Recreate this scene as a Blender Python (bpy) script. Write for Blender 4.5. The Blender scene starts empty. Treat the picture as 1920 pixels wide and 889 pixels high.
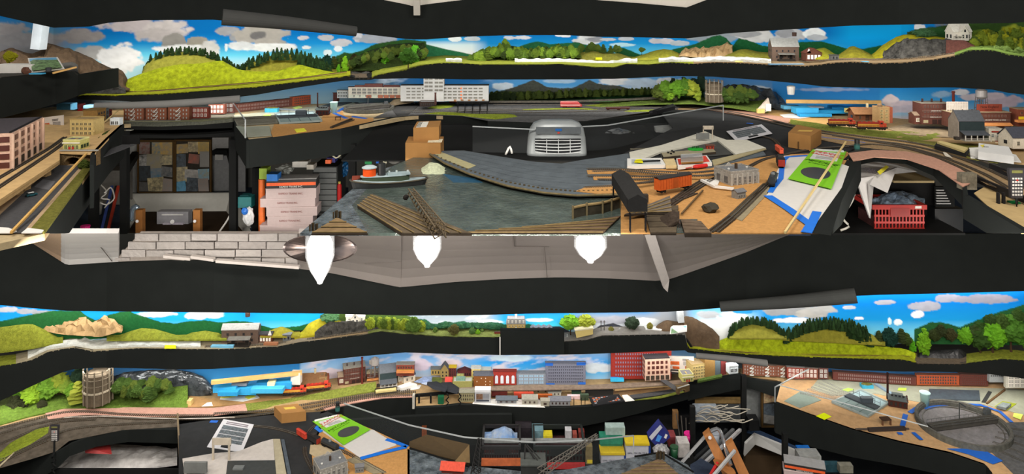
import bpy,bmesh,math,random
import numpy as np
import mathutils
from math import cos,sin,pi
from mathutils import Matrix,noise as mns
Vc=mathutils.Vector
def v3(*p):return Vc(p)
SC=bpy.context.scene
R_ = range
enu = enumerate
COL=SC.collection
# ------------------ camera, world, lights, exposure
F=1400.
ZE=4.
cam_d=bpy.data.cameras.new('camera')
cam_d.sensor_width=36.
cam_d.lens=F*36./1920.
cam_d.shift_y=-(444.5)/1920.
cam_d.clip_start=.05
cam_d.clip_end=60
cam=bpy.data.objects.new('camera',cam_d)
cam.location=(0,0,ZE)
cam.rotation_euler=(pi/2,0,0)
COL.objects.link(cam)
SC.camera=cam
SC.view_settings.view_transform='Standard'
SC.view_settings.look='None'
SC.view_settings.exposure=.12
SC.view_settings.gamma=1.
SC.view_settings.use_curve_mapping=0
w=bpy.data.worlds.new('room_ambient')
SC.world=w
w.use_nodes=1
w.node_tree.nodes['Background'].inputs[0].default_value=(1.,.97,.93,1)
w.node_tree.nodes['Background'].inputs[1].default_value=.22
def area(name,loc,target,size,size_y,energy,color=(1,.93,.84)):
 l=bpy.data.lights.new(name,'AREA')
 l.shape='RECTANGLE'
 l.size=size
 l.size_y=size_y
 l.energy=energy
 l.color=color
 o=bpy.data.objects.new(name,l)
 COL.objects.link(o)
 o.location=loc
 d=Vc(target)-Vc(loc)
 o.rotation_euler=d.to_track_quat('-Z','Y').to_euler()
 return o
 # added fill lights for both storeys, not fittings (their backs face the camera)
for i,x in enu((-2.3,0.,2.3)):
 area('ceiling_fitting',(x,2.2,ZE+1.3),(x*1.1,5.4,ZE-1.),1.1,.5,62)
for i,x in enu((-2.,0.,2.)):
 area('ceiling_fitting',(x,3.,ZE-1.2),(x*1.15,5.7,ZE-3.2),1.,.4,30)
LED_UP,LED_LOW=4.5,3.3
def lin(c):
 return tuple(((v/255.)/12.92 if v/255.<=.04045 else(((v/255.)+.055)/1.055)**2.4)for v in c)
 # ------------------ materials
MC={}
def M(c,rough=.75,*g_b,**kw):
 return surface((c,rough)+g_b)if isinstance(c,int)else surface(c,rough,*g_b,**kw)
def surface(c,rough=.75,var=.12,scale=30.,metal=0.,bmp=0.,bsc=None,alpha=1.,c2=None):
 key=(tuple(c),rough,var,scale,metal,bmp,bsc,alpha,c2)
 if key in MC:
  return MC[key]
 m=bpy.data.materials.new('mat_%d_%d_%d'%tuple(int(v)for v in c[:3]))
 m.use_nodes=1
 nt=m.node_tree
 b=nt.nodes['Principled BSDF']
 l=lin(c)
 b.inputs['Roughness'].default_value=rough
 b.inputs['Specular IOR Level'].default_value=.5 if rough<.65 else .12
 b.inputs['Metallic'].default_value=metal
 tc=nt.nodes.new('ShaderNodeTexCoord')
 if var>0 or c2:
  n=nt.nodes.new('ShaderNodeTexNoise')
  n.inputs['Scale'].default_value=scale
  n.inputs['Detail'].default_value=5
  n.inputs['Roughness'].default_value=.65
  nt.links.new(tc.outputs['Object'],n.inputs['Vector'])
  r=nt.nodes.new('ShaderNodeValToRGB')
  r.color_ramp.elements[0].position=.3
  r.color_ramp.elements[1].position=.7
  a=tuple(v*(1-var)for v in l)
  z=lin(c2)if c2 else tuple(min(1,v*(1+var))for v in l)
  r.color_ramp.elements[0].color=(*a,1)
  r.color_ramp.elements[1].color=(*z,1)
  nt.links.new(n.outputs['Fac'],r.inputs[0])
  nt.links.new(r.outputs[0],b.inputs['Base Color'])
 else:
  b.inputs['Base Color'].default_value=(*l,1)
 if bmp>0:
  n2=nt.nodes.new('ShaderNodeTexNoise')
  n2.inputs['Scale'].default_value=bsc or scale*2
  n2.inputs['Detail'].default_value=4
  nt.links.new(tc.outputs['Object'],n2.inputs['Vector'])
  bp=nt.nodes.new('ShaderNodeBump')
  bp.inputs['Strength'].default_value=bmp
  bp.inputs['Distance'].default_value=.01
  nt.links.new(n2.outputs['Fac'],bp.inputs['Height'])
  nt.links.new(bp.outputs[0],b.inputs['Normal'])
 if alpha<1:
  b.inputs['Alpha'].default_value=alpha
 MC[key]=m
 return m
def vcol_mat(name):
 m=bpy.data.materials.new(name)
 m.use_nodes=1
 nt=m.node_tree
 b=nt.nodes['Principled BSDF']
 b.inputs['Roughness'].default_value=.9
 b.inputs['Specular IOR Level'].default_value=.1
 a=nt.nodes.new('ShaderNodeAttribute')
 a.attribute_name='paint'
 nt.links.new(a.outputs['Color'],b.inputs['Base Color'])
 return m
BLACK=M((29,32,31),.95,.1,6)
DARK=M((24,25,25),.95,.1,6)
WHITE=M((225,223,218),.7,.04)
CARD=M((158,116,68),.85,.08,12)
CHIP=M((184,138,84),.9,.16,60,bmp=.15)
PLY=M((200,160,100),.8,.12,14)
STEEL=M((120,116,108),.45,.1,metal=.6)
TIE=M((62,52,42),.9,.2)
GLASSM=M((190,200,205),.2,0,alpha=.012)
CLEAR=M((215,220,222),.1,0,alpha=.3)
# ------------------ geometry helpers
CX=960.
def W(px,py,d):
 return v3((px-CX)*d/F,d,ZE-py*d/F)
def G(px,py,z):
 return W(px,py,-z*F/py)
def lp_(pts,x):
 if x<=pts[0][0]:
  return pts[0][1]
 for(a,b),(c,d)in zip(pts,pts[1:]):
  if x<=c:
   return b+(d-b)*(x-a)/max(1e-6,c-a)
 return pts[-1][1]
class MB:
 def __init__(s):
  s.v,s.f,s.m=[],[],[]
 def add(s,vs,fs,mi=0):
  o=len(s.v)
  s.v+=[tuple(v)for v in vs]
  s.f+=[[o+i for i in f]for f in fs]
  s.m+=[mi]*len(fs)
  return s
 def box(s,c,size,rz=0.,mi=0,mat=None,taper=1.):
  sx,sy,sz=size[0]/2,size[1]/2,size[2]
  vs=[]
  for z,k in((0,1.),(sz,taper)):
   for x,y in((-sx,-sy),(sx,-sy),(sx,sy),(-sx,sy)):
    vs.append(v3(x*k,y*k,z))
  R=mat if mat is not None else Matrix.Rotation(rz,3,'Z')
  vs=[R@v+Vc(c)for v in vs]
  return s.add(vs,[(3,2,1,0),(4,5,6,7),(0,1,5,4),(1,2,6,5),(2,3,7,6),(3,0,4,7)],mi)
 def prism(s,top,down,mi=0):
  n=len(top)
  d=Vc(down)
  vs=list(top)+[t+d for t in top]
  fs=[list(R_(n)),list(R_(2*n-1,n-1,-1))]
  fs+=[(i,(i+1)%n,n+(i+1)%n,n+i)for i in R_(n)]
  return s.add(vs,fs,mi)
 def loft(s,rg_,mi=0,close=1,caps=1):
  n=len(rg_[0])
  vs=[p for r in rg_ for p in r]
  fs=[]
  for k in R_(len(rg_)-1):
   for i in R_(n if close else n-1):
    j=(i+1)%n
    fs.append((k*n+i,k*n+j,(k+1)*n+j,(k+1)*n+i))
  if caps:
   fs.append(list(R_(n))[::-1])
   fs.append([(len(rg_)-1)*n+i for i in R_(n)])
  return s.add(vs,fs,mi)
 def tube(s,pts,r,n=8,mi=0,caps=1):
  pts=[Vc(p)for p in pts]
  rs=r if isinstance(r,(list,tuple))else[r]*len(pts)
  rg_=[]
  for i,p in enu(pts):
   t=(pts[min(i+1,len(pts)-1)]-pts[max(i-1,0)])
   t=t.normalized()if t.length>1e-9 else v3(0,0,1)
   u=t.cross(v3(0,0,1))
   if u.length<1e-3:
    u=v3(1,0,0)
   u.normalize()
   v=t.cross(u)
   rg_.append([p+(u*cos(a)+v*sin(a))*rs[i]for a in[2*pi*k/n for k in R_(n)]])
  return s.loft(rg_,mi,True,caps)
 def bar(s,a,b,wdt,h=None,mi=0):
  a,b=Vc(a),Vc(b)
  h=h or wdt
  t=(b-a).normalized()
  u=t.cross(v3(0,0,1))
  if u.length<1e-3:
   u=v3(1,0,0)
  u.normalize()
  v=u.cross(t)
  rg_=[[p+u*x*wdt/2+v*y*h/2 for x,y in((-1,-1),(1,-1),(1,1),(-1,1))]for p in(a,b)]
  return s.loft(rg_,mi)
 def lathe(s,prof,c=(0,0,0),n=16,mi=0,sx=1.,sy=1.):
  rg_=[[v3(c[0]+r*sx*cos(2*pi*k/n),c[1]+r*sy*sin(2*pi*k/n),c[2]+z)for k in R_(n)]for r,z in prof]
  return s.loft(rg_,mi)
 def ball(s,c,r,sub=2,amp=0.,freq=3.,mi=0,sq=(1,1,1),seed=0):
  bm=bmesh.new()
  bmesh.ops.create_icosphere(bm,subdivisions=sub,radius=1.)
  vs=[]
  for v in bm.verts:
   p=v.co.normalized()
   o=v3(seed*7.1,seed*3.3,seed)
   k=1+amp*(mns.noise(p*freq+o)+(.4*mns.noise(p*freq*3+o)if sub>2 else 0))
   vs.append(v3(c[0]+p.x*r*sq[0]*k,c[1]+p.y*r*sq[1]*k,c[2]+p.z*r*sq[2]*k))
  fs=[[v.index for v in f.verts]for f in bm.faces]
  bm.free()
  return s.add(vs,fs,mi)
 def gable(s,x0,x1,y0,y1,z0,z1,along='x',over=0.,th=.004,mi=0):
  if along=='x':
   ym=(y0+y1)/2
   A=[(x0-over,y0-over,z0),(x1+over,y0-over,z0),(x1+over,ym,z1),(x0-over,ym,z1)]
   B=[(x0-over,ym,z1),(x1+over,ym,z1),(x1+over,y1+over,z0),(x0-over,y1+over,z0)]
  else:
   xm=(x0+x1)/2
   A=[(x0-over,y0-over,z0),(xm,y0-over,z1),(xm,y1+over,z1),(x0-over,y1+over,z0)]
   B=[(xm,y0-over,z1),(x1+over,y0-over,z0),(x1+over,y1+over,z0),(xm,y1+over,z1)]
  for q in(A,B):
   s.prism([Vc(p)+v3(0,0,th)for p in q],(0,0,-th),mi)
  return s
def Bx(*q,**k):return MB().box(*q,**k)
def Px(*q,**k):return MB().prism(*q,**k)
def Lx(*q,**k):return MB().lathe(*q,**k)
def Tx(*q,**k):return MB().tube(*q,**k)
def Kx(*q,**k):return MB().bar(*q,**k)
def U(a,b):return rnd.uniform(a,b)
rnd=random.Random(1)
def mk(name,mb,mats,pa=None,smo=0,kind=None,lbl=None,cat=None,gp=None,wld=0):
 if isinstance(pa,list):pa,wld=pa[0],True
 if isinstance(pa,str):pa,lbl=None,pa
 me=bpy.data.meshes.new(name)
 vs=mb.v
 loc=v3(0,0,0)
 if pa is None:
  a=np.array(vs)
  lo,hi=a.min(0),a.max(0)
  loc=v3((lo[0]+hi[0])/2,(lo[1]+hi[1])/2,lo[2])
  vs=[(v[0]-loc.x,v[1]-loc.y,v[2]-loc.z)for v in vs]
 elif wld:
  r=pa
  while r.parent:
   r=r.parent
  L=r.location
  c,sn=cos(-r.rotation_euler.z),sin(-r.rotation_euler.z)
  k=1./r.scale.x
  vs=[(((v[0]-L.x)*c-(v[1]-L.y)*sn)*k,((v[0]-L.x)*sn+(v[1]-L.y)*c)*k,(v[2]-L.z)*k)for v in vs]
 me.from_pydata(vs,[],mb.f)
 if not isinstance(mats,(list,tuple)):
  mats=[mats]
 for m in mats:
  me.materials.append(m)
 if len(mats)>1:
  me.polygons.foreach_set('material_index',mb.m)
 bm=bmesh.new()
 bm.from_mesh(me)
 bmesh.ops.recalc_face_normals(bm,faces=bm.faces)
 bm.to_mesh(me)
 bm.free()
 if smo:
  me.polygons.foreach_set('use_smooth',[True]*len(me.polygons))
 o=bpy.data.objects.new(name,me)
 COL.objects.link(o)
 if pa is not None:
  o.parent=pa
 else:
  o.location=loc
 tag(o,lbl,cat,gp,kind)
 return o
def tag(o,lbl=None,cat=None,gp=None,kind=None):
 if lbl and not cat and kind!='structure':cat=o.name.split('.')[0].split('_')[-1]
 if lbl:o['label']=lbl
 if cat:o['category']=cat
 if gp:o['group']=gp
 if kind:o['kind']=kind
 return o
def thg(name,lbl,cat,loc=(0,0,0),rz=0.,gp=None,scale=1.):
 o=bpy.data.objects.new(name,None)
 o.empty_display_size=.05
 COL.objects.link(o)
 o.location=loc
 o.rotation_euler=(0,0,rz)
 o.scale=(scale,)*3
 return tag(o,lbl,cat,gp)
def dup(src,loc=None,rz=None,lbl=None,gp=None,scale=None):
 def cp(o,pa):
  c=o.copy()
  COL.objects.link(c)
  if pa is not None:
   c.parent=pa
  for ch in list(o.children):
   cp(ch,c)
  return c
 r=cp(src,None)
 if loc is not None:r.location=loc
 if rz is not None:r.rotation_euler=(0,0,rz)
 if scale is not None:r.scale=scale if isinstance(scale,(tuple,list))else(scale,)*3
 if lbl:r['label']=lbl
 if gp:r['group']=gp
 return r
def sht(name,pts,z,th,mat,lbl=None,cat=None,pa=None,gp=None,kind=None,**kw):
 mb=MB()
 mb.prism([G(x,y,z+th)for x,y in pts],(0,0,-th))
 return mk(name,mb,mat,pa,lbl=lbl,cat=cat,gp=gp,kind=kind,wld=pa is not None,**kw)
def stp(name,pts,dfun,th,mat,lbl=None,cat=None,pa=None,step=12,kind=None,back=0.):
 mb=MB()
 x0,x1=pts[0][0],pts[-1][0]
 xs=sorted(set([p[0]for p in pts]+[x0+(x1-x0)*i/max(1,int((x1-x0)/step))for i in R_(int((x1-x0)/step)+1)]))
 top=[(p[0],p[1])for p in pts]
 bot=[(p[0],p[2])for p in pts]
 rg_=[]
 for x in xs:
  d=dfun(x)
  a,b=W(x,lp_(top,x),d),W(x,lp_(bot,x),d)
  o=v3(0,th,0)
  rg_.append([a,b,b+o,a+o])
 mb.loft(rg_)
 return mk(name,mb,mat,pa,lbl=lbl,cat=cat,kind=kind,wld=pa is not None)
 # value noise for painted pictures
_rs=np.random.RandomState(7)
_NT=_rs.rand(256,256)
def vnoise(x,y):
 x=np.asarray(x,float);y=np.asarray(y,float)
 xi=np.floor(x).astype(int);yi=np.floor(y).astype(int)
 fx=x-xi;fy=y-yi
 fx=fx*fx*(3-2*fx);fy=fy*fy*(3-2*fy)
 g=lambda a,b:_NT[a&255,b&255]
 return(g(xi,yi)*(1-fx)+g(xi+1,yi)*fx)*(1-fy)+(g(xi,yi+1)*(1-fx)+g(xi+1,yi+1)*fx)*fy
def fbm(x,y,o=4):
 s=0;a=.5
 for k in R_(o):
  s=s+a*vnoise(x*2**k+17*k,y*2**k+31*k);a*=.5
 return s
def paint_board(name,x0,x1,dfun,top,bot,ops,lbl,cat='backdrop',step=2.,ny=44,smear=1.):
 nx=int((x1-x0)/step)+1
 px=np.linspace(x0,x1,nx)
 d=np.array([dfun(x)for x in px])
 tr=np.array([lp_(top,x)for x in px]);br=np.array([lp_(bot,x)for x in px])
 t=np.linspace(0,1,ny)
 PX=np.repeat(px[:,None],ny,1)
 PY=tr[:,None]+(br-tr)[:,None]*t[None]
 C=np.zeros((nx,ny,3))
 for op in ops:
  if op[0]=='grad':
   _,a,b,soft,stops=op
   rows=[s[0]for s in stops]
   c=np.stack([np.interp(PY,rows,[lin(s[1])[k]for s in stops])for k in R_(3)],-1)
   m=np.clip((PX-a)/soft+.5,0,1)*np.clip((b-PX)/soft+.5,0,1)
   C=C*(1-m[...,None])+c*m[...,None]
  elif op[0]=='c':
   _,cx,cy,rx,ry,col=op[:6]
   hard=op[6]if len(op)>6 else 3.
   s=9.
   wob=(fbm(PX/(s*1.6)+cx,PY/s+cy)-.47)*1.5
   q=1-((PX-cx)/rx)**2-((PY-cy)/ry)**2+wob
   m=np.clip(q*hard,0,1)
   sh=.86+.3*fbm(PX/11+5,PY/6+cy,3)
   # the painter's lighter upper rims
   cc=np.array(lin(col))[None,None]*sh[...,None]
   C=C*(1-m[...,None])+cc*m[...,None]
  elif op[0]=='hill':
   _,pts,col,bmp=op
   xs=[p[0]for p in pts];ys=[p[1]for p in pts]
   o=np.interp(PX,xs,ys)-bmp*fbm(PX/3.,PX*0+3,3)
   m=np.clip(PY-o,0,1)*(PX>=xs[0])*(PX<=xs[-1])
   sh=.7+.62*fbm(PX/2.3,PY/2.3,4)
   cc=np.array(lin(col))[None,None]*sh[...,None]
   C=C*(1-m[...,None])+cc*m[...,None]
  elif op[0]=='wisps':
   _,a,b,c0,c1,col,thr=op
   n=fbm(PX/26.+2,PY/9.+PX/60.,5)
   m=np.clip((n-thr)*5,0,1)
   m=m*np.clip((PX-a)/25,0,1)*np.clip((b-PX)/25,0,1)*np.clip((PY-c0)/5+1,0,1)*np.clip((c1-PY)/5+1,0,1)
   C=C*(1-m[...,None])+np.array(lin(col))[None,None]*m[...,None]
 X=(PX-CX)*d[:,None]/F
 Y=np.repeat(d[:,None],ny,1)
 Z=ZE-PY*d[:,None]/F
 vs=np.stack([X,Y,Z],-1).reshape(-1,3)
 me=bpy.data.meshes.new(name)
 idx=np.arange(nx*ny).reshape(nx,ny)
 fs=np.stack([idx[:-1,:-1],idx[:-1,1:],idx[1:,1:],idx[1:,:-1]],-1).reshape(-1,4)
 me.from_pydata(vs.tolist(),[],fs.tolist())
 at=me.color_attributes.new('paint','FLOAT_COLOR','POINT')
 rgba=np.ones((nx*ny,4));rgba[:,:3]=np.clip(C.reshape(-1,3),0,1)
 at.data.foreach_set('color',rgba.ravel())
 me.materials.append(PAINT)
 o=bpy.data.objects.new(name,me)
 COL.objects.link(o)
 so=o.modifiers.new('board','SOLIDIFY');so.thickness=.006;so.offset=-1
 tag(o,lbl,None,None,'structure')
 return o
PAINT=vcol_mat('painted_board')
# ------------------ builders of the kinds that recur
def hl(name,ridge,base,d0,d1,mat,lbl,cat=None,seed=None,amp=.012,n=None,prof=1.,pa=None,kind=None,ny=9,freq=9.):
 x0,x1=ridge[0][0],ridge[-1][0]
 seed=seed or int(x0*7%97)
 n=n or max(8,int((x1-x0)/5))
 f0,f1=[q if callable(q)else(lambda x,q=q:q if q>0 else dbu(x)+q)for q in(d0,d1)]
 rg_=[]
 for i in R_(n+1):
  x=x0+(x1-x0)*i/n
  a,b=f0(x),f1(x)
  zf=-lp_(base,x)*a/F
  zr=-lp_(ridge,x)*b/F
  zr=max(zr,zf+.002)
  ring=[]
  for j in R_(ny+1):
   t=j/ny
   d=a+(b-a)*t
   s=sin(t*pi/2)**prof
   z=zf+(zr-zf)*s
   p=v3((x-CX)*d/F,d,ZE+z)
   k=amp*mns.fractal(p*freq+v3(seed,0,0),.9,2.,4)*sin(pi*min(1,t*1.05)*.9)
   ring.append(p+v3(0,0,k))
  back=ring[-1]+v3(0,.01,0)
  low=min(zf,zr)-.012
  ring.append(v3(back.x,back.y,ZE+low))
  ring.append(v3(ring[0].x,ring[0].y,ZE+low))
  rg_.append(ring)
 mb=MB()
 mb.loft(rg_)
 return mk(name,mb,mat,pa,smo=0,lbl=lbl,cat=cat,kind=kind,wld=pa is not None)
ORD=['first','second','third','fourth','fifth','sixth','seventh','eighth','ninth','tenth','eleventh','twelfth','thirteenth','fourteenth','fifteenth','sixteenth','seventeenth','eighteenth','nineteenth','twentieth']
def nth(i):
 if i<20:return ORD[i]
 if i<29:return 'twenty-'+ORD[i-20]
 if i==29:return 'thirtieth'
 return 'thirty-'+ORD[i-30]if i<39 else 'fortieth' if i==39 else 'forty-'+ORD[i-40]
def tone(c):
 r,g,b=c
 if r>125 and g>130:return 'yellow green'
 if g>140:return 'bright green'
 if r>g-12:return 'olive brown' if g<110 else 'olive'
 if g<85:return 'very dark green'
 return 'dark green' if g<104 else 'mid green'
TREES={}
def leafmat(c):
 d=tuple(int(v*.8)for v in c)
 return M(d,.9,.25,260,bmp=1.,bsc=330,c2=tuple(min(255,int(v*1.5))for v in c))
CROWNS={}
def crown_mesh(kind,seed):
 if(kind,seed)not in CROWNS:CROWNS[kind,seed]=grow(kind,seed)
 q=CROWNS[kind,seed];mb=MB();mb.v,mb.f,mb.m=list(q.v),q.f,q.m
 return mb
def grow(kind,seed):
 rnd.seed(seed)
 mb=MB()
 if kind=='round':
  for k in R_(9):
   a=k*2.4;r=.24*math.sqrt(k/8.)
   zc=.36+.42*(1-(k/8.))*U(.5,1.)+.06*rnd.random()
   mb.ball((r*cos(a),r*sin(a),zc),U(.17,.24),3,.75,4.2,seed=seed*10+k)
  mb.ball((0,0,.42),.3,3,.6,4.5,seed=seed,sq=(1,1,1.1))
 elif kind=='cone':
  n=10
  rg_=[]
  T=6
  for k in R_(T):
   z0=.06+.94*k/T
   for q,zz in((1.,0.),(.45,.13)):
    rr=.46*(1-k/T)**.65*q+.02
    rg_.append([v3(rr*(1+.3*U(-1,1))*cos(2*pi*i/n),rr*(1+.3*U(-1,1))*sin(2*pi*i/n),z0+zz*(1-k/T*.4)+U(-.02,.02))for i in R_(n)])
  mb.loft(rg_)
 elif kind=='column':
  for k in R_(8):
   a=k*2.1
   z=.1+.8*k/7.
   r=.2*(1-abs(k/7.-.35)*1.05)
   mb.ball((.05*cos(a),.05*sin(a),z),max(.07,r),3,.7,4.5,seed=seed*9+k,sq=(1,1,1.05))
 return mb
def tr_(kind,px,row,hpx,d,col,lbl,gp=None,tnk=0.,wide=1.,seed=None,name=None,cat='tree'):
 seed=(int(px)*7+int(row))%3 if seed is None else seed
 key=(kind,tuple(col),seed,tnk>0)
 h=hpx*d/F
 base=W(px,row,d)-v3(0,0,.004)
 nm=name or{'round':'broadleaf_tree','cone':'conifer_tree','column':'columnar_tree'}[kind]
 rz=(px*1.7+row)%6.28
 if key in TREES:
  r=dup(TREES[key],base,rz,lbl,None,(h*wide,h*wide,h))
  if gp:r['group']=gp
  elif 'group' in r:del r['group']
  if r.name.split('.')[0]!=nm:r.name=nm
  return r
 if tnk>0:
  r=thg(nm,lbl,cat,base,rz,gp)
  r.scale=(h*wide,h*wide,h)
  cm=crown_mesh(kind,seed)
  cm.v=[(x,y,tnk+z*(1-tnk))for x,y,z in cm.v]
  mk('crown',cm,leafmat(col),r)
  tb=MB()
  tb.tube([(0,0,0),(.01,0,tnk*.6),(0,.01,tnk+.3)],[.035,.028,.02],6)
  tb.tube([(0,0,tnk*.8),(.1,.02,tnk+.22)],[.018,.01],5)
  mk('trunk',tb,M((70,52,38),.9),r)
 else:
  cm=crown_mesh(kind,seed)
  r=mk(nm,cm,leafmat(col),None,lbl=lbl,cat=cat,gp=gp)
  # crown meshes keep their own unit frame
  for v in r.data.vertices:v.co+=r.location
  r.location=base;r.rotation_euler=(0,0,rz);r.scale=(h*wide,h*wide,h)
 TREES[key]=r
 return r
def along(pts,n):
 L=[0]
 for a,b in zip(pts,pts[1:]):L.append(L[-1]+math.hypot(b[0]-a[0],b[1]-a[1]))
 out=[]
 for i in R_(n):
  s=L[-1]*i/max(1,n-1)
  for k in R_(len(pts)-1):
   if s<=L[k+1]+1e-9:
    t=(s-L[k])/max(1e-9,L[k+1]-L[k])
    out.append((pts[k][0]+(pts[k+1][0]-pts[k][0])*t,pts[k][1]+(pts[k+1][1]-pts[k][1])*t));break
 return out
def spath(ps,step=.03):
 ps=[Vc(p)for p in ps]
 q=[ps[0]*2-ps[1]]+ps+[ps[-1]*2-ps[-2]]
 out=[]
 for i in R_(1,len(q)-2):
  n=max(2,int((q[i+1]-q[i]).length/step))
  for k in R_(n):
   t=k/n
   a,b,c,d=q[i-1],q[i],q[i+1],q[i+2]
   out.append(.5*((2*b)+(c-a)*t+(2*a-5*b+4*c-d)*t*t+(3*b-a-3*c+d)*t**3))
 out.append(ps[-1])
 return out
def trk(pts,z,lbl,gge=.0165,ties=1,tcol=None,gp=None,bed=None,rail=None,spacing=.012):
 P=spath([G(x,y,z)if z is not None else W(*q)for q in pts for x,y in[q[:2]]])
 r=thg('railway_track',lbl,'track',P[0],0,gp)
 def side(i):
  t=P[min(i+1,len(P)-1)]-P[max(i-1,0)]
  t.z=0;t.normalize()
  return t,v3(-t.y,t.x,0)
 h0=0.
 if bed:
  rg_=[]
  for i,p in enu(P):
   t,u=side(i)
   rg_.append([p-u*gge*1.5,p+u*gge*1.5,p+u*gge*1.1+v3(0,0,.004),p-u*gge*1.1+v3(0,0,.004)])
  mk('ballast_bed',MB().loft(rg_),M(bed,.95,.3,220),[r])
  h0=.004
 if ties:
  mb=MB();acc=0
  for i in R_(1,len(P)):
   seg=(P[i]-P[i-1]).length
   acc+=seg
   while acc>=spacing:
    acc-=spacing
    t,u=side(i)
    p=P[i]-t*acc+v3(0,0,h0)
    mb.box(p,(gge*1.9,spacing*.5,.0025),math.atan2(u.y,u.x))
  mk('tie',mb,tcol or TIE,r,kind='stuff',wld=1)
 for s in(-1,1):
  rg_=[]
  for i,p in enu(P):
   t,u=side(i)
   c=p+u*s*gge/2+v3(0,0,h0+.002)
   rg_.append([c-u*.0011,c+u*.0011,c+u*.0011+v3(0,0,.003),c-u*.0011+v3(0,0,.003)])
  mk('rail',MB().loft(rg_),rail or STEEL,[r])
 return r
def txt(body,pa,loc,size,mat,rot=(pi/2,0,0),name='lettering',ext=.0004,align='CENTER',sx=1.):
 c=bpy.data.curves.new(name,'FONT')
 c.body=body;c.size=size;c.extrude=ext;c.align_x=align;c.align_y='CENTER'
 c.resolution_u=2
 t=bpy.data.objects.new(name,c)
 me=bpy.data.meshes.new_from_object(t)
 bpy.data.objects.remove(t)
 me.materials.clear();me.materials.append(mat)
 o=bpy.data.objects.new(name,me)
 COL.objects.link(o)
 o.parent=pa;o.location=loc;o.rotation_euler=rot;o.scale=(sx,1,1)
 return o
def wdw(r,wpx,grid,gls,fmt,face='front',W_=1,D_=1,bars=1,frame_th=.15):
 big=wpx>=9
 if wpx<3:fmt=None
 pm,fm=MB(),MB()
 for(cx,cz,ww,hh)in grid:
  p,f=(MB(),MB())if big else(pm,fm)
  def bx(m,x0,x1,z0,z1,out):
   if face=='front':
    m.box(((x0+x1)/2,-out/2,z0),(x1-x0,out+.001,z1-z0))
   elif face=='right':
    m.box((W_/2+out/2,(x0+x1)/2,z0),(out+.001,x1-x0,z1-z0))
   else:
    m.box((-W_/2-out/2,(x0+x1)/2,z0),(out+.001,x1-x0,z1-z0))
  x0,x1,z0,z1=cx-ww/2,cx+ww/2,cz-hh/2,cz+hh/2
  e=.0012
  bx(p,x0,x1,z0,z1,e)
  if fmt is not None:
   t=ww*frame_th
   bx(f,x0-t,x0,z0,z1,e*1.8);bx(f,x1,x1+t,z0,z1,e*1.8)
   bx(f,x0-t,x1+t,z1,z1+t,e*1.8);bx(f,x0-t,x1+t,z0-t,z0,e*2.4)
   for b in R_(bars):
    xb=x0+(x1-x0)*(b+1)/(bars+1)
    bx(f,xb-t/3,xb+t/3,z0,z1,e*1.5)
   zb=(z0+z1)/2
   bx(f,x0,x1,zb-t/3,zb+t/3,e*1.5)
  if big:
   if fmt is not None:
    fo=mk('window',f,fmt,r);mk('pane',p,gls,fo)
   else:
    mk('window',p,gls,r)
 if not big and pm.v:
  mk('pane',pm,gls,r,kind='stuff')
  if fmt is not None and fm.v:mk('window_frame',fm,fmt,r,kind='stuff')
DKGLASS=M((38,40,44),.25,.15,40)
def wgrid(Wm,Hm,cols,rows,ww,wh,x0=.06,x1=.94,z0=.08,z1=.92,skip=()):
 out=[]
 for j in R_(rows):
  for i in R_(cols):
   if(i,j)in skip:continue
   cw=(x1-x0)/cols;ch=(z1-z0)/rows
   out.append(((x0+cw*(i+.5)-.5)*Wm,(z0+ch*(j+.5))*Hm,cw*ww*Wm,ch*wh*Hm))
 return out
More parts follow.
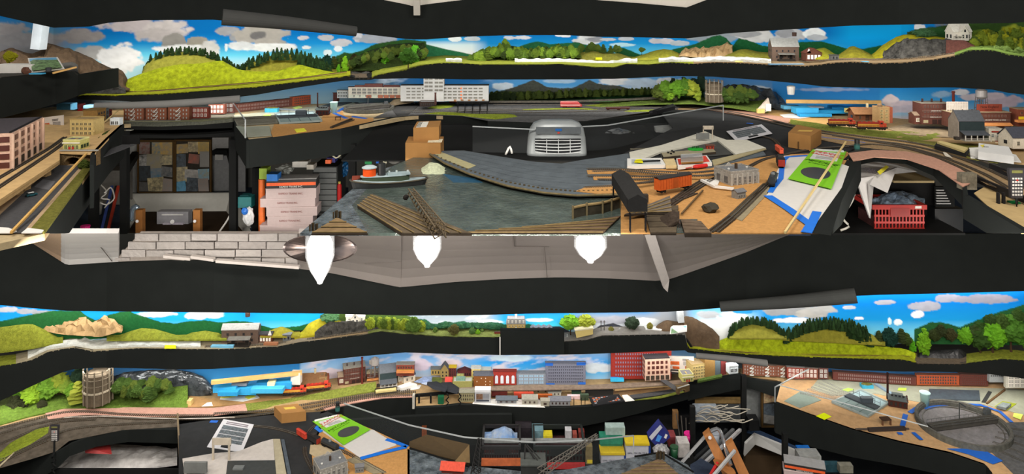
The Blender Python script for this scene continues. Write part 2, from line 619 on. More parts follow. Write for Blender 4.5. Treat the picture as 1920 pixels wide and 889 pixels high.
def bd(name,lbl,xl,xr,rb,rt,d,dep,wall,roof=(90,88,84),cols=0,rows=0,ww=.55,wh=.6,gls=None,fmt=(215,210,200),sty='flat',rise=.3,yw=0.,side=0,sider=0,cat=None,z0=.08,z1=.92,bars=1,cnc=None,chimneys=0,gp=None,wallvar=.15,base=None,over=.004,skip=(),ends=None):
 Wm,Hm=(xr-xl)*d/F,(rb-rt)*d/F
 if yw:Wm=Wm/cos(yw)
 loc=W((xl+xr)/2,rb,d)
 if ends:
  p0,p1=ends
  v=p1-p0;v.z=0
  Wm=v.length;yw=math.atan2(v.y,v.x);loc=(p0+p1)/2;Hm=(rb-rt)*p0.y/F
 r=thg(name,lbl,cat,loc,yw,gp)
 wm=M(wall,.85,wallvar,90,bmp=.1)if not isinstance(wall,bpy.types.Material)else wall
 rm=M(roof,.85,.15,60)
 mb=MB()
 x0,x1=-Wm/2,Wm/2
 if sty in('flat','parapet'):
  mb.box((0,dep/2,0),(Wm,dep,Hm))
 elif sty=='gable':
  zt=Hm+rise*dep
  mb.box((0,dep/2,0),(Wm,dep,Hm))
  for x in(x0,x1-.002):
   mb.prism([v3(x,0,Hm),v3(x,dep,Hm),v3(x,dep/2,zt-.001)],(.002,0,0))
 else:
  zt=Hm+rise*Wm
  mb.box((0,dep/2,0),(Wm,dep,Hm))
  for y in(0,dep-.002):
   mb.prism([v3(x0,y,Hm),v3(x1,y,Hm),v3(0,y,zt-.001)],(0,.002,0))
 mk('wall',mb,wm,r)
 rb_=MB()
 if sty=='flat':
  rb_.box((0,dep/2,Hm),(Wm+2*over,dep+2*over,.003))
 elif sty=='parapet':
  rb_.box((0,dep/2,Hm),(Wm,dep,.001))
  pb=MB();t=min(.004,Wm*.05);ph=.008
  pb.box((0,t/2-.001,Hm),(Wm+.002,t,ph));pb.box((0,dep-t/2+.001,Hm),(Wm+.002,t,ph))
  pb.box((x0+t/2-.001,dep/2,Hm),(t,dep-2*t+.002,ph));pb.box((x1-t/2+.001,dep/2,Hm),(t,dep-2*t+.002,ph))
  mk('parapet',pb,M(cnc,.85)if cnc else wm,r)
 elif sty=='gable':
  rb_.gable(x0,x1,0,dep,Hm,zt,'x',over)
 else:
  rb_.gable(x0,x1,0,dep,Hm,zt,'y',over)
 mk('roof',rb_,rm,r)
 if cnc and sty=='flat':
  mk('cornice',Bx((0,-.002,Hm-.006),(Wm+.006,.004,.006)),M(cnc,.8),r)
 g=gls if isinstance(gls,bpy.types.Material)else(M(gls,.3,.15,50)if gls else DKGLASS)
 fm=M(fmt,.7,.06)if fmt else None
 if cols and rows:
  wdw(r,(xr-xl)/cols*ww,wgrid(Wm,Hm,cols,rows,ww,wh,z0=z0,z1=z1,skip=skip),g,fm,'front',Wm,dep,bars)
 for sd,nm in((side,'right'),(sider,'left')):
  if sd:
   gr=[(cx+dep/2,cz,w_,h_)for cx,cz,w_,h_ in wgrid(dep,Hm,sd,max(rows,1),ww,wh,z0=z0,z1=z1)]
   wdw(r,1,gr,g,fm,nm,Wm,dep,bars)
 for c in R_(chimneys):
  x=x0+Wm*(c+.7)/(chimneys+.4)
  zb=Hm+(rise*dep if sty=='gable' else 0)-.004
  mk('chimney',Bx((x,dep*.5,zb),(.008,.008,.024)),M((92,50,40),.9),r)
 r['dims']=(Wm,dep,Hm)
 return r
 # ============ UPPER STOREY: shell, shelves, backdrops
DBU=[(-40,6.5),(100,7.),(400,7.1),(900,7.4),(1240,7.3),(1440,7.),(1690,6.3),(1960,5.9)]
dbu=lambda x:lp_(DBU,x)
dfu=lambda x:dbu(x)-.85
VAL_U=[(-30,-12,26),(0,-12,30),(50,-12,41),(100,-12,52),(165,-12,50),(200,-12,43),(270,-12,38),(400,-12,37),(540,-12,52),(670,-8,62),(700,-4,66),(760,8,73),(775,12,74),(800,8,74),(865,0,69),(960,-12,66),(1060,-12,66),(1120,0,69),(1200,6,70),(1288,14,72),(1325,0,68),(1360,-12,63),(1400,-12,60),(1500,-12,54),(1600,-12,48),(1700,-12,46),(1900,-12,43),(1950,-12,39)]
stp('valance_board',VAL_U,lambda x:dfu(x),.02,BLACK,'long black painted valance board above the upper storey top shelf')
# white sloping ceiling above it
mb=MB();rg_=[]
for x in R_(-40,1981,40):
 d=dfu(x)+.03
 a,b=W(x,lp_([(p[0],p[1])for p in VAL_U],x)+3,d),W(x,-60,d+.12)
 rg_.append([a,b,b+v3(0,.03,0),a+v3(0,.03,0)])
mb.loft(rg_)
mk('ceiling',mb,M((214,208,198),.8,.05,4),kind='structure',lbl='white painted sloping ceiling above the upper storey')
mb=MB();mb.bar(W(781,-20,dfu(780)-.12),W(782,27,dfu(780)-.05),.055,.05)
mk('ceiling_beam',mb,M((190,186,178),.7,.05),'short white roof beam end over the middle of the upper valance')
FU_=[(145,180,186),(160,178,187),(220,179,189),(300,176,194),(400,169,187),(480,163,178),(560,153,164),(640,144,152),(655,141,151),(665,146,150.5),(695,146,150),(702,142,148),(720,138,148),(760,131,147),(790,122,147.5),(830,118,148),(870,119,149),(900,121,149),(960,121,149),(1020,121,149),(1050,120,149),(1085,123,149),(1120,126,148),(1150,126,148),(1175,120,147),(1215,121,145),(1260,117,143),(1300,120,143),(1340,117,144),(1380,118,147),(1440,121,151),(1510,124,158),(1540,121,162),(1560,118,163),(1600,116,164),(1640,119,165),(1700,117,165),(1750,112,164),(1790,105,164),(1820,94,166),(1860,94,168),(1890,102,174),(1950,110,181)]
stp('fascia_board',FU_,dfu,.02,BLACK,'black wavy fascia board under the green hills of the upper storey','fascia board',step=8)
FASC_UL=[(-40,150,232),(0,145,222),(60,139,207),(105,135,195),(135,133,184),(142,136,181),(146,140,179)]
stp('fascia_board',FASC_UL,lambda x:dbu(x)-1.35,.03,BLACK,'black fascia block at the left end with a rounded corner','fascia board',step=6)
# side of that block, running back to the wall
mb=MB()
a,b=W(146,140,dbu(146)-1.35),W(146,179,dbu(146)-1.35)
mb.prism([a,b,b+v3(.02,.55,0),a+v3(.02,.55,0)],(-.02,0,0))
mk('fascia_return',mb,BLACK,lbl='black side board closing the end of the left upper shelf')
def deck_body(pts,dF,dB,name,lbl,mat=DARK,step=20,top_off=.006):
 mb=MB();rg_=[]
 x0,x1=pts[0][0],pts[-1][0]
 n=int((x1-x0)/step)
 for i in R_(n+1):
  x=x0+(x1-x0)*i/n
  a,b=dF(x)+.021,dB(x)-.004
  zt=-lp_([(p[0],p[1])for p in pts],x)*dF(x)/F-top_off
  zb=-lp_([(p[0],p[2])for p in pts],x)*dF(x)/F+.01
  zb=min(zb,zt-.01)
  rg_.append([v3((x-CX)*d/F,d,ZE+z)for d,z in((a,zt),(b,zt),(b,zb),(a,zb))])
 mb.loft(rg_)
 return mk(name,mb,mat,lbl=lbl,kind='structure',cat=None)
deck_body(FU_,dfu,dbu,'shelf_slab','black shelf slab under the upper hills')
deck_body(FASC_UL,lambda x:dbu(x)-1.35,dbu,'shelf_slab','black shelf slab at the left end')
def grd(name,x0,x1,pts,dF,dB,mat,lbl,amp=.004,ny=8,step=6,cat='ground',inset=0.,th=.008,seed=0,lift=0.,kind=None,t0=0.,t1=1.):
 mb=MB();rg_=[]
 n=max(2,int((x1-x0)/step))
 pr=[(p[0],p[1])for p in pts]
 for i in R_(n+1):
  x=x0+(x1-x0)*i/n
  a,b=dF(x)+inset,dB(x)-.005
  a,b=a+(b-a)*t0,a+(b-a)*t1
  z=-lp_(pr,x)*dF(x)/F+lift
  up=[]
  for j in R_(ny+1):
   d=a+(b-a)*j/ny
   p=v3((x-CX)*d/F,d,ZE+z)
   k=amp*mns.fractal(p*14+v3(seed,0,0),.9,2.,3)*(.15 if j==0 else 1)
   up.append(p+v3(0,0,k))
  up.append(v3(up[-1].x,up[-1].y,ZE+z-th));up.append(v3(up[0].x,up[0].y,ZE+z-th))
  rg_.append(up)
 mb.loft(rg_)
 return mk(name,mb,mat,lbl=lbl,cat=cat,kind=kind)
GRASS=M((146,150,30),.95,.35,40,bmp=.8,bsc=160)
GRASS2=M((128,134,46),.95,.35,40,bmp=.8,bsc=160)
GRASS3=M((96,118,52),.95,.35,40,bmp=.8,bsc=160)
EARTH=M((128,108,80),.95,.25,40,bmp=.5,bsc=160)
ROCK=M((66,62,56),.9,.55,26,bmp=1.,bsc=40,c2=(120,112,100))
ROCKD=M((40,40,38),.9,.5,26,bmp=1.,bsc=50,c2=(84,82,78))
BROWN=M((84,68,52),.9,.3,12,bmp=.5,bsc=30)
PLASTER=M((205,207,200),.8,.12,40,bmp=.8,bsc=90)
COBB=M((82,82,78),.9,.3,30,bmp=.3)
grd('grass_ground',146,657,FU_,dfu,dbu,GRASS,'bright yellow green grass along the front of the left hills',lift=.002)
grd('grass_ground',697,838,FU_,dfu,dbu,GRASS2,'olive grass slope right of the brown rock cutting',lift=.002)
grd('grass_ground',838,1300,FU_,dfu,dbu,GRASS2,'long olive grass verge under the middle forest',lift=.002)
grd('earth_ground',1300,1790,FU_,dfu,dbu,EARTH,'bare tan ground around the grey mill of the upper storey',lift=.002)
grd('grass_ground',1790,1950,FU_,dfu,dbu,GRASS3,'dark green ground under the right hand forest',lift=.002)
grd('gravel_ground',653,701,[(650,144.5),(664,147),(695,147),(705,143)],dfu,dbu,M((92,80,66),.95,.3,90,bmp=.5),'brown dry pond bed cut into the shelf edge',lift=0.)
grd('board_ground',-40,146,FASC_UL,lambda x:dbu(x)-1.35,dbu,M((70,68,64),.9,.2),'grey shelf top at the left end of the upper storey',lift=.002,amp=.001)
# painted backdrop above the upper shelf
BLUE_T,BLUE_M,BLUE_L=(8,118,196),(28,150,222),(110,215,245)
S_U1=[('grad',-99,2100,1,[(30,BLUE_T),(62,BLUE_T),(82,BLUE_M),(104,BLUE_L),(120,(190,235,248))]),('grad',-60,130,60,[(30,(0,110,180)),(60,(90,140,170)),(75,(150,150,155)),(120,(120,120,122))]),('c',15,55,40,14,(160,156,158)),('c',50,74,70,14,(150,148,150)),('c',150,68,48,14,(158,152,150)),('c',175,100,40,14,(190,188,186)),('c',225,112,42,30,(252,252,252),4),('c',255,48,75,13,(205,195,196)),('c',315,55,48,19,(216,208,206)),('c',295,66,45,16,(198,190,188)),('c',325,80,24,18,(158,154,148),5),('c',372,84,24,15,(170,163,150),5),('c',345,92,60,8,(252,252,252)),('c',395,95,18,24,(225,222,218)),('c',424,58,24,9,(170,170,174),5),('c',440,71,10,7,(160,162,168),5),('c',490,66,52,22,(184,178,170),5),('c',485,65,18,9,(122,120,120),3),('c',505,89,60,8,(250,252,250)),('c',452,86,28,9,(235,238,240)),('c',424,88,3,8,(235,245,248),5),('c',570,71,11,4,(205,205,208),6),('c',612,70,14,6,(190,190,195),6),('c',642,80,20,9,(200,200,206),6),('c',634,92,8,6,(235,240,245),6),('c',672,70,10,9,(205,205,210),6),('c',705,73,40,9,(165,170,180),5),('c',575,89,9,4,(240,248,250),6),('c',613,99,9,6,(235,248,252),4),('grad',780,900,30,[(66,(30,140,215)),(76,(60,170,228)),(84,(225,245,252)),(100,(250,252,252)),(120,(250,252,252))]),('c',852,73,12,6,(240,245,248),6),('c',885,73,18,4,(205,212,220),6),('c',955,71,11,3.5,(210,215,222),6),('c',982,71,18,4,(225,228,232),6),('c',1055,67,15,3,(240,242,245),6),('c',1100,75,30,9,(226,228,230),5),('c',1112,74,18,6,(150,152,158),3),('c',1140,74,16,3,(200,205,212),5),('c',1172,73,16,4,(190,195,205),5),('c',1240,77,24,6,(200,198,206),5),('c',1275,81,18,5,(185,195,205),5),('c',1165,84,25,3.5,(190,230,245)),('c',1345,68,60,12,(150,160,170),4),('c',1415,68,36,14,(214,214,214),5),('c',1400,64,30,7,(160,162,166),4),('c',1480,66,34,14,(190,192,196),5),('c',1475,62,20,8,(160,162,168),4),('c',1528,64,22,12,(240,244,246),5),('c',1532,70,18,6,(190,195,200),4),('grad',1575,1720,40,[(44,(10,150,215)),(70,(8,160,232)),(95,(20,150,225))]),('c',1724,52,12,9,(225,225,228),6),('c',1860,46,120,6,(110,115,120)),('hill',[(795,81),(800,83),(835,92),(870,99),(890,104),(905,108)],(46,112,74),1),('hill',[(970,90),(985,83),(1005,78),(1020,80),(1040,86),(1060,82),(1080,79),(1110,88)],(38,96,60),2),('hill',[(995,100),(1020,84),(1060,81),(1090,82),(1115,88),(1140,98)],(40,100,60),2),('hill',[(1155,90),(1170,90),(1200,103),(1225,100),(1260,93),(1300,84),(1335,69),(1350,66),(1362,72),(1372,84),(1395,95)],(34,92,54),2),('hill',[(1371,95),(1378,80),(1385,72),(1400,75),(1430,86),(1445,88),(1470,80),(1500,79),(1540,78),(1560,83),(1590,92),(1620,92),(1650,86),(1680,84)],(28,88,48),2),('hill',[(630,106),(645,99),(660,100),(680,95),(700,84),(730,78),(760,74),(800,78)],(48,84,38),2),('hill',[(1700,62),(1715,56),(1760,50),(1800,45),(1960,40)],(52,78,34),3),('c',1835,70,30,14,(96,120,40)),('c',1900,60,26,14,(150,160,50),2),('c',1760,60,24,12,(50,92,50),2)]
paint_board('backdrop',-40,1960,dbu,[(-40,12),(100,30),(165,36),(300,22),(420,22),(700,46),(900,54),(1290,56),(1500,40),(1960,24)],[(-40,165),(145,160),(300,150),(800,118),(1960,112)],S_U1,'painted sky backdrop behind the upper storey top shelf',step=1.7,ny=60)
# painted backdrop of the lower shelf
S_U2=[('grad',-99,2100,1,[(140,(60,130,190)),(200,(140,180,210)),(240,(150,185,210))]),('grad',-99,220,40,[(140,(30,34,38)),(240,(46,54,60))]),('grad',185,300,30,[(190,(150,160,165)),(212,(150,150,140)),(216,(150,112,60)),(230,(150,112,60))]),('grad',285,470,40,[(160,(70,96,120)),(230,(90,110,120))]),('grad',430,760,80,[(140,(40,92,140)),(165,(84,128,160)),(185,(120,150,165)),(220,(110,140,155))]),('wisps',700,940,140,170,(205,222,235),.5),('grad',760,925,60,[(140,(30,110,185)),(160,(50,130,200)),(180,(60,140,205))]),('grad',925,1330,40,[(145,(90,155,210)),(160,(80,160,220)),(178,(170,205,230))]),('c',945,162,22,8,(215,230,240)),('c',1050,152,34,5,(170,200,225)),('c',1150,153,34,8,(225,228,230)),('c',1200,160,40,14,(190,210,228),2),('c',1255,153,30,8,(226,230,232)),('hill',[(915,186),(935,172),(960,165),(980,158),(1000,150),(1010,155),(1025,163),(1050,166),(1075,165),(1090,158),(1105,150),(1120,157),(1140,160),(1160,161),(1200,172),(1240,178)],(72,76,68),2),('hill',[(915,178),(940,172),(1000,172),(1060,174),(1110,170),(1180,168),(1240,168),(1320,165)],(48,62,34),3),('hill',[(915,190),(1000,187),(1080,184),(1150,180),(1240,177),(1320,172)],(60,110,66),1),('grad',1340,1480,30,[(140,(50,120,190)),(160,(90,140,190)),(200,(150,170,190))]),('c',1400,168,50,8,(210,220,228)),('grad',1448,1652,4,[(150,(60,130,196)),(175,(48,134,205)),(200,(60,150,215)),(240,(70,165,225))]),('c',1560,168,70,4,(150,170,205),2),('grad',1650,1990,4,[(160,(24,130,205)),(190,(70,160,220)),(215,(150,185,210)),(222,(190,185,192)),(240,(185,180,186))]),('c',1670,190,16,12,(226,212,214)),('c',1700,196,30,9,(205,192,202)),('c',1690,205,50,8,(188,182,196)),('c',1765,178,24,7,(150,185,215),2),('c',1800,173,18,6,(235,236,240)),('c',1820,182,26,6,(222,214,222)),('c',1880,190,40,12,(206,190,204)),('c',1865,180,26,7,(226,212,222)),]
paint_board('backdrop',-40,1960,lambda x:dbu(x)-.012,[(-40,170),(145,160),(300,160),(450,158),(650,143),(900,141),(1240,138),(1400,143),(1540,152),(1960,164)],[(x,1402/(lp_(DBU,x)-.012))for x in(-40,100,400,900,1240,1440,1690,1960)],S_U2,'painted sky and mountain backdrop behind the upper storey lower shelf',step=1.7,ny=50)
# LED strips behind the valance and under the upper shelf
def led(pts,toward,watts,color):
 for(x0,y0,d0),(x1,y1,d1)in zip(pts,pts[1:]):
  a,b=W(x0,y0,d0),W(x1,y1,d1)
  mid=(a+b)/2
  l=bpy.data.lights.new('led_strip','AREA');l.shape='RECTANGLE'
  l.size=(b-a).length;l.size_y=.03;l.energy=watts*(b-a).length;l.color=color
  o=bpy.data.objects.new('led_strip',l);COL.objects.link(o)
  xax=(b-a).normalized()
  zax=-(Vc(toward)-xax*Vc(toward).dot(xax)).normalized()
  yax=zax.cross(xax)
  o.matrix_world=Matrix.Translation(mid)@Matrix((xax,yax,zax)).transposed().to_4x4()
led([(x,lp_([(p[0],p[2])for p in VAL_U],x)-9,dfu(x)+.08)for x in(-30,50,95,150,270,400,550,700,900,1100,1240,1340,1440,1560,1690,1820,1940)],(0,.75,-.66),LED_UP,(1,.98,.93))
led([(x,lp_([(p[0],p[2])for p in FU_],x)+2,dfu(x)+.15)for x in(150,400,700,960,1290,1540,1760,1940)],(0,.75,-.66),LED_LOW,(1,.97,.92))
# lower shelf: table tops and fascias on the level z = -1
ZT=-1.
sht('layout_table',[(-60,470),(84,438),(230,233),(436,224),(462,262),(640,242),(760,219),(800,216),(868,219),(1000,227),(1220,207),(1262,205),(1262,196),(-60,190)],ZT-.034,.03,M((176,158,124),.9,.15,30),'tan layout table top carrying town and turntable on the left')
# ============ things on the upper storey's top shelf
_FU=[(p[0],p[1])for p in FU_]
def udp(x,row):
 d=lp_(_FU,x)*dfu(x)/row
 return min(max(d,dfu(x)+.04),dbu(x)-.06)
def utree(kind,x,row,h,col,lbl,**k):
 return tr_(kind,x,row,h,udp(x,row),col,lbl,**k)
def frs(n,x0,x1,top,base,size,cols,dep,lbl,gp,kinds=('round',),seed=1,wide=.95):
 rnd.seed(seed)
 L=[]
 for i in R_(n):
  x=x0+(x1-x0)*((i*.618034)%1.)
  t,b=lp_(top,x),lp_(base,x)
  h=U(*size)
  k=rnd.random()**.8
  hi,lo=t+h,max(b,t+h+.5)
  L.append((x,hi+(lo-hi)*k,h,k,cols[(i*7+i//3)%len(cols)],kinds[i%len(kinds)]))
 cnt={}
 for x,row,h,k,c,kd in sorted(L):
  band='low in' if k>.6 else 'halfway up' if k>.3 else 'at the skyline of'
  key=(tone(c),band)
  i=cnt[key]=cnt.get(key,-1)+1
  tr_(kd,x,row,h,dep(x,row,k),c,'%s %s tree from the left %s %s'%(nth(i),tone(c),band,lbl),gp=gp,wide=wide)
  # --- left end: brown rock hill, boxes, picture
hl('rock_hill',[(-40,97),(0,100),(8,94),(22,91),(45,97),(62,99),(80,92),(88,79),(98,80),(125,90),(150,100),(170,110),(190,119),(215,128),(230,135),(243,156)],[(-40,126),(140,131),(150,172),(200,174),(243,168)],lambda x:dbu(x)-.7,lambda x:dbu(x)-.2,BROWN,'large bare brown hill of shaped cloth at the left end of the upper shelf',amp=.05,n=70,ny=16,freq=7)
hl('rock_outcrop',[(152,150),(158,140),(175,137),(195,138),(212,148),(225,160),(236,170)],[(152,174),(190,176.5),(236,174)],lambda x:dbu(x)-.78,lambda x:dbu(x)-.62,ROCKD,'grey cracked rock face at the foot of the brown hill',amp=.05,n=34,ny=12,freq=16)
mb=MB();mb.bar(W(72,92,dbu(75)-.5),W(78,44,dbu(75)-.5),.1,.08)
mk('roof_post',mb,M((196,205,212),.7,.05),'pale grey slanting post standing before the left painted sky')
d=5.62
mk('styrene_box',Bx(W(34,137,d),(67*d/F,.1,17*d/F)),WHITE,lbl='plain white box lying flat at the left end of the top shelf')
mk('rock_sample',MB().ball(W(49,135,5.5)+v3(0,0,.008),.035,2,.4,3,sq=(1,.6,.8)),M(96,66,54),'small brown stone in front of the white box')
tr_('round',18,121,29,5.75,(178,168,40),'yellow autumn tree standing behind the white box',tnk=.12)
r=thg('photo_card','tilted photograph of a green wooded hill on white card','photograph',W(88,136,5.5))
q=[W(52,109,5.75),W(108,107,5.75),W(121,129,5.5),W(58,136,5.5)]
mk('card',Px(q,(0,.006,-.004)),WHITE,[r])
q2=[W(56,111,5.742),W(106,109,5.742),W(117,127,5.49),W(61,133,5.49)]
mk('print',Px([p+v3(0,-.004,.004)for p in q2],(0,.003,-.002)),M((40,66,34),.5,.6,40,c2=(150,190,130)),[r])
q3=[W(56,111,5.741),W(106,109,5.741),W(108,113,5.69),W(57,117,5.68)]
mk('print_sky',Px([p+v3(0,-.006,.006)for p in q3],(0,.002,-.001)),M((110,175,215),.5),[r])
mk('wooden_stick',Kx(W(99,137,5.3),W(143,126,5.45),.012),PLY,lbl='thin pale stick lying by the tilted photograph')
mk('blue_offcut',Bx(W(70,139,5.33),(.09,.05,.008)),M(70,160,205),'light blue offcut at the foot of the white box')
mk('grey_cup',Lx([(.018,0),(.02,.028),(.016,.028),(.015,.004)],W(91,134,5.4),12),M(60,62,66),'small dark pot under the tilted photograph')
# --- green hills with conifers
hl('grassy_hill',[(266,136),(272,122),(285,110),(305,102),(330,98),(350,97),(385,102),(410,112),(440,126),(452,134)],[(266,140),(452,140)],lambda x:dbu(x)-.4,lambda x:dbu(x)-.22,M((136,134,52),.95,.25,30,bmp=.5),'round olive hill with a steep face under a fringe of conifers',amp=.02)
hl('grassy_hill',[(438,134),(455,126),(470,118),(500,106),(530,101),(560,104),(590,114),(620,128),(645,137)],[(438,141),(645,139)],lambda x:dbu(x)-.4,lambda x:dbu(x)-.22,M((130,126,44),.95,.25,30,bmp=.5),'second olive hill with darker conifers all over its top',amp=.02)
hl('grass_mound',[(232,165),(240,148),(260,140),(300,127),(340,120),(375,119),(400,115),(416,114),(430,121),(446,130),(475,134),(520,133),(560,121),(590,128),(620,134),(655,139)],[(232,172),(300,170),(400,162),(480,156),(560,147),(655,139)],lambda x:dbu(x)-.6,lambda x:dbu(x)-.45,M((142,152,26),.95,.4,26,bmp=.9,bsc=120),'long bright lime green grass mound in front of the hills',amp=.012,n=110,ny=12,freq=11)
def firw(path,n,size,dd,lbl,gp,drop=(0,),col=(44,66,34),jit=3,dbf=dbu):
 rnd.seed(len(path)*31+n)
 for r_,dy in enu(drop):
  for i,(x,y)in enu(along(path,n)):
   row=['back','second','front'][r_ if r_<len(drop)-1 or len(drop)==1 else 2]
   tr_('cone',x+U(-jit,jit),y+dy+U(-1.5,1.5),U(*size),dbf(x)-dd-(.06 if dbf is dbu else .03)*r_,col if(i+r_)%3 else tuple(int(v*1.25)for v in col),'%s dark fir from the left, %s row, on %s'%(nth(i),row,lbl),gp=gp,wide=.7)
firw([(271,136),(276,122),(288,110),(305,103),(330,99),(350,98),(385,103),(410,113),(440,127),(446,136)],30,(11,15),.21,'the round olive hill','firs along the first upper hill',(0,3))
firw([(440,134),(455,127),(470,119),(500,107),(530,102),(560,105),(590,115),(620,129)],26,(12,16),.22,'the second olive hill','firs along the second upper hill',(0,5,9))
firw([(560,112),(590,121),(606,129)],10,(13,17),.3,'the second hill shoulder','firs on the second hill shoulder',(0,8,12))
trk([(232,174,6.38),(300,170.5,6.4),(380,163.5,6.46),(470,156,6.5),(560,147,6.56),(650,135.5,6.6)],None,'thin rusty track along the foot of the lime green mound',ties=0,rail=M(96,72,48),bed=(104,84,52),gge=.012)
# --- cutting and the wood to its right
hl('rock_cutting',[(650,132),(660,127),(672,128),(684,127),(693,130),(698,139)],[(650,140),(698,140)],-.45,-.3,ROCKD,'dark rocky cutting beside the dry pond bed',amp=.03,n=14)
hl('wooded_bank',[(648,120),(660,112),(680,100),(700,92),(730,84),(760,80),(798,80),(801,112)],[(648,131),(720,130),(801,122)],-.4,-.1,M((44,58,24),.95,.4,60,bmp=1.),'dark green wooded bank behind the small trees',amp=.03)
for i,(k,x,row,h,c,l)in enu([('cone',597,133,21,(92,96,34),'olive conifer in front of the firs'),('round',613,131,29,(34,64,50),'dark blue green tree right of the firs'),('cone',626,127,24,(74,82,34),'tall olive conifer beside the blue green tree'),('cone',639,125,20,(70,92,36),'pointed conifer left of the bright poplar'),('column',635,136,17,(104,180,36),'short lime green bush tree by the track'),('column',647,134,31,(120,186,36),'tall bright green poplar by the cutting'),('round',664,122,22,(66,62,36),'brown green tree above the cutting'),('round',688,122,25,(142,184,40),'yellow green tree with a loose crown'),('column',723,127,38,(104,184,44),'tall bright green tree in front of the bank'),('round',735,121,30,(104,150,50),'round mid green tree beside the tall bright one'),('round',674,126,16,(62,76,34),'low dark bush tree above the cutting')]):
 utree(k,x,row,h,c,l)
tr_('round',765,131,42,udp(765,131),(74,118,44),'large drooping green tree with a dark trunk at the shelf edge',tnk=.25)
tr_('round',778,118,34,udp(778,118),(96,168,44),'bright green tree behind the drooping one')
frs(36,655,800,[(655,112),(680,99),(700,90),(730,82),(760,78),(800,80)],[(655,122),(720,118),(800,112)],(14,22),[(60,78,32),(78,92,36),(50,64,30),(88,112,40),(96,104,44)],lambda x,r,k:dbu(x)-.14-.34*k**.5,'the upper left wood','trees of the upper left wood',seed=4)
# --- middle forest
hl('wooded_bank',[(880,112),(900,104),(925,92),(945,84),(975,88),(1000,95),(1040,92),(1075,92),(1100,104),(1130,108)],[(880,115),(1130,114)],-.4,-.15,M((46,62,24),.95,.4,60,bmp=1.),'dark wooded bank under the middle forest',amp=.03)
frs(84,882,1085,[(882,101),(895,96),(910,86),(925,79),(935,70),(946,70),(955,77),(972,80),(985,90),(1000,86),(1015,82),(1030,88),(1041,76),(1050,84),(1062,82),(1075,76),(1085,90)],[(882,113),(960,114),(1085,109)],(15,23),[(84,108,40),(72,92,34),(104,132,44),(60,80,30),(120,146,48),(92,112,38)],lambda x,r,k:dbu(x)-.17-.3*k**.5,'the upper middle forest','trees of the middle upper forest',kinds=('round','round','round','cone'))
utree('round',946,114,20,(52,66,30),'dark round tree at the front of the middle forest',tnk=.12)
hl('grass_knoll',[(1060,112),(1075,106),(1092,97),(1115,95),(1135,99),(1160,100),(1185,108)],[(1060,113),(1185,113)],-.4,-.2,M((118,116,46),.95,.3,30,bmp=.5),'olive knoll with a few separate trees')
for i,(k,x,row,h,c)in enu([('round',1090,97,16,(84,106,40)),('cone',1102,102,19,(70,88,36)),('round',1110,97,21,(80,100,40)),('round',1121,97,15,(92,110,40)),('cone',1131,98,17,(72,92,38)),('cone',1145,99,15,(76,96,38)),('round',1155,99,16,(84,104,44)),('round',1161,98,13,(90,110,44))]):
 tr_(k,x,row,h,dbu(x)-.22,c,'%s separate tree from the left on the olive knoll'%nth(i),gp='trees on the olive knoll')
hl('grass_knoll',[(1175,112),(1200,104),(1222,96),(1245,92),(1260,94),(1282,104),(1300,110)],[(1175,113),(1300,112)],-.42,-.15,M((150,148,50),.95,.3,30,bmp=.5),'bright olive knoll left of the brown crumpled paper')
tr_('round',1203,103,16,dbu(1203)-.3,(84,104,44),'lone tree with a thin trunk on the knoll',tnk=.35)
hl('grass_knoll',[(1340,108),(1365,100),(1388,92),(1402,92),(1420,97),(1440,98),(1455,106)],[(1340,109),(1455,109)],-.42,-.15,M((126,124,44),.95,.3,30,bmp=.5),'olive knoll left of the grey mill')
KRAFT=M((176,146,104),.8,.15,20,bmp=.3)
def kraft(x0,x1,top,base,d,dep,lbl,seed):
 rnd.seed(seed)
 nx,ny=22,7
 rg_=[]
 for i in R_(nx+1):
  x=x0+(x1-x0)*i/nx
  ring=[]
  for j in R_(ny):
   t=j/(ny-1)
   dd=d+dep*t
   zf=-lp_(base,x)*d/F
   zr=-lp_(top,x)*(d+dep)/F
   z=zf+(zr-zf)*sin(t*1.57)**.7
   if 0<j<ny:z+=U(-1,1)*.022
   ring.append(v3((x+U(-2,2)-CX)*dd/F,dd+U(-.015,.015),ZE+z))
  bk=-lp_(base,x)*d/F
  ring.append(v3(ring[-1].x,d+dep+.02,ZE+bk))
  ring.append(v3(ring[0].x,d-0.,ZE+bk-.004))
  rg_.append(ring)
 return mk('crumpled_paper',MB().loft(rg_),KRAFT,lbl=lbl)
kraft(1274,1373,[(1274,103),(1285,92),(1300,90),(1330,90),(1350,86),(1362,80),(1373,84)],[(1274,105),(1310,107),(1373,104)],6.82,.25,'crumpled brown kraft paper standing for a rocky hill',3)
# white cloth and river bed
def cloth(name,top,bot,t,lbl,mat=PLASTER,seed=1):
 rg_=[]
 x0,x1=top[0][0],top[-1][0]
 n=int((x1-x0)/5)
 for i in R_(n+1):
  x=x0+(x1-x0)*i/n
  a,b=udp(x,lp_(bot,x)),min(udp(x,lp_(top,x)),dfu(x)+.4)
  z=-lp_(_FU,x)*dfu(x)/F+.006
  up=[]
  for j in R_(5):
   d_=a+(b-a)*j/4
   p=v3((x-CX)*d_/F,d_,ZE+z)
   up.append(p+v3(0,0,.014+.014*mns.noise(p*22+Vc((seed,0,0)))))
  up.append(v3(up[-1].x,up[-1].y,ZE+z-.004));up.append(v3(up[0].x,up[0].y,ZE+z-.004))
  rg_.append(up)
 return mk(name,MB().loft(rg_),mat,lbl=lbl)
cloth('plaster_cloth',[(965,113),(1050,112),(1140,114),(1190,113)],[(965,117),(1050,116.5),(1140,119),(1190,117)],0,'long strip of white plaster cloth under the middle forest')
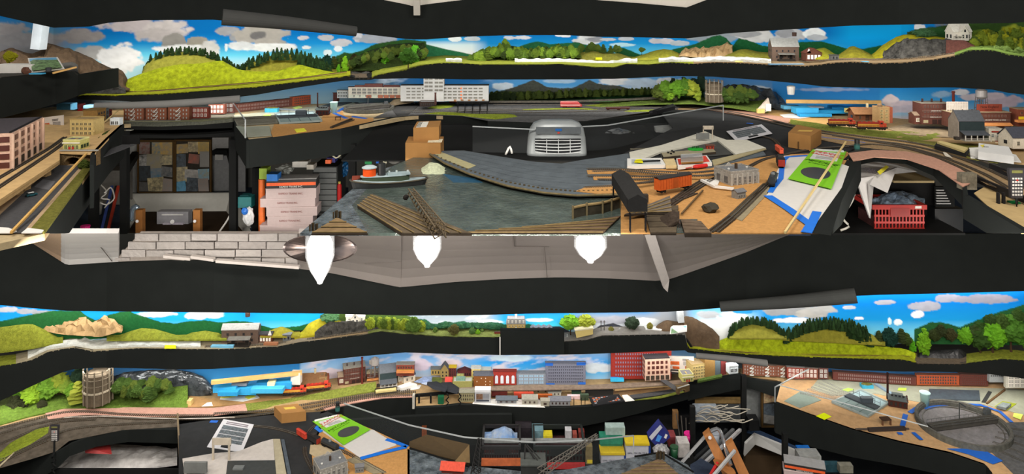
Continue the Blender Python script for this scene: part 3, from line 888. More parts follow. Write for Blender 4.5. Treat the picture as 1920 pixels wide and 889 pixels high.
cloth('plaster_cloth',[(1235,108),(1290,107),(1380,107),(1446,107)],[(1235,117),(1290,116),(1380,116.5),(1446,119)],0,'wide wrinkled white plaster cloth before the crumpled paper')
cloth('plaster_cloth',[(1150,112),(1195,112)],[(1150,118),(1195,118)],0,'short piece of white plaster cloth with a gap to its right')
cloth('plaster_cloth',[(836,114),(866,114)],[(836,116.5),(866,117)],0,'scrap of white cloth on the left of the middle verge')
def bxa(name,xl,xr,rb,h,d,dep,mat,lbl,cat=None,rz=0.,pa=None):
 return mk(name,Bx(W((xl+xr)/2,rb,d)+v3(0,dep/2,0.),((xr-xl)*d/F,dep,h*d/F),rz),mat,pa,lbl=lbl,cat=cat,wld=pa is not None)
YEL=M((228,222,30),.8,.04)
bxa('sticky_note',1379,1393,117.5,1.5,udp(1386,117),.08,YEL,'yellow sticky note on the white plaster cloth')
bxa('sticky_note',1117,1129,112,4,dbu(1120)-.4,.02,YEL,'yellow card standing at the edge of the knoll')
bxa('toy_wagon',1016,1028,112.5,3,dbu(1020)-.42,.03,M(220,90,40),'tiny orange wagon under the middle forest')
# --- mill, shed, right hills, house
def mill(xl,xr,rb,rt,d,lbl,tank_x,yw=0.,dep=.16):
 r=bd('mill_building',lbl,xl,xr,rb,rt,d,dep,(92,76,66),(150,150,146),4,2,.22,.35,fmt=(60,52,46),sty='gable',rise=.42,yw=yw,side=2,sider=2)
 Wm,D,H=r['dims']
 mb=MB()
 mb.prism([v3(-Wm*.3,-.05,H*.5),v3(Wm*.32,-.05,H*.5),v3(Wm*.32,0,H*.58),v3(-Wm*.3,0,H*.58)],(0,0,-.004))
 mk('canopy',mb,M(110,108,102),r)
 mk('loading_dock',Bx((0,-.03,0),(Wm*.62,.06,H*.14)),M(40,36,32),r)
 dr=MB();dr.box((-Wm*.18,-.001,H*.14),(Wm*.1,.004,H*.3));dr.box((Wm*.2,-.001,H*.14),(Wm*.1,.004,H*.3))
 mk('door',dr,M(36,34,32),r)
 p=MB()
 for k in(-.28,0,.3):p.box((Wm*k,-.047,H*.02),(.004,.004,H*.5))
 mk('post',p,M(52,46,40),r)
 x=tank_x*d/F
 t=MB();t.box((x,D*.5,H+.3*D*.4),(.03,.03,.018));t.lathe([(.019,0),(.02,.03),(.021,.03),(.018,.034)],(x,D*.5,H+.09),12)
 mk('roof_tank',t,M(66,50,44),r)
 return r
mill(1449,1497,114.5,88,udp(1475,114.5),'grey brown wooden mill with a pale tin roof and roof tank',20,yw=-.12)
r=bd('brick_engine_house','low brick engine house with white windows beside the mill',1511,1541,114,100,udp(1525,114),.1,(92,58,46),(100,60,48),4,1,.5,.6,gls=(230,228,220),fmt=(230,228,220),sty='gableY',rise=.3)
mk('gable_board',Px([W(1513,100,udp(1525,114)),W(1521,100,udp(1525,114)),W(1517,91,udp(1525,114))],(0,.006,0)),WHITE,[r])
bd('track_shed','tiny grey shed beside the track on the tan ground',1559,1573,113,103.5,udp(1566,113),.05,(92,92,90),(60,62,60),2,1,.4,.5,fmt=None)
hl('grass_knoll',[(1520,104),(1530,92),(1545,89),(1552,92),(1565,101),(1575,104)],[(1520,109),(1575,109)],-.4,-.15,M((146,144,40),.95,.3,30,bmp=.5),'yellow green knoll behind the brick engine house')
hl('grass_knoll',[(1566,107),(1580,97),(1592,88),(1600,86),(1612,91),(1632,101),(1640,107)],[(1566,110),(1640,110)],-.45,-.2,M((132,126,38),.95,.35,30,bmp=.5),'pointed yellow green knoll with a dark face')
hl('grass_hill',[(1625,108),(1640,99),(1655,84),(1680,69),(1695,65),(1712,65),(1740,67),(1775,71)],[(1625,109),(1775,108)],-.4,-.2,M((150,142,30),.95,.3,30,bmp=.5),'steep yellow green hill leading up to the rock cut')
hl('rock_cut',[(1655,107),(1662,92),(1675,82),(1695,73),(1720,72),(1765,73),(1800,76),(1812,88),(1830,92)],[(1655,109),(1760,109),(1830,96)],-.46,-.34,ROCKD,'dark rock cut with steep cracked face below the white house',amp=.05,n=60,ny=12,freq=16)
hl('retaining_wall',[(1774,75),(1808,75),(1830,87)],[(1774,104),(1800,97),(1830,94)],-.5,-.46,M((78,48,42),.9,.3,60,bmp=.4),'reddish brown retaining wall at the end of the rock cut',amp=.004)
tr_('round',1733,72,20,dbu(1733)-.2,(74,112,74),'wide pale blue green bush tree on top of the rock cut',wide=2.6,name='bush')
def house(xl,xr,rb,rt,d,lbl,yw=0.):
 r=bd('white_house',lbl,xl,xr,rb,rt,d,.09,(186,180,168),(196,192,182),4,1,.4,.5,fmt=(200,196,186),sty='gable',rise=.7,yw=yw,side=2,sider=2)
 Wm,D,H=r['dims']
 g=MB();g.box((0,-.012,0),(Wm*.42,.03,H));g.prism([v3(-Wm*.21,-.027,H),v3(Wm*.21,-.027,H),v3(0,-.027,H*1.7)],(0,.05,0))
 mk('front_gable',g,M((190,184,172),.85,.1),r)
 rg=MB();rg.gable(-Wm*.21,Wm*.21,-.03,.045,H,H*1.7,'y',.004)
 mk('gable_roof',rg,M(182,176,166),r)
 pw=MB();pw.box((-Wm*.1,-.029,H*.3),(Wm*.07,.003,H*.4));pw.box((Wm*.1,-.029,H*.3),(Wm*.07,.003,H*.4));pw.box((0,-.029,H*1.),(Wm*.08,.003,H*.3))
 mk('gable_window',pw,DKGLASS,r,kind='stuff')
 po=MB();po.box((-Wm*.34,-.03,H*.5),(Wm*.3,.05,.004));po.box((-Wm*.47,-.05,0),(.004,.004,H*.5));po.box((-Wm*.25,-.05,0),(.004,.004,H*.5))
 mk('porch',po,M(170,164,152),r)
 mk('chimney',Bx((0,D*.5,H+.5*D*.5),(.014,.014,.035)),M(150,140,130),r)
 return r
house(1786,1823,76,60,dbu(1805)-.34,'white country house with steep roofs on top of the rock cut',.1)
utree('round',1814,78,8,(86,110,40),'small green bush beside the white house',name='bush')
frs(46,1826,1935,[(1826,66),(1840,56),(1852,46),(1875,48),(1895,44),(1910,42),(1935,42)],[(1826,93),(1860,93),(1900,98),(1935,104)],(20,36),[(128,142,44),(96,112,40),(150,156,44),(80,98,38),(168,168,40),(110,130,46)],lambda x,r,k:dbu(x)-.1-.3*k,'the upper right forest','trees of the upper right forest',kinds=('round','column'),seed=8)
for i,(x,row,h)in enu([(1840,94,8),(1868,97,13),(1880,99,14),(1888,97,12),(1893,103,14),(1905,106,13),(1910,99,12),(1918,108,14)]):
 tr_('round',x,row,h,dbu(x)-.6,(112,134,70),'%s low bush from the left at the foot of the upper right forest'%nth(i),gp='bushes below the right forest',wide=1.5,name='bush')
trk([(1500,117,udp(1500,117)),(1580,113.5,udp(1580,113.5)),(1650,112,udp(1650,113)),(1720,110,udp(1720,111)),(1790,101,udp(1790,101))],None,'brown track running past the mill to the rock cut',gge=.0165,bed=(110,92,70))
bxa('blue_offcut',1618,1630,118,2.5,udp(1624,118),.04,M(90,180,225),'light blue foam offcut at the shelf edge')
bxa('blue_board',1443,1508,122,2,dfu(1475)+.03,.04,M(120,160,190),'thin blue foam board under the mill at the shelf edge')
# big foam tube over the hills, second tube at the lower shelf
def foam_tube(p0,p1,p2,r0,r1,lbl,col=(70,72,72)):
 r=thg('foam_tube',lbl,'tube',W(*p0))
 P=spath([W(*p0),W(*p1),W(*p2)],.05)
 rs=[r0+(r1-r0)*i/(len(P)-1)for i in R_(len(P))]
 mk('shell',Tx(P,rs,20),M(col,.8,.06,8),r,smo=0,wld=1)
 t=(P[1]-P[0]).normalized();e=(P[-1]-P[-2]).normalized()
 b=MB();b.tube([P[0]-t*.001,P[0]+t*.004],r0*.55,16);b.tube([P[-1]+e*.001,P[-1]-e*.004],r1*.55,16)
 mk('bore',b,M(34,34,34),[r])
 return r
foam_tube((417,32,5.55),(545,44,5.75),(668,59,5.95),.061,.04,'thick dark grey foam pipe hung across the upper left valance',(66,67,66))
foam_tube((178,199,5.7),(310,195,5.75),(450,185.5,5.9),.0255,.029,'thin light grey foam pipe lying over the brick apartments',(120,120,118))
# ============ UPPER STOREY, lower shelf: z = -1
ZP=-.915
SEAM=437.
def cutz(d):return ZE-SEAM*d/F
def flt(name,pts,z,mat,lbl,cat=None,th=.003,**k):return sht(name,pts,z,th,mat,lbl,cat,**k)
def upr(name,p0,p1,h,th,mat,lbl=None,cat=None,pa=None):
 u=(p1-p0);n=v3(-u.y,u.x,0).normalized()*th
 mb=MB();mb.prism([p0,p1,p1+v3(0,0,h),p0+v3(0,0,h)],n)
 return mk(name,mb,mat,pa,lbl=lbl,cat=cat,wld=pa is not None)
ASPH=M((72,72,74),.9,.15,40,bmp=.2)
TAN=M((196,164,116),.85,.14,20)
TAN2=M((168,140,100),.9,.2,30)
# left wing: plateau, viaduct, road
flt('town_board',[(112,285),(178,287),(205,258),(232,233),(232,206),(-60,206),(-60,420),(0,374),(112,300)],ZP-.012,TAN,'tan model town base with viaduct edge on the left wing','town base',.012)
mb=MB();mb.prism([G(112,301,ZP-.012),G(0,378,ZP-.012),G(-60,424,ZP-.012),G(-60,424,ZP-.012)+v3(-.03,0,0),G(112,301,ZP-.012)+v3(-.03,0,0)],(0,0,-.022))
v=mk('viaduct_girder',mb,TAN,lbl='long tan plate girder along the edge of the model viaduct')
for i,(x,y)in enu([(100,331),(62,357),(48,366),(4,400)]):
 p=G(x,y,-1.)
 mk('viaduct_pier',Bx(p+v3(-.05,0,0.),(.045,.05,.05)),TAN,lbl='%s tan pier from the back under the model viaduct'%nth(i),gp='viaduct piers')
flt('street_board',[(110,302),(180,305),(84,437),(-60,437),(-60,380)],-1.02,TAN2,'tan base under the sunken road of the left wing','base',.02)
road=thg('model_road','dark asphalt model road running towards the front from the bridge arch','road',G(80,370,-1.))
sht('asphalt',[(100,309),(152,311),(42,436.5),(-50,436.5),(-50,425),(0,402)],-1.,.003,ASPH,None,None,road)
sht('pavement',[(152,311),(161,312),(56,436.5),(42,436.5)],-1.,.005,M((170,146,116),.9,.15),None,None,road)
sht('pavement',[(92,308),(100,309),(0,402),(-40,430),(-52,426)],-1.,.005,M((160,138,110),.9,.15),None,None,road)
sht('road_patch',[(80,336),(104,340),(92,356),(64,351)],-.997,.0015,M((98,98,102),.9,.1),None,None,road)
for k in R_(7):
 x0,y0=128-k*15.5,322+k*16.5
 sht('lane_dash',[(x0,y0),(x0+1.5,y0+.3),(x0-4.5,y0+7),(x0-6,y0+6.7)],-.997,.0008,M(190,188,180),None,None,road)
flt('grass_verge',[(163,306),(176,308),(84,434),(58,428)],-1.,M((108,106,48),.95,.35,60,bmp=.8,bsc=150),'strip of dull green grass along the road edge','grass',.012)
flt('paper_sheet',[(52,427),(82,431),(78,436.5),(40,436.5)],-.988,WHITE,'white paper corner lying on the front of the grass verge')
flt('paper_sheet',[(-40,424),(16,427),(32,433),(22,436.8),(-40,436.8)],-.996,WHITE,'white paper at the front left corner of the road')
tr_('round',158,318,20,4.4,(86,100,44),'small green bush at the road edge beside the bridge',wide=1.4,name='bush')
def car(px,py,z,yw,col,lbl,s=1.):
 r=thg('model_car',lbl,'car',G(px,py,z),yw,None,s)
 b=MB();b.box((0,0,.004),(.05,.02,.008));b.box((-.004,0,.012),(.034,.018,.007),taper=.8)
 mk('body',b,M(col,.35),r)
 mk('roof',Bx((-.004,0,.019),(.027,.015,.0015)),M((225,225,222),.4),r)
 g=MB();g.box((-.004,0,.0135),(.031,.0186,.004));mk('glass',g,M((30,34,36),.2),r)
 for x in(-.016,.016):
  for y in(-.009,.009):mk('wheel',Tx([(x,y-.0015,.004),(x,y+.0015,.004)],.004,10),M(24,24,24),r)
 return r
car(59,368,-.997,1.05,(24,74,84),'teal toy estate car with a white roof on the asphalt road')
# stone bridge portal
PB=311
r=thg('stone_bridge','brown stone bridge portal with a road arch under the town','bridge',G(145,PB,-1.))
d=F/PB
mb=MB()
xs=lambda x:(x-CX)*d/F
zt,zb=ZE+ZP+.004,ZE-1.
arc=[(137.5+15*cos(a),0)for a in()]
cx,rw,sp=xs(138),15.5*d/F,zb+.022
outer=[v3(xs(112),d,zb),v3(xs(112),d,zt),v3(xs(180),d,zt),v3(xs(180),d,zb),v3(cx+rw,d,zb)]
arch=[v3(cx+rw*cos(a),d,sp+.03*sin(a))for a in[pi*k/12 for k in R_(13)]]
mb.prism(outer+arch+[v3(cx-rw,d,zb)],(0,.05,0))
mk('stone_wall',mb,M((96,78,52),.9,.4,60,bmp=.5),[r])
k2=MB()
for i in R_(12):
 a0,a1=pi*i/12,pi*(i+1)/12
 f=lambda a,q:v3(cx+(rw+q)*cos(a),d-.003,sp+(.03+q)*sin(a))
 mk('voussoir',Px([f(a0+.02,0),f(a1-.02,0),f(a1-.02,.01),f(a0+.02,.01)],(0,.004,0)),M((120,100,70),.9,.3,60),[r])
mk('parapet',Bx(W(146,285,d)+v3(0,.012,.004),(70*d/F,.022,.006)),M((150,150,144),.8,.2),[r])
mk('arch_floor',Bx(v3(cx,d+.35,zb+0.),(rw*1.9,.6,.003)),ASPH,[r])
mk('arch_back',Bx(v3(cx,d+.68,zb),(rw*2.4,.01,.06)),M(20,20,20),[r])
# wooden strips
def bar(name,p0,p1,w_,mat,lbl,cat=None,h=None):
 return mk(name,Kx(p0,p1,w_,h),mat,lbl=lbl,cat=cat)
bar('wooden_strip',G(162,288,ZP+.016),G(21,436,-.985),.01,M((206,164,92),.6,.1),'long yellow wooden strip lying across the road and the bridge')
bar('wooden_strip',G(176,246,ZP+.03),W(224,205,5.75),.007,M((200,176,120),.6,.1),'short thin wooden strip leaning between the tan buildings')
# tracks on the plateau
trk([(122,257),(96,276),(58,299),(0,333),(-40,357)],ZP,'left track of the pair on the model viaduct',tcol=M(50,44,38),spacing=.009)
trk([(126,262),(104,280),(66,306),(0,350),(-40,376)],ZP,'right track of the pair on the model viaduct',tcol=M(50,44,38),spacing=.009)
# buildings of the town
pk=bd('pink_warehouse','pale pink concrete warehouse with open ground floor bays beside the viaduct',0,1,317,249,1,.22,(206,172,152),(70,66,70),5,4,.66,.62,gls=(84,44,38),fmt=(206,172,152),ends=(G(22,317,ZP),G(79,280,ZP)),sty='flat',z0=.02,z1=.94,cnc=(206,172,152),over=.002,skip=((0,0),(1,0),(2,0),(3,0),(4,0)))
Wm,D,H=pk['dims']
for i in R_(5):
 mk('bay_opening',Bx(((-.5+(i+.5)/5)*Wm,-.001,.004),(Wm/5*.74,.004,H*.2)),M(64,56,48),pk)
for i in R_(6):
 mk('pilaster',Bx(((-.5+i/5)*Wm,-.006,0),(.014,.012,H*.97)),M(210,178,158),pk)
mk('roof_edge',Bx((0,.006,H),(Wm+.006,.012,.006)),M(30,28,30),pk)
gl=MB()
for k in R_(3):
 for j in R_(4):gl.box((-Wm/2-.002,.035+k*.07,H*(.04+j*.235)),(.004,.05,H*.15))
mk('pane',gl,M((84,44,38),.4),pk,kind='stuff')
# boarding with printed locomotives
d=5.47
r=thg('display_board','white printed board with orange locomotive pictures behind the pink warehouse','display board',W(96,257,d))
q=[W(70,222,d+.06),W(118,216,d-.02),W(119,254,d-.02),W(74,258,d+.06)]
mk('board',Px(q,(0,.012,0)),M((214,206,198),.7,.03),[r])
def on(q,u,v,o=-.004):
 a=q[0].lerp(q[1],u);b=q[3].lerp(q[2],u)
 return a.lerp(b,v)+v3(0,o,0)
def pch(q,u0,u1,v0,v1,mat,pa,name='print',o=-.003):
 mk(name,Px([on(q,u0,v0,o),on(q,u1,v0,o),on(q,u1,v1,o),on(q,u0,v1,o)],(0,.002,0)),mat,[pa])
OR=M((196,92,40),.6,.3,60)
pch(q,.02,.1,.28,.54,M(222,200,40),r);pch(q,.13,.46,.3,.52,OR,r);pch(q,.02,.13,.62,.76,M(150,120,150),r);pch(q,.2,.45,.62,.78,OR,r);pch(q,.66,.86,.58,.74,M((180,84,40),.6,.3),r);pch(q,.02,.9,.82,.9,M(50,46,44),r);pch(q,.02,.16,.17,.27,M(40,38,36),r)
pch(q,.02,.14,.84,.98,M(60,56,54),r);pch(q,.58,.82,.14,.17,M(90,86,84),r);pch(q,.58,.8,.2,.23,M(90,86,84),r)
for k in R_(7):pch(q,.6,.9,.29+k*.035,.305+k*.035,M(150,146,144),r,'print_line')
b1=bd('tan_building','tan four storey block with paired windows behind the station',130,176,266,225,5.05,.12,(190,168,112),(150,130,96),5,4,.62,.5,fmt=(200,180,126),yw=-.06,cnc=(170,146,96),sty='parapet')
b2=bd('brown_tower_block','tall block with a blank brown side wall beside the tan block',156,182,250,207,5.45,.12,(132,102,58),(120,98,62),side=3,yw=0,rows=5,ww=.5)
bd('slate_block','narrow slate blue block with a side of windows',178,191,247,206,5.6,.1,(80,92,98),(70,74,80),rows=4,side=3,ww=.5)
bd('maroon_block','narrow dark red block beside the slate blue one',184,197,243,207,5.72,.1,(110,48,46),(80,50,50),rows=4,side=3,ww=.5)
bd('white_office','little white office with a pale blue roof at the table edge',206,224,237,224,5.45,.05,(206,214,218),(170,196,214),2,1,.7,.5,fmt=(210,216,220),sty='parapet')
st=bd('station_building','small yellow green station with red doors above the bridge',118,150,282,264,4.55,.1,(190,184,112),(112,110,112),4,1,.7,.6,gls=(40,62,44),fmt=(196,192,130),sty='parapet',cnc=(206,202,140),side=3,z0=.04,z1=.66)
Wm,D,H=st['dims']
dd=MB();dd.box((-Wm*.1,-.004,.002),(.011,.004,.02));dd.box((Wm*.1,-.004,.002),(.011,.004,.02));mk('door',dd,M(180,50,44),st)
mk('fascia_band',Bx((0,-.004,H*.72),(Wm*1.03,.006,H*.12)),M(224,220,200),st)
mk('roof_mark',Bx((0,D*.5,H+.001),(.01,.04,.001)),M(190,160,80),st)
for nm,lb,xl,xr,rb,rt,dd_,cl in[('blue_carton','light blue carton standing at the back of the left town',106,132,216,195,6.3,(96,160,196)),('red_container','dark red container behind the light blue carton',132,148,208,196,6.45,(88,34,34)),('blue_roofed_shed','row of pale blue shed roofs behind the brown tower block',156,182,207,198,6.35,(110,150,170))]:
 bxa(nm,xl,xr,rb,rb-rt,dd_,.1,M(cl,.8),lb,'carton' if 'carton' in nm else 'container' if 'con' in nm else 'shed')
bd('white_shop','little white shop with two dark windows behind the tan block',138,156,222,207,6.2,.08,(196,200,200),(90,92,94),2,1,.3,.5,fmt=None)
mk('round_sign',Tx([W(151,208,6.18),W(151,208,6.16)],.022,16),M(180,40,40),'round red sign on the white shop')
hl('hedge',[(176,268),(184,258),(196,248),(206,243),(211,247)],[(176,271),(196,258),(211,250)],lambda x:4.78+(x-176)*.012,lambda x:4.9+(x-176)*.012,M((70,84,40),.95,.4,90,bmp=1.),'low dark green hedge along the edge of the town base',amp=.01)
# apartments on the stone retaining wall
sht('back_street',[(222,229),(440,226),(440,208),(222,206)],-1.015,.015,M((104,102,90),.9,.2),'grey ground strip under the brick apartments')
BR=(122,76,58)
def fire_escape(r,x,Wm,H,n):
 mb=MB();w_=Wm*.17;h=H*.92/n
 for k in R_(n):
  z=H*.04+h*k
  mb.box((x,-.01,z),(w_,.014,.002));mb.bar((x-w_*.45,-.012,z),(x+w_*.45,-.012,z+h),.004)
  mb.box((x-w_/2,-.016,z),(.0015,.002,h*.4));mb.box((x+w_/2,-.016,z),(.0015,.002,h*.4));mb.box((x,-.016,z+h*.4),(w_,.0015,.0015))
 mk('fire_escape',mb,M(214,216,210),r)
def apartments(xl,xr,rb,rt,d,lbl,gp='brick apartments with fire escapes'):
 r=bd('apartment_house',lbl,xl,xr,rb,rt,d,.05,BR,(96,84,74),6,3,.34,.5,gls=(150,150,146),fmt=(220,214,200),skip=[(i,j)for i in(2,3)for j in R_(3)],gp=gp)
 Wm,D,H=r['dims']
 fire_escape(r,0,Wm*1.3,H,3)
 return r
apartments(231,269,226,201,6.22,'brick apartment house with white fire escape, first right of the white office')
apartments(273,312,226.5,202,6.22,'brick apartment house with white fire escape, middle one of three')
apartments(315,355,226.5,201,6.22,'brick apartment house with white fire escape, right hand one of three')
bd('brick_row_house','red brick house with white windows right of the apartments',359,391,222,201,6.3,.05,(122,58,48),(110,110,108),4,2,.5,.55,gls=(110,60,54),fmt=(226,220,212),gp='brick houses')
bd('brick_row_house','brown brick house with two blank white windows beside the glass corner',391,421,214,195,6.5,.05,(112,64,52),(100,90,84),4,2,.5,.55,gls=(150,130,124),fmt=(226,220,212),gp='brick houses')
bd('brick_row_house','dim red brick house at the start of the long mill',421,438,212,192,6.6,.05,(92,58,52),(80,76,74),2,2,.5,.55,gls=(120,110,110),fmt=(190,186,180),gp='brick houses')
hl('grassy_edge',[(224,228),(300,228),(420,222),(436,219)],[(224,231),(300,231.5),(430,226)],lambda x:6.06,lambda x:6.14,M((112,112,84),.95,.4,90,bmp=.8),'ragged grey green rim on top of the stone wall',amp=.008)
stp('stone_retaining_wall',[(222,229,236),(300,230.5,237.5),(380,228.5,234),(436,222.5,229)],lambda x:6.05,.03,M((86,88,78),.9,.35,60,bmp=.5),'grey stone retaining wall under the brick apartments')
stp('black_beam',[(226,236.3,243),(300,237.8,244),(380,234.3,242),(436,229.3,240)],lambda x:6.05,.03,DARK,'black beam under the stone wall')
stp('slot_backboard',[(226,240,254),(330,240,254.5),(436,236,252)],lambda x:6.5,.02,M((128,124,104),.9,.1),'dull cream board at the back of the narrow slot')
stp('white_strip',[(236,242,245.5),(330,242,246)],lambda x:6.45,.01,M(190,190,182),'white card strip with a toothed edge inside the slot')
stp('black_beam',[(226,252,258.5),(330,254,259.5),(385,252,257.5),(440,248,256)],lambda x:6.05,.5,DARK,'lower black beam under the slot')
bxa('black_locomotive',346,378,250,7,6.3,.05,M(30,28,26),'black model engine parked in the slot')
bxa('black_locomotive',388,418,247,6,6.3,.05,M(34,30,28),'second black model engine parked in the slot, right end')
# fascias of the wing and the turntable deck
def fln(pts,z,h,lbl,mat=BLACK,th=.02,inward=1,bots=None,name='fascia_board'):
 mb=MB();rg_=[]
 P=[G(x,y,z)for x,y in pts]
 for i,p in enu(P):
  t=P[min(i+1,len(P)-1)]-P[max(i-1,0)];n=v3(-t.y,t.x,0).normalized()*th*inward
  zb=p.z-h if bots is None else ZE-bots[i]*p.y/F
  zb=max(zb,cutz(p.y))
  q=v3(p.x,p.y,min(zb,p.z-.001))
  rg_.append([p,q,q+n,p+n])
 mb.loft(rg_)
 return mk(name,mb,mat,lbl=lbl)
fln([(84,437),(130,374),(176,309)],-.998,.2,'black fascia board along the sunken road',inward=1)
fln([(176,309),(177,288),(204,259),(233,232.5)],ZP,.24,'black fascia board along the left town',inward=1)
fln([(433,222),(448,243),(462,263)],-.998,.2,'short black fascia board on the left side of the turntable deck',inward=1)
fln([(462,263),(520,256.5),(580,249),(640,242),(700,228),(740,219.5),(770,216)],-.998,.2,'long black fascia board under the turntable deck',inward=1)
fln([(770,216),(820,215.5),(868,218),(914,223),(914.5,227),(960,229),(1040,231),(1100,227),(1180,220),(1240,213),(1275,209)],-.998,.16,'long black fascia board under the middle yard',inward=1)
for nm,x,row0,d,wd,lb in[('table_post',481,314,6.12,.055,'black square table leg at the turntable corner'),('table_post',234,246,6.,.055,'black square table leg at the inner left corner'),('table_post',438,262,6.,.055,'black square table leg left of the pinboard frame'),('table_post',661,270,5.9,.055,'black square table leg behind the tug boat'),('table_post',176,330,6.12,.06,'black square table leg under the road fascia')]:
 a=W(x,row0,d)
 zb=max(cutz(d),ZE-1.9)
 mk(nm,Bx(v3(a.x,a.y,zb),(wd,wd,a.z-zb)),DARK,lbl=lb)
 # long mills and factories along the backdrop
bd('long_mill','very long dark red brick mill along the backdrop',0,1,212,197,1,.04,(96,58,50),(80,56,50),34,2,.5,.6,gls=(120,100,96),fmt=None,ends=(G(439,211,-1.),G(548,199,-1.)),gp='brick mills')
bd('orange_mill','orange brick mill with four rows of windows beside the long mill',0,1,199.5,183,1,.04,(150,74,48),(110,70,56),14,3,.5,.6,gls=(60,58,56),fmt=None,ends=(G(548,199,-1.),G(602,192,-1.)),gp='brick mills')
bd('brown_mill','brown brick mill at the right end of the brick row',0,1,192,176,1,.04,(92,54,48),(80,56,50),10,3,.4,.5,gls=(70,50,48),fmt=None,ends=(G(602,192,-1.),W(632,187,7.2)),gp='brick mills')
bd('grey_block','small pale grey block with a scrawled sign beside the brown mill',632,652,184,170,7.05,.04,(150,154,152),(130,130,128),6,2,.5,.4,fmt=None)
cf=bd('concrete_factory','concrete framed factory with brick panels and grey windows',653,752,184,163.5,7.,.05,(176,172,158),(90,70,66),9,3,.8,.7,gls=(90,90,86),fmt=None)
Wm,D,H=cf['dims']
for i in R_(9):mk('brick_panel',Bx(((-.5+(i+.5)/9)*Wm,-.0015,H*.02),(Wm/9*.8,.005,H*.26)),M(146,88,66)if i not in(0,1,2,4)else M(176,180,166),cf)
mk('roof_house',Bx((-Wm*.02,D*.3,H),(Wm*.34,.03,.032)),M(92,58,54),cf)
mk('roof_house',Bx((-Wm*.28,D*.3,H),(Wm*.2,.03,.018)),M(104,66,58),cf)
mk('roof_house',Bx((Wm*.32,D*.3,H),(Wm*.3,.03,.018)),M(92,58,54),cf)
wf=bd('white_factory','large white concrete factory with a central tower and many grey windows',751,916,190,160.5,6.9,.1,(150,150,147),(60,62,64),15,4,.76,.42,gls=(84,82,74),fmt=None,wallvar=.04,z0=.12,skip=[(i,j)for i in(4,5,6)for j in R_(4)])
Wm,D,H=wf['dims']
tx=(813.5-833.5)*6.9/F;tw=38*6.9/F;th_=46*6.9/F
mk('tower',Bx((tx,.03,0),(tw,.09,th_)),M((152,152,149),.8,.03),wf)
tp,tf=MB(),MB()
for j in R_(4):
 for i in R_(2):
  for k in R_(2):
   tp.box((tx+(-.25+.5*i)*tw+(k-.5)*tw*.21,-.016,th_*(.42+.155*j)),(tw*.19,.002,th_*.08))
mk('pane',tp,M((84,82,74),.3),wf,kind='stuff')
do=MB()
for k in R_(5):do.box((Wm*(.12+.08*k),-.002,0),(Wm*.03,.004,H*.12))
mk('loading_door',do,M(120,88,60),wf,kind='stuff')
for k in R_(4):mk('orange_sign',Bx((Wm*.19,-.006,H*(.14+k*.22)),(.012,.004,.012)),M(225,100,50),wf)
# painted conifer belt built as little trees
rnd.seed(5)
for i in R_(54):
 x=922+i*6.
 tr_('column' if i%3 else 'cone',x+U(-1.5,1.5),188.5-(x-920)*.042+U(-1,1),U(15,20)-(x-920)*.014,dbu(x)-.06-.08*(i%2),[(74,88,36),(64,78,34),(84,96,40)][i%3],'%s tree from the left in the belt below the painted mountains'%nth(i),gp='tree belt below the mountains',wide=1.25)
for i,(x,y,h)in enu([(918,190,14),(926,188,16),(935,189,18),(950,190,20),(962,190,17)]):tr_('round',x,y,h,dbu(x)-.16,(40,52,28),'%s very dark tree from the white factory'%nth(i),gp='dark trees beside the white factory')
# --- turntable deck
PALE=M((158,160,142),.9,.1,20)
def turntable(c,R,lbl,yw,s=1.,pit=(166,162,168)):
 r=thg('turntable',lbl,'turntable',c)
 n=40
 mk('pit_floor',Lx([(R*.96,.001),(R*.96,.003),(.001,.003)],n=n),M(pit,.9,.5,24,c2=(170,166,170)),r)
 mk('pit_wall',Lx([(R*.93,.003),(R*.95,.03),(R,.03),(R*1.,0.)],n=n),M((96,94,88),.9,.3,60),r)
 rg_=[]
 for k in R_(n+1):
  a=2*pi*k/n
  rg_.append([v3(q*cos(a),q*sin(a),z)for q,z in((R*.93,.022),(R*1.02,.03),(R*1.02,0.),(R*.93,0.))])
 mk('rim',MB().loft(rg_,caps=0),M((92,92,86),.9,.3,60),r)
 ru=MB()
 for k in R_(n):
  a0,a1=2*pi*k/n,2*pi*(k+1)/n
  ru.bar((R*.85*cos(a0),R*.85*sin(a0),.006),(R*.85*cos(a1),R*.85*sin(a1),.006),.004)
 mk('ring_rail',ru,STEEL,r)
 u=v3(cos(yw),sin(yw),0);p=v3(-u.y,u.x,0)
 b=MB()
 for sgn in(-1,1):b.bar(-u*R*.9+p*sgn*R*.07+v3(0,0,.02),u*R*.9+p*sgn*R*.07+v3(0,0,.02),.006,.022)
 b.bar(-u*R*.92+v3(0,0,.032),u*R*.92+v3(0,0,.032),R*.2,.004)
 mk('bridge',b,M((74,72,68),.8,.2),r)
 rl=MB()
 for sgn in(-1,1):rl.bar(-u*R*.92+p*sgn*.008+v3(0,0,.036),u*R*.92+p*sgn*.008+v3(0,0,.036),.002,.003)
 mk('rail',rl,STEEL,r)
 h=MB()
 for sgn in(-1,1):
  for k in R_(15):
   q=u*R*.9*(k/7-1)+p*sgn*R*.1
   h.bar(q+v3(0,0,.034),q+v3(0,0,.05),.0012)
  h.bar(-u*R*.9+p*sgn*R*.1+v3(0,0,.05),u*R*.9+p*sgn*R*.1+v3(0,0,.05),.0014)
 mk('handrail',h,M(90,92,90),r)
 m=MB();m.box(v3(0,0,.034)+p*R*.1,(.005,.005,.085));m.box(v3(0,0,.115)+p*R*0.,(.006,.04,.006),yw)
 mk('mast',m,M(70,72,72),r)
 mk('control_cab',Bx(u*R*.84+p*R*.16+v3(0,0,.03),(.03,.022,.03),yw),M(80,84,86),r)
 return r
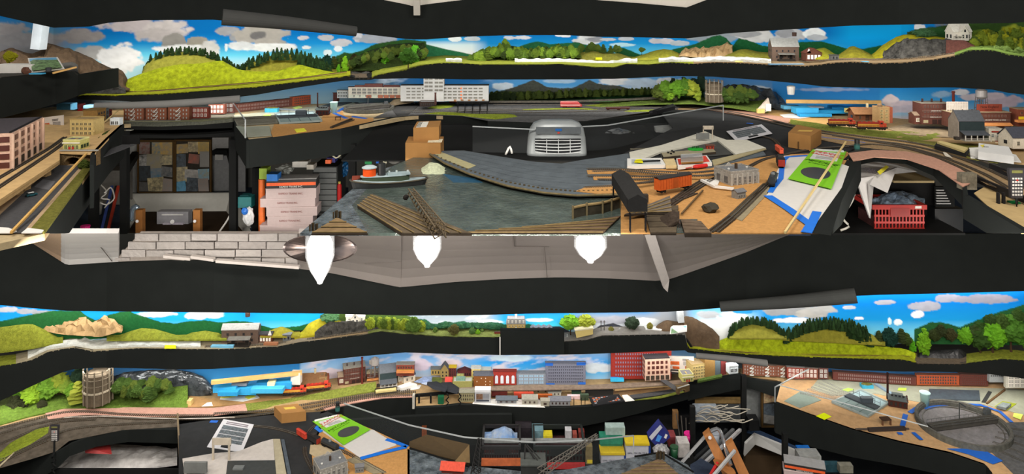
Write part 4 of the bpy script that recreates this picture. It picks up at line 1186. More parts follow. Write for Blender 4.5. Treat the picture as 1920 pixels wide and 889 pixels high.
flt('plywood_sheet',[(438,216),(560,203),(660,189),(752,186),(752,193),(700,196),(640,203),(606,214),(440,221)],-1.,PALE,'pale grey green plywood sheet along the brick mills')
turntable(G(692,206,-1.),.222,'round model turntable pit with a dark bridge on the upper storey',.62)
BTAPE=M((30,96,190),.6,.06)
def tape(pts,w_,z,lbl,th=.0015,mat=None):
 P=[G(x,y,z)for x,y in pts]
 rg_=[]
 for i,p in enu(P):
  t=(P[min(i+1,len(P)-1)]-P[max(i-1,0)]);n=v3(-t.y,t.x,0).normalized()*w_/2
  rg_.append([p-n,p+n,p+n+v3(0,0,th),p-n+v3(0,0,th)])
 return mk('masking_tape',MB().loft(rg_),mat or BTAPE,lbl=lbl)
tape([(633,210),(645,202),(662,196.5),(690,193.2),(718,195)],.035,-.998,'curved blue masking tape round the back of the upper turntable')
tape([(620,208.5),(630,214),(650,222.5)],.04,-.998,'blue masking tape left of the upper turntable')
flt('masking_tape',[(718,217.5),(745,212),(760,211),(752,214.5),(722,219.5)],-.999,BTAPE,'blue masking tape triangle at the deck edge right of the turntable')
flt('masking_tape',[(657,219.5),(662,217),(690,221.5),(684,223)],-.999,BTAPE,'short blue tape below the upper turntable')
flt('chipboard_panel',[(508,249),(514,233),(600,231),(606,214.5),(640,204),(645,216),(700,221.5),(700,227),(640,240.5),(580,247.5),(512,257)],-1.,CHIP,'orange brown chipboard panel in front of the pit frame')
flt('grey_card',[(459,237),(505,236),(509,254),(464,257)],-1.,M((150,154,140),.9,.06),'grey card panel with pencil writing at the deck corner')
flt('grey_card',[(442,236),(458,237),(463,257),(460,259)],-1.,M((142,148,136),.9,.06),'narrow grey card panel along the glass edge')
flt('ash_ground',[(438,222),(515,216),(522,231),(445,236)],-1.,M((112,110,98),.9,.2,40),'dark grey ground under the fan of storage tracks')
for i in R_(6):
 trk([(437+i*2.,222+i*2.2),(480,219.5+i*2.2),(517,217.5+i*2.3)],-.997,'%s storage track from the back left of the pit frame'%nth(i),ties=0,gp='storage tracks',rail=M(92,90,82))
 # service pit frame
def pit_frame(q,lbl,bays=4):
 c=sum(q,Vc())/4
 r=thg('inspection_pit',lbl,'pit',v3(c.x,c.y,q[0].z))
 A,B,C,D_=q
 lp=lambda u,v:A.lerp(B,u).lerp(D_.lerp(C,u),v)
 fl=M((120,136,134),.8,.12,20)
 mk('tray',Px([A+v3(0,0,.004),B+v3(0,0,.004),C+v3(0,0,.004),D_+v3(0,0,.004)],(0,0,-.003)),M((150,172,176),.8,.1),[r])
 for k in R_(bays):
  a,b=k/bays+.012,(k+1)/bays-.012
  mk('slab',Px([lp(a,.02)+v3(0,0,.012),lp(b,.02)+v3(0,0,.012),lp(b,.38)+v3(0,0,.012),lp(a,.38)+v3(0,0,.012)],(0,0,-.009)),fl,[r])
 br=M((66,72,76),.8,.15)
 mk('transfer_bridge',Px([lp(0.,.42)+v3(0,0,.02),lp(1,.42)+v3(0,0,.02),lp(.98,.62)+v3(0,0,.02),lp(0.,.62)+v3(0,0,.02)],(0,0,-.012)),br,[r])
 p=lp(.6,.56)
 mk('cabin',Bx(p+v3(0,0,.02),(.09,.035,.032)),M(74,82,90),[r])
 mk('cabin_roof',Bx(p+v3(0,0,.052),(.096,.04,.004)),M(92,100,104),[r])
 h=MB()
 for u in(.1,.3,.8,.97):
  h.bar(lp(u,.64)+v3(0,0,.02),lp(u,.64)+v3(0,0,.06),.003)
 h.bar(lp(.05,.64)+v3(0,0,.04),lp(.97,.64)+v3(0,0,.04),.002)
 mk('railing',h,M(96,104,108),[r])
 for(a,b)in((A,D_),(D_,C),(C,B),(A,B)):
  mk('kerb',Kx(a+v3(0,0,.008),b+v3(0,0,.008),.012,.014),M(146,158,156),[r])
 return r
pit_frame([G(525,233,-.998),G(603,228.5,-.998),G(588,211,-.998),G(516,214,-.998)],'grey blue inspection pit tray with transfer bridge on the upper deck')
SN=M((232,228,70),.8,.03)
flt('sticky_note',[(552,242),(570,240),(575,245.5),(556,248)],-.996,SN,'bright yellow sticky note on the chipboard at the deck edge')
flt('sticky_note',[(493,217),(496,214),(509,214),(507,217.2)],-.994,M((190,232,120),.8,.03),'pale green sticky note on the storage tracks')
flt('sticky_note',[(548,202),(560,198.5),(567,201),(555,204)],-.996,M((205,232,130),.8,.03),'pale yellow sticky note on the plywood by the mills')
def turf_block(p,w_,d_,h,lbl):
 r=thg('turf_block',lbl,'foam block',p)
 mk('foam_base',Bx((0,0,0),(w_,d_,h)),M(60,150,180),r)
 mk('turf',MB().ball((0,0,h),.5,2,.25,4,sq=(w_,d_,.02)),M((96,92,44),.95,.3,60,bmp=.6),r)
 return r
turf_block(G(510,210,-.996),.11,.06,.035,'light blue foam block with a scrap of turf on top, upper deck')
bar('plastic_pipe',G(521,204,-.99),G(572,207.5,-.99),.02,M(120,132,140),'grey plastic strip lying on the plywood','strip',.012)
def engine_house(p,s,lbl,yw=0.):
 r=thg('engine_house',lbl,'building',p,yw,None,s)
 mk('wall',Bx((0,.03,0),(.1,.06,.04)),M((72,40,34),.85,.2,90),r)
 g=MB();g.gable(-.05,.05,0,.06,.04,.058,'x',.004);mk('roof',g,M(86,94,94),r)
 mk('roof_monitor',Bx((0,.03,.05),(.06,.026,.02)),M(96,104,104),r)
 wv=MB()
 for k in R_(4):wv.box((-.03+k*.02,.0155,.058),(.012,.002,.008))
 mk('monitor_window',wv,DKGLASS,r,kind='stuff')
 wn=MB()
 for k in R_(4):wn.box((-.036+k*.024,-.001,.01),(.012,.003,.02))
 for k in R_(2):wn.box((.0505,.018+k*.026,.01),(.003,.012,.02))
 mk('window',wn,DKGLASS,r,kind='stuff')
 mk('chimney',Lx([(.007,0),(.0055,.15),(.0065,.15),(.0065,.156)],(-.05,.05,.02),10),M(56,34,30),r)
 st=MB()
 for k in R_(5):st.box((.05,.006+k*.012,.04+(.02 if k==2 else .012 if k in(1,3)else .005)),(.005,.012,.006))
 mk('stepped_gable',st,M(84,44,38),r)
 return r
engine_house(G(604,216.5,-.999),1.08,'dark brick engine house with a tall chimney on the upper deck')
def cup(p,h,lbl,up=1):
 r=thg('plastic_cup',lbl,'cup',p)
 k=h/.1
 mk('body',Lx([(.026*k,0),(.034*k,.095*k),(.036*k,.1*k),(.033*k,.1*k),(.025*k,.004*k),(.001,.004*k)],n=18),M((170,214,208),.3,.05,alpha=.85),r,smo=1)
 mk('rim',Lx([(.034*k,.097*k),(.037*k,.099*k),(.037*k,.103*k),(.034*k,.103*k)],n=18),M((196,230,226),.3),r)
 return r
cup(G(626,212,-.997),.095,'pale blue plastic cup beside the upper turntable')
flt('foundation_plate',[(598,200),(628,191),(655,189.5),(660,191.5),(622,201.5)],-.996,M((66,76,84),.7,.2),'dark blue grey foundation plate behind the cup','plate',.006)
flt('black_strip',[(657,189),(661,188.3),(674,193.2),(668,194)],-.996,M(56,58,58),'short black strip behind the upper turntable')
r=thg('wooden_bench','small dark brown wooden bench frame in front of the turntable','bench',G(634,225,-.996))
mk('top',Bx((0,0,.022),(.045,.03,.006)),M(74,56,44),r)
for x in(-.02,.02):mk('leg',Bx((x,-.01,0),(.006,.008,.024)),M(110,80,60),r)
bar('dark_girder',G(621,239,-.99),G(659,223,-.99),.02,M(62,54,46),'dark bridge girder lying at the deck edge','girder',.012)
bar('dark_girder',G(628,237,-.99),G(664,224.5,-.99),.008,M(76,66,56),'thin dark bar beside the bridge girder','girder',.006)
# acrylic screen on the corner
def scr(pts,hs,lbl,post=1,fmt=M((170,176,178),.4)):
 r=thg('acrylic_screen',lbl,'screen',pts[0])
 for i,(a,b)in enu(zip(pts,pts[1:])):
  h0,h1=hs[i],hs[i+1]
  n=(b-a).cross(v3(0,0,1)).normalized()*.003
  mk('pane',Px([a,b,b+v3(0,0,h1),a+v3(0,0,h0)],n),GLASSM,[r])
  mk('edge',Kx(a+v3(0,0,h0),b+v3(0,0,h1),.007),fmt,[r])
 if post:
  for p,h in((pts[-1],hs[-1]),):mk('post',Kx(p,p+v3(0,0,h),.007),fmt,[r])
 return r
scr([G(435,222,-.995),G(460,259,-.995)],[.14,.13],'clear acrylic screen along the left edge of the turntable deck')
# --- middle yard
YARD=M((88,88,88),.95,.3,30,bmp=.3)
flt('yard_ground',[(700,221),(745,200),(762,193.5),(920,193.5),(1320,191),(1262,205),(1220,209),(1100,226),(1000,229),(915,226),(868,217.5),(800,214.5),(760,217)],-.998,YARD,'dark grey cinder ground of the middle yard')
flt('yard_ground',[(735,204),(755,193),(790,193),(765,215),(745,217)],-.994,M((66,66,66),.95,.2,30),'nearly black cinder patch right of the upper turntable')
WEED=M((132,146,46),.95,.4,60,bmp=1.,bsc=140)
def weeds(pts,z,lbl,h=.012):
 mb=MB();P=[G(x,y,z)for x,y in pts]
 c=sum(P,Vc())/len(P)
 n=len(P)
 ring1=[c.lerp(p,.8)+v3(0,0,h*(.6+.5*((i*37)%7)/7))for i,p in enu(P)]
 mb.add(P+ring1+[c+v3(0,0,h)],[(i,(i+1)%n,n+(i+1)%n,n+i)for i in R_(n)]+[(n+i,n+(i+1)%n,2*n)for i in R_(n)]+[list(R_(n))[::-1]])
 return mk('weeds',mb,WEED,lbl=lbl,kind='stuff')
weeds([(800,203),(815,198),(838,194),(855,196),(848,201),(825,204)],-.995,'yellow green weeds beside the small dark shed',.01)
weeds([(790,213.5),(815,211),(850,213),(905,218),(965,215),(970,219),(930,224),(905,222),(860,216.5)],-.995,'long strip of yellow green weeds at the yard edge',.014)
weeds([(980,205),(1040,203),(1120,204),(1120,206),(1050,206),(980,207)],-.995,'thin strip of weeds between the yard tracks',.006)
weeds([(1095,198),(1140,193),(1190,191),(1225,192),(1200,198),(1130,201)],-.995,'green grass patch right of the red diesel',.008)
weeds([(1170,208.5),(1200,207),(1232,206.5),(1225,209),(1185,210)],-.995,'small bright grass tuft line near the black cover',.008)
for i,(a,b)in enu([((752,208),(1330,197)),((760,211),(1310,200)),((860,213),(1270,205)),((925,196.5),(1320,193.5))]):
 trk([a,((a[0]+b[0])/2,(a[1]+b[1])/2+1.2),b],-.994,'%s long track from the back across the middle yard'%['second','third','fourth','first'][i],gp='middle yard tracks',tcol=M(70,66,60),spacing=.016)
stp('stone_edging',[(918,189.5,193),(1050,189,192.5),(1180,185,188.5),(1275,179,184)],lambda x:dbu(x)-.28,.03,M((86,82,74),.9,.35,60),'low grey stone edging below the painted tree belt')
sh=bd('dark_shed','small dark timber shed with a pale flat roof in front of the white factory',787,816,199.5,192.5,6.75,.09,(46,36,32),(120,124,124),7,1,.7,.6,gls=(28,24,22),fmt=None,sty='parapet',yw=.05)
mk('stack',Lx([(.011,0),(.008,.1),(.01,.1),(.01,.108)],W(816.5,196,6.72),10),M(62,40,36),'thin dark chimney stack beside the small dark shed')
def bxc(p,L,lbl,col,yw=0.,roofc=(80,60,56),gp=None,cat='boxcar',h=.042):
 r=thg('boxcar',lbl,cat,p,yw,gp)
 k=L/.2
 mk('body',Bx((0,0,.014*k),(L,.036*k,h*k)),M(col,.7,.12,60),r)
 rf=MB();rf.gable(-L/2,L/2,-.018*k,.018*k,(.014+h)*k,(.022+h)*k,'x',.002);mk('roof',rf,M(roofc,.8),r)
 mk('door',Bx((0,-.0188*k,.017*k),(L*.16,.002,h*.86*k)),M(tuple(int(v*.86)for v in col),.7),r)
 ri=MB()
 for i in R_(12):
  if abs(i-5.5)>1.2:ri.box((-L*.46+L*.92*i/11,-.0186*k,.015*k),(.002,.002,h*.94*k))
 mk('side_rib',ri,M(tuple(int(v*.9)for v in col),.7),r,kind='stuff')
 for sx in(-1,1):
  t=MB();t.box((sx*L*.36,0,.004*k),(L*.17,.028*k,.01*k))
  for q in(-1,1):
   for yy in(-1,1):t.tube([(sx*L*.36+q*L*.05,yy*.012*k,.006*k),(sx*L*.36+q*L*.05,yy*.015*k,.006*k)],.006*k,10)
  mk('truck',t,M(34,32,30),r)
 mk('roof_walk',Bx((0,0,(.023+h)*k),(L*.96,.007*k,.001)),M(70,54,48),r)
 return r
bxc(G(852,193,-.991),.1,'small orange red boxcar standing by the white factory',(190,78,52))
fr=thg('steel_trestle','black open steel framework over the yard tracks','frame',G(886,211,-.994))
p=MB()
for i in R_(5):
 for yy in(0,.14):mk('post',Bx((-.13+i*.065,yy-.07,0),(.005,.005,.085)),DARK,fr)
for yy in(-.07,.07):mk('beam',Bx((0,yy,.083),(.28,.006,.008)),DARK,fr)
for i in R_(5):mk('beam',Bx((-.13+i*.065,0,.083),(.006,.14,.006)),DARK,fr)
mk('deck',Bx((0,.03,.09),(.28,.07,.004)),M(42,42,42),fr)
def diesel(p,L,lbl,col,yw=0.,roof=None,stripe=None,top=(150,140,136)):
 r=thg('diesel_locomotive',lbl,'locomotive',p,yw)
 k=L/.2
 b=MB()
 sec=lambda x,h,w_:[v3(x,-w_,.012*k),v3(x,w_,.012*k),v3(x,w_,h*.8),v3(x,w_*.6,h),v3(x,-w_*.6,h),v3(x,-w_,h*.8)]
 b.loft([sec(-L/2,.056*k,.018*k),sec(L*.3,.056*k,.018*k),sec(L*.36,.05*k,.018*k),sec(L*.4,.038*k,.017*k),sec(L*.47,.034*k,.014*k),sec(L*.5,.024*k,.008*k)])
 mk('body',b,M(col,.45,.08),r)
 if stripe:mk('stripe',Bx((-L*.04,0,.024*k),(L*.9,.0375*k,.005*k)),M(stripe,.5),r)
 mk('roof',Bx((-L*.1,0,.0555*k),(L*.76,.02*k,.003*k)),M(top,.6),r)
 mk('windscreen',Bx((L*.372,0,.042*k),(.006,.024*k,.008*k)),DKGLASS,r)
 for sx in(-.3,.28):
  t=MB();t.box((sx*L,0,.003*k),(L*.2,.03*k,.011*k))
  mk('truck',t,M(40,36,34),r)
 return r
diesel(G(1071,202,-.99),.2,'red streamlined diesel with a pale roof in the middle yard',(150,40,40),stripe=(196,180,176),top=(190,120,116))
bxc(G(1150,206.5,-.99),.13,'dark maroon gondola wagon in the middle yard',(74,34,32),h=.018,gp='maroon wagons')
bxc(G(1168,205.5,-.99),.12,'dark maroon gondola wagon, right hand one by the black cover',(78,38,34),h=.016,gp='maroon wagons')
r=thg('dust_cover','black folded cover lying at the right end of the middle yard','cover',G(1240,207,-.994))
mk('cover',Px([G(1218,209,-.95),G(1226,206,-.94),G(1262,194,-.93),G(1266,199,-.94),G(1232,208,-.95)],(0,0,-.03)),M(28,28,30),[r])
mk('cover_edge',Kx(G(1219,210,-.955),G(1266,200,-.95),.02),M((50,50,54),.5),[r])
# trestle bents and shelter left of the white factory
for i,x in enu((757,765,773,781,789)):
 r=thg('trestle_bent','%s pale timber trestle bent from the left below the white factory'%nth(i),'trestle',G(x,196,-.996),.3,'trestle bents')
 for s in(-1,1):mk('leg',Kx((s*.02,0,0),(s*.007,0,.055),.005),M(120,112,92),r)
 mk('cap',Bx((0,0,.055),(.04,.012,.006)),M(92,86,70),r)
mk('shelter',Bx(G(796,194,-.95),(.07,.05,.006)),M(56,58,58),'dark shelter roof left of the small dark shed')
hl('slope_board',[(728,196),(738,186),(752,182),(762,180),(775,181)],[(728,197),(775,190)],lambda x:6.95,lambda x:7.05,M((112,100,80),.9,.2),'brown sloping board at the foot of the trestles',amp=.003)
# --- right half of the upper storey's lower shelf
BLK=M((46,47,48),.85,.15,12)
flt('shelf_board',[(1262,205),(1262,192),(1980,224),(1980,300),(1920,306),(1820,296),(1700,268),(1600,258),(1480,232),(1350,205)],-1.012,TAN2,'tan shelf board carrying the industrial town on the right','shelf board',.012)
flt('black_table',[(1130,308),(1142,302),(1262,240),(1240,212),(1266,203.5),(1352,207),(1480,233),(1600,260),(1622,272),(1586,285),(1470,300),(1395,318),(1345,322),(1200,322)],-1.013,BLK,'black painted table top sweeping from the yard to the cardboard box','table',.01)
flt('pink_roadbed',[(1262,196),(1300,195),(1340,199),(1420,211),(1482,222),(1478,231),(1420,222),(1340,207),(1290,199.5)],-.999,M((186,142,122),.95,.15,60,bmp=.2),'pink plaster roadbed strip along the bend of the main line','roadbed',.005)
hl('grass_bank',[(1482,224),(1560,235),(1650,245),(1760,249),(1840,252)],[(1478,232),(1560,247),(1640,256),(1730,266),(1790,272),(1840,272)],lambda x:lp_([(1478,6.02),(1560,5.66),(1640,5.46),(1730,5.26),(1840,5.15)],x),lambda x:lp_([(1478,6.15),(1560,5.85),(1650,5.68),(1840,5.55)],x),M((118,126,54),.95,.35,60,bmp=.8,bsc=150),'long green grass bank between the tracks and the industrial town',amp=.01)
hl('grass_mound',[(1125,192),(1170,188),(1220,183),(1300,181),(1360,186),(1400,186),(1425,182),(1441,182)],[(1125,199),(1220,194),(1300,193),(1370,200),(1420,208),(1441,209)],lambda x:lp_([(1125,6.95),(1240,6.9),(1441,6.55)],x),-.12,M((98,118,52),.95,.35,60,bmp=.8,bsc=150),'green grass mound around the gas holder',amp=.015)
r=thg('foam_edge','cut foam end of the green mound with cream and white faces','foam',W(1430,210,6.5))
mk('cut_face',Px([W(1420,208,6.5),W(1441,184,6.62),W(1446,204,6.55),W(1434,211,6.5)],(0,.03,0)),M(222,206,190),[r])
mk('cream_block',Bx(W(1426,212,6.42),(.06,.03,.035)),M(222,196,120),[r])
mk('white_block',Bx(W(1440,208,6.44),(.045,.03,.06)),M(220,218,208),[r])
# trees by the gas holder
GT=lambda x:lp_([(1225,6.9),(1441,6.6)],x)
for i,(k,x,row,h,c,l)in enu([('round',1235,187,30,(84,98,40),'dull green tree at the left end of the gas holder wood'),('round',1248,186,36,(92,128,40),'tall fresh green tree in the gas holder wood'),('round',1257,189,26,(130,172,50),'bright yellow green tree low in the gas holder wood'),('round',1272,184,38,(104,150,44),'big bright green tree in the middle of the gas holder wood'),('round',1284,180,34,(86,124,40),'round green tree right of the big bright one'),('round',1294,182,33,(150,160,56),'yellow green tree left of the pointed one'),('column',1308,187,28,(152,172,60),'pointed yellow green tree beside the gas holder'),('cone',1262,170,26,(44,56,38),'dark conifer peeking above the gas holder wood'),('cone',1282,166,24,(40,52,36),'dark conifer above the yellow green trees'),('round',1300,172,26,(44,62,48),'dark blue green tree behind the pointed one'),('round',1314,176,34,(46,66,50),'dark blue green tree touching the gas holder'),('round',1240,190,16,(70,74,44),'low dull shrub tree at the foot of the wood'),('round',1265,190,14,(66,68,44),'low brown green shrub tree under the bright trees')]):
 tr_(k,x,row,h,GT(x)+(.16 if row<178 else 0),c,l,wide=1.15)
for i,(x,row,h,k)in enu([(1358,184,20,'round'),(1362,191,20,'column'),(1370,183,22,'round'),(1374,193,20,'round'),(1381,188,20,'round'),(1387,178,20,'round'),(1383,193.5,17,'column'),(1391,191,20,'column'),(1395,181,20,'round'),(1400,184,18,'round'),(1401,192,17,'column'),(1406,182,18,'cone'),(1412,187,19,'round'),(1388,187,22,'round')]):
 tr_(k,x,row,h,GT(x)-.02,[(78,104,46),(68,92,40),(96,112,46)][i%3],'%s tree from the left in the clump right of the gas holder'%nth(i),gp='tree clump right of the gas holder',wide=1.15)
def gasholder(p,R,H,lbl):
 r=thg('gas_holder',lbl,'gas holder',p)
 sh=M((92,82,68),.85,.25,40)
 mk('tank',Lx([(R*1.,0),(R*1.,H*.36),(R*.94,H*.38),(R*.94,H*.84),(R*.6,H*.9),(.001,H*.92)],n=24),sh,r)
 fr=M((120,110,94),.8,.1)
 n=12
 for k in R_(n):
  a=2*pi*(k+.5)/n
  mk('column',Bx((R*1.06*cos(a),R*1.06*sin(a),0),(.006,.006,H),a),fr,r)
 for z,q in((.38,.008),(.58,.003),(.76,.003),(.97,.003)):
  m=MB()
  P=[(R*1.07*cos(2*pi*k/n),R*1.07*sin(2*pi*k/n),H*z)for k in R_(n+1)]
  for a,b in zip(P,P[1:]):m.bar(a,b,q)
  mk('ring_girder',m,M(170,160,140)if q>.005 else fr,r)
 return r
gasholder(W(1339,191,6.72),.072,.195,'round brown riveted gas holder among the trees, upper storey')
BAGM=M((30,33,37),.15,.5,12,c2=(100,106,110),bmp=.8,bsc=20,metal=.3)  # dark and pale reflections mottled into the plastic's base colour
def pls(name,top,base,d,dep,lbl,seed=1,mat=None,n=24,ny=9,amp=.05,freq=12):
 return hl(name,top,base,d,d+dep,mat or M((120,128,134),.12,.5,14,c2=(225,230,235),bmp=.6,bsc=18,metal=.25),lbl,'plastic sheet',seed,amp,n,.7,None,None,ny,freq)
pls('plastic_sheet',[(1350,165),(1372,157),(1400,158),(1430,164),(1455,172),(1470,184),(1476,196)],[(1350,180),(1400,184),(1440,196),(1460,205),(1476,204)],6.78,.16,'crumpled clear plastic sheet with dark reflections put into its colour beside the gas holder',mat=BAGM)
mk('paper_cup',Lx([(.028,0),(.036,.07),(.02,.078),(.001,.078)],W(1483,177,6.55),14),M(214,214,208),'white paper cone hanging in front of the blue backdrop')
# blue foam scraps on the shelf
bar('wooden_batten',W(1474,190,6.5),W(1652,191.5,6.3),.03,PLY,'long pale wooden batten across the blue foam','batten',.03)
BL=M((56,158,206),.7,.1,20)
flt('chipboard_panel',[(1418,210),(1445,206),(1560,216),(1552,233),(1490,231),(1440,222)],-.998,M((196,156,98),.9,.12,40),'tan chipboard panel in front of the blue foam')
def blk(xl,xr,rb,rt,d,dep,col,lbl,name='foam_block',cat='foam block'):
 return bxa(name,xl,xr,rb,rb-rt,d,dep,M(col,.75,.06),lbl,cat)
blk(1493,1535,214,203,6.38,.12,(64,166,214),'light blue foam block at the left of the foam pile')
blk(1500,1560,219,214,6.3,.07,(50,150,206),'long low blue foam strip at the front of the pile')
blk(1535,1585,213,207,6.42,.16,(44,150,206),'wide blue foam slab in the middle of the pile')
blk(1560,1606,208,200,6.5,.1,(40,140,200),'blue foam block at the back right of the pile')
blk(1470,1500,205,199,6.55,.08,(100,170,205),'pale blue foam strip behind the pile')
blk(1520,1545,203,200.5,6.42,.08,(120,130,140),'grey card strip on top of the blue foam','card_strip','card')
blk(1585,1600,211,203,6.36,.02,(226,214,130),'cream card standing in the blue foam','card_piece','card')
flt('paper_sheet',[(1462,215),(1495,212),(1528,218),(1500,222),(1470,220)],-.992,WHITE,'white paper scrap on the tan chipboard panel')
flt('sticky_note',[(1488,211.5),(1512,211),(1524,216.5),(1505,217),(1500,213.5)],-.989,SN,'yellow sticky notes on the white scrap by the foam')
# depot, tower and hood unit locos
def depot(xl,xr,rb,rt,d,lbl,yw=0.):
 r=bd('depot',lbl,xl,xr,rb,rt,d,.13,(104,66,46),(128,92,62),3,1,.3,.5,fmt=(120,88,62),sty='gable',rise=.35,yw=yw,over=.018,side=1,sider=1)
 Wm,D,H=r['dims']
 mk('chimney',Bx((Wm*.18,D*.5,H+.3*D*.5),(.014,.014,.06)),M(190,176,140),r)
 mk('door',Bx((Wm*.02,-.001,0),(.03,.004,H*.8)),M(60,40,30),r)
 return r
depot(1604,1647,226,214.5,5.95,'brown wooden depot with a broad roof behind the orange diesels')
t=bd('brick_tower_house','tan and brick tower house with a round tank beside the depot',1647,1668,231,203,5.8,.1,(150,122,84),(120,100,70),2,4,.4,.5,fmt=(190,170,120),side=1,sty='parapet')
Wm,D,H=t['dims']
mk('roof_tank',Lx([(.018,0),(.018,.022),(.012,.028),(.001,.03)],(-Wm*.1,D*.5,H),12),M(110,88,66),t)
mk('brick_end',Bx((Wm*.5+.012,D*.4,0),(.024,D*.8,H*1.06)),M((130,70,50),.9,.2,80),t)
def hood_unit(p,L,lbl,yw=0.,col=(156,44,30),st=(224,178,60)):
 r=thg('diesel_locomotive',lbl,'locomotive',p,yw)
 k=L/.2
 mk('frame',Bx((0,0,.012*k),(L*.98,.038*k,.008*k)),M(60,50,44),r)
 mk('hood',Bx((-L*.1,0,.02*k),(L*.7,.024*k,.03*k)),M(col,.5,.1),r)
 mk('nose',Bx((L*.41,0,.02*k),(L*.1,.024*k,.022*k)),M((200,60,36),.5),r)
 mk('cab',Bx((L*.29,0,.02*k),(L*.13,.036*k,.036*k)),M((190,52,34),.5),r)
 mk('cab_roof',Bx((L*.29,0,.056*k),(L*.15,.038*k,.003*k)),M((206,60,40),.5),r)
 for i,z in enu((.024,.034)):mk('stripe',Bx((-L*.1,-.0125*k,z*k),(L*.7,.002,.004*k)),M(st,.5),r)
 mk('cab_window',Bx((L*.29,-.0185*k,.04*k),(L*.07,.002,.009*k)),DKGLASS,r)
 for i in R_(4):mk('fan',Tx([(-L*.38+i*L*.15,0,.05*k),(-L*.38+i*L*.15,0,.053*k)],.009*k,12),M(190,60,44),r)
 h=MB()
 for i in R_(9):h.bar((-L*.46+L*.92*i/8,-.0185*k,.02*k),(-L*.46+L*.92*i/8,-.0185*k,.034*k),.001)
 h.bar((-L*.46,-.0185*k,.034*k),(L*.46,-.0185*k,.034*k),.001)
 mk('handrail',h,M((210,180,90),.5),r)
 for sx in(-.32,.32):
  t_=MB();t_.box((sx*L,0,.003*k),(L*.24,.03*k,.009*k))
  for q in(-1,0,1):t_.tube([(sx*L+q*L*.08,-.016*k,.006*k),(sx*L+q*L*.08,.016*k,.006*k)],.006*k,10)
  mk('truck',t_,M(44,40,36),r)
 mk('fuel_tank',Bx((0,0,.004*k),(L*.26,.03*k,.009*k)),M(50,44,40),r)
 return r
hood_unit(G(1578,237,-.975),.215,'left red and yellow hood diesel on the grass bank',-.12)
hood_unit(G(1634,243,-.975),.225,'right red and yellow hood diesel in front of the depot',-.1)
# industrial buildings
INDW=M(206,202,192)
mi=bd('brick_warehouse','three storey dark brick warehouse with white lettering bands',1728,1782,233,194,5.72,.13,(88,54,46),(150,144,132),8,3,.5,.55,gls=(46,42,44),fmt=(120,84,72),chimneys=0,over=.003,z0=.26,z1=.97,sty='flat')
Wm,D,H=mi['dims']
for k in R_(3):mk('chimney',Bx((-Wm*.33+k*Wm*.33,D*.45,H),(.011,.011,.03)),M(66,46,42),mi)
for z,s in((.61,'LIVINGSTON MILLS'),(.31,'SEWING MACHINE WORKS')):
 mk('lettering_band',Bx((0,-.002,H*z),(Wm*.96,.003,H*.065)),M(96,70,62),mi)
 txt(s,mi,(0,-.0045,H*(z+.033)),H*.062,INDW,sx=.95 if len(s)<18 else .78)
gd=MB()
for k in R_(3):gd.box((-Wm*.05+k*Wm*.2,-.002,.002),(Wm*.16,.004,H*.22))
mk('loading_door',gd,M(52,36,32),mi,kind='stuff')
mk('loading_window',Bx((-Wm*.36,-.002,H*.06),(Wm*.16,.004,H*.14)),M(150,140,110),mi)
ax=bd('brick_annexe','small brick annexe on the left of the lettered warehouse',1715,1728,233,217,5.75,.09,(96,60,50),(140,120,100),1,1,.5,.4,gls=(150,140,110),sty='gable',rise=.25)
lo=bd('brick_mill','long two storey brick mill with canopies and a red roof sign',1782,1895,239,211,5.6,.13,(92,58,48),(176,158,128),16,1,.5,.28,gls=(60,52,52),fmt=(130,92,78),z0=.55,z1=.98)
Wm,D,H=lo['dims']
mk('canopy',Px([v3(-Wm*.5,-.035,H*.2),v3(Wm*.49,-.035,H*.2),v3(Wm*.49,0,H*.32),v3(-Wm*.5,0,H*.32)],(0,0,-.006)),M(196,132,78),lo)
mk('lettering_band',Bx((0,-.002,H*.43),(Wm*.98,.003,H*.13)),M(96,70,62),lo)
txt('NEW ENGLAND',lo,(-Wm*.38,-.005,H*.495),H*.12,INDW)
txt('GRANITE WORKS & SONS',lo,(Wm*.24,-.005,H*.495),H*.12,INDW)
for k in R_(5):mk('roof_vent',Bx((-Wm*.4+k*Wm*.16,D*.35,H+.003),(.006,.006,.014)),M(80,66,54),lo)
sg=thg('roof_sign','brick red roof sign with dark script lettering on the long mill','sign',v3(lo.location.x+Wm*.2,lo.location.y+D*.3,lo.location.z+H+.003))
mk('panel',Bx((0,0,0.),(.19,.006,.055)),M((134,62,46),.7,.1),sg)
txt('New England',sg,(0,-.004,.034),.026,M(60,34,30))
txt('Granite Works',sg,(0,-.004,.012),.012,M(60,34,30))
bf=thg('billboard_lattice','white lattice back of a billboard on the long mill roof','billboard',v3(lo.location.x-Wm*.3,lo.location.y+D*.5,lo.location.z+H+.003))
mk('board',Bx((0,.004,.006),(.16,.003,.06)),M(196,186,174),bf)
lt=MB()
for k in R_(9):lt.bar((-.08+k*.02,0,0),(-.08+k*.02,0,.07),.003)
for z in(.02,.045,.068):lt.bar((-.08,0,z),(.08,0,z),.003)
mk('lattice',lt,M(214,206,196),bf)
mk('brick_stack',Lx([(.012,0),(.0095,.27),(.0125,.272),(.0125,.284)],W(1787.5,239,5.85),12),M((104,48,40),.9,.2,80),'tall dark red brick chimney stack behind the warehouse')
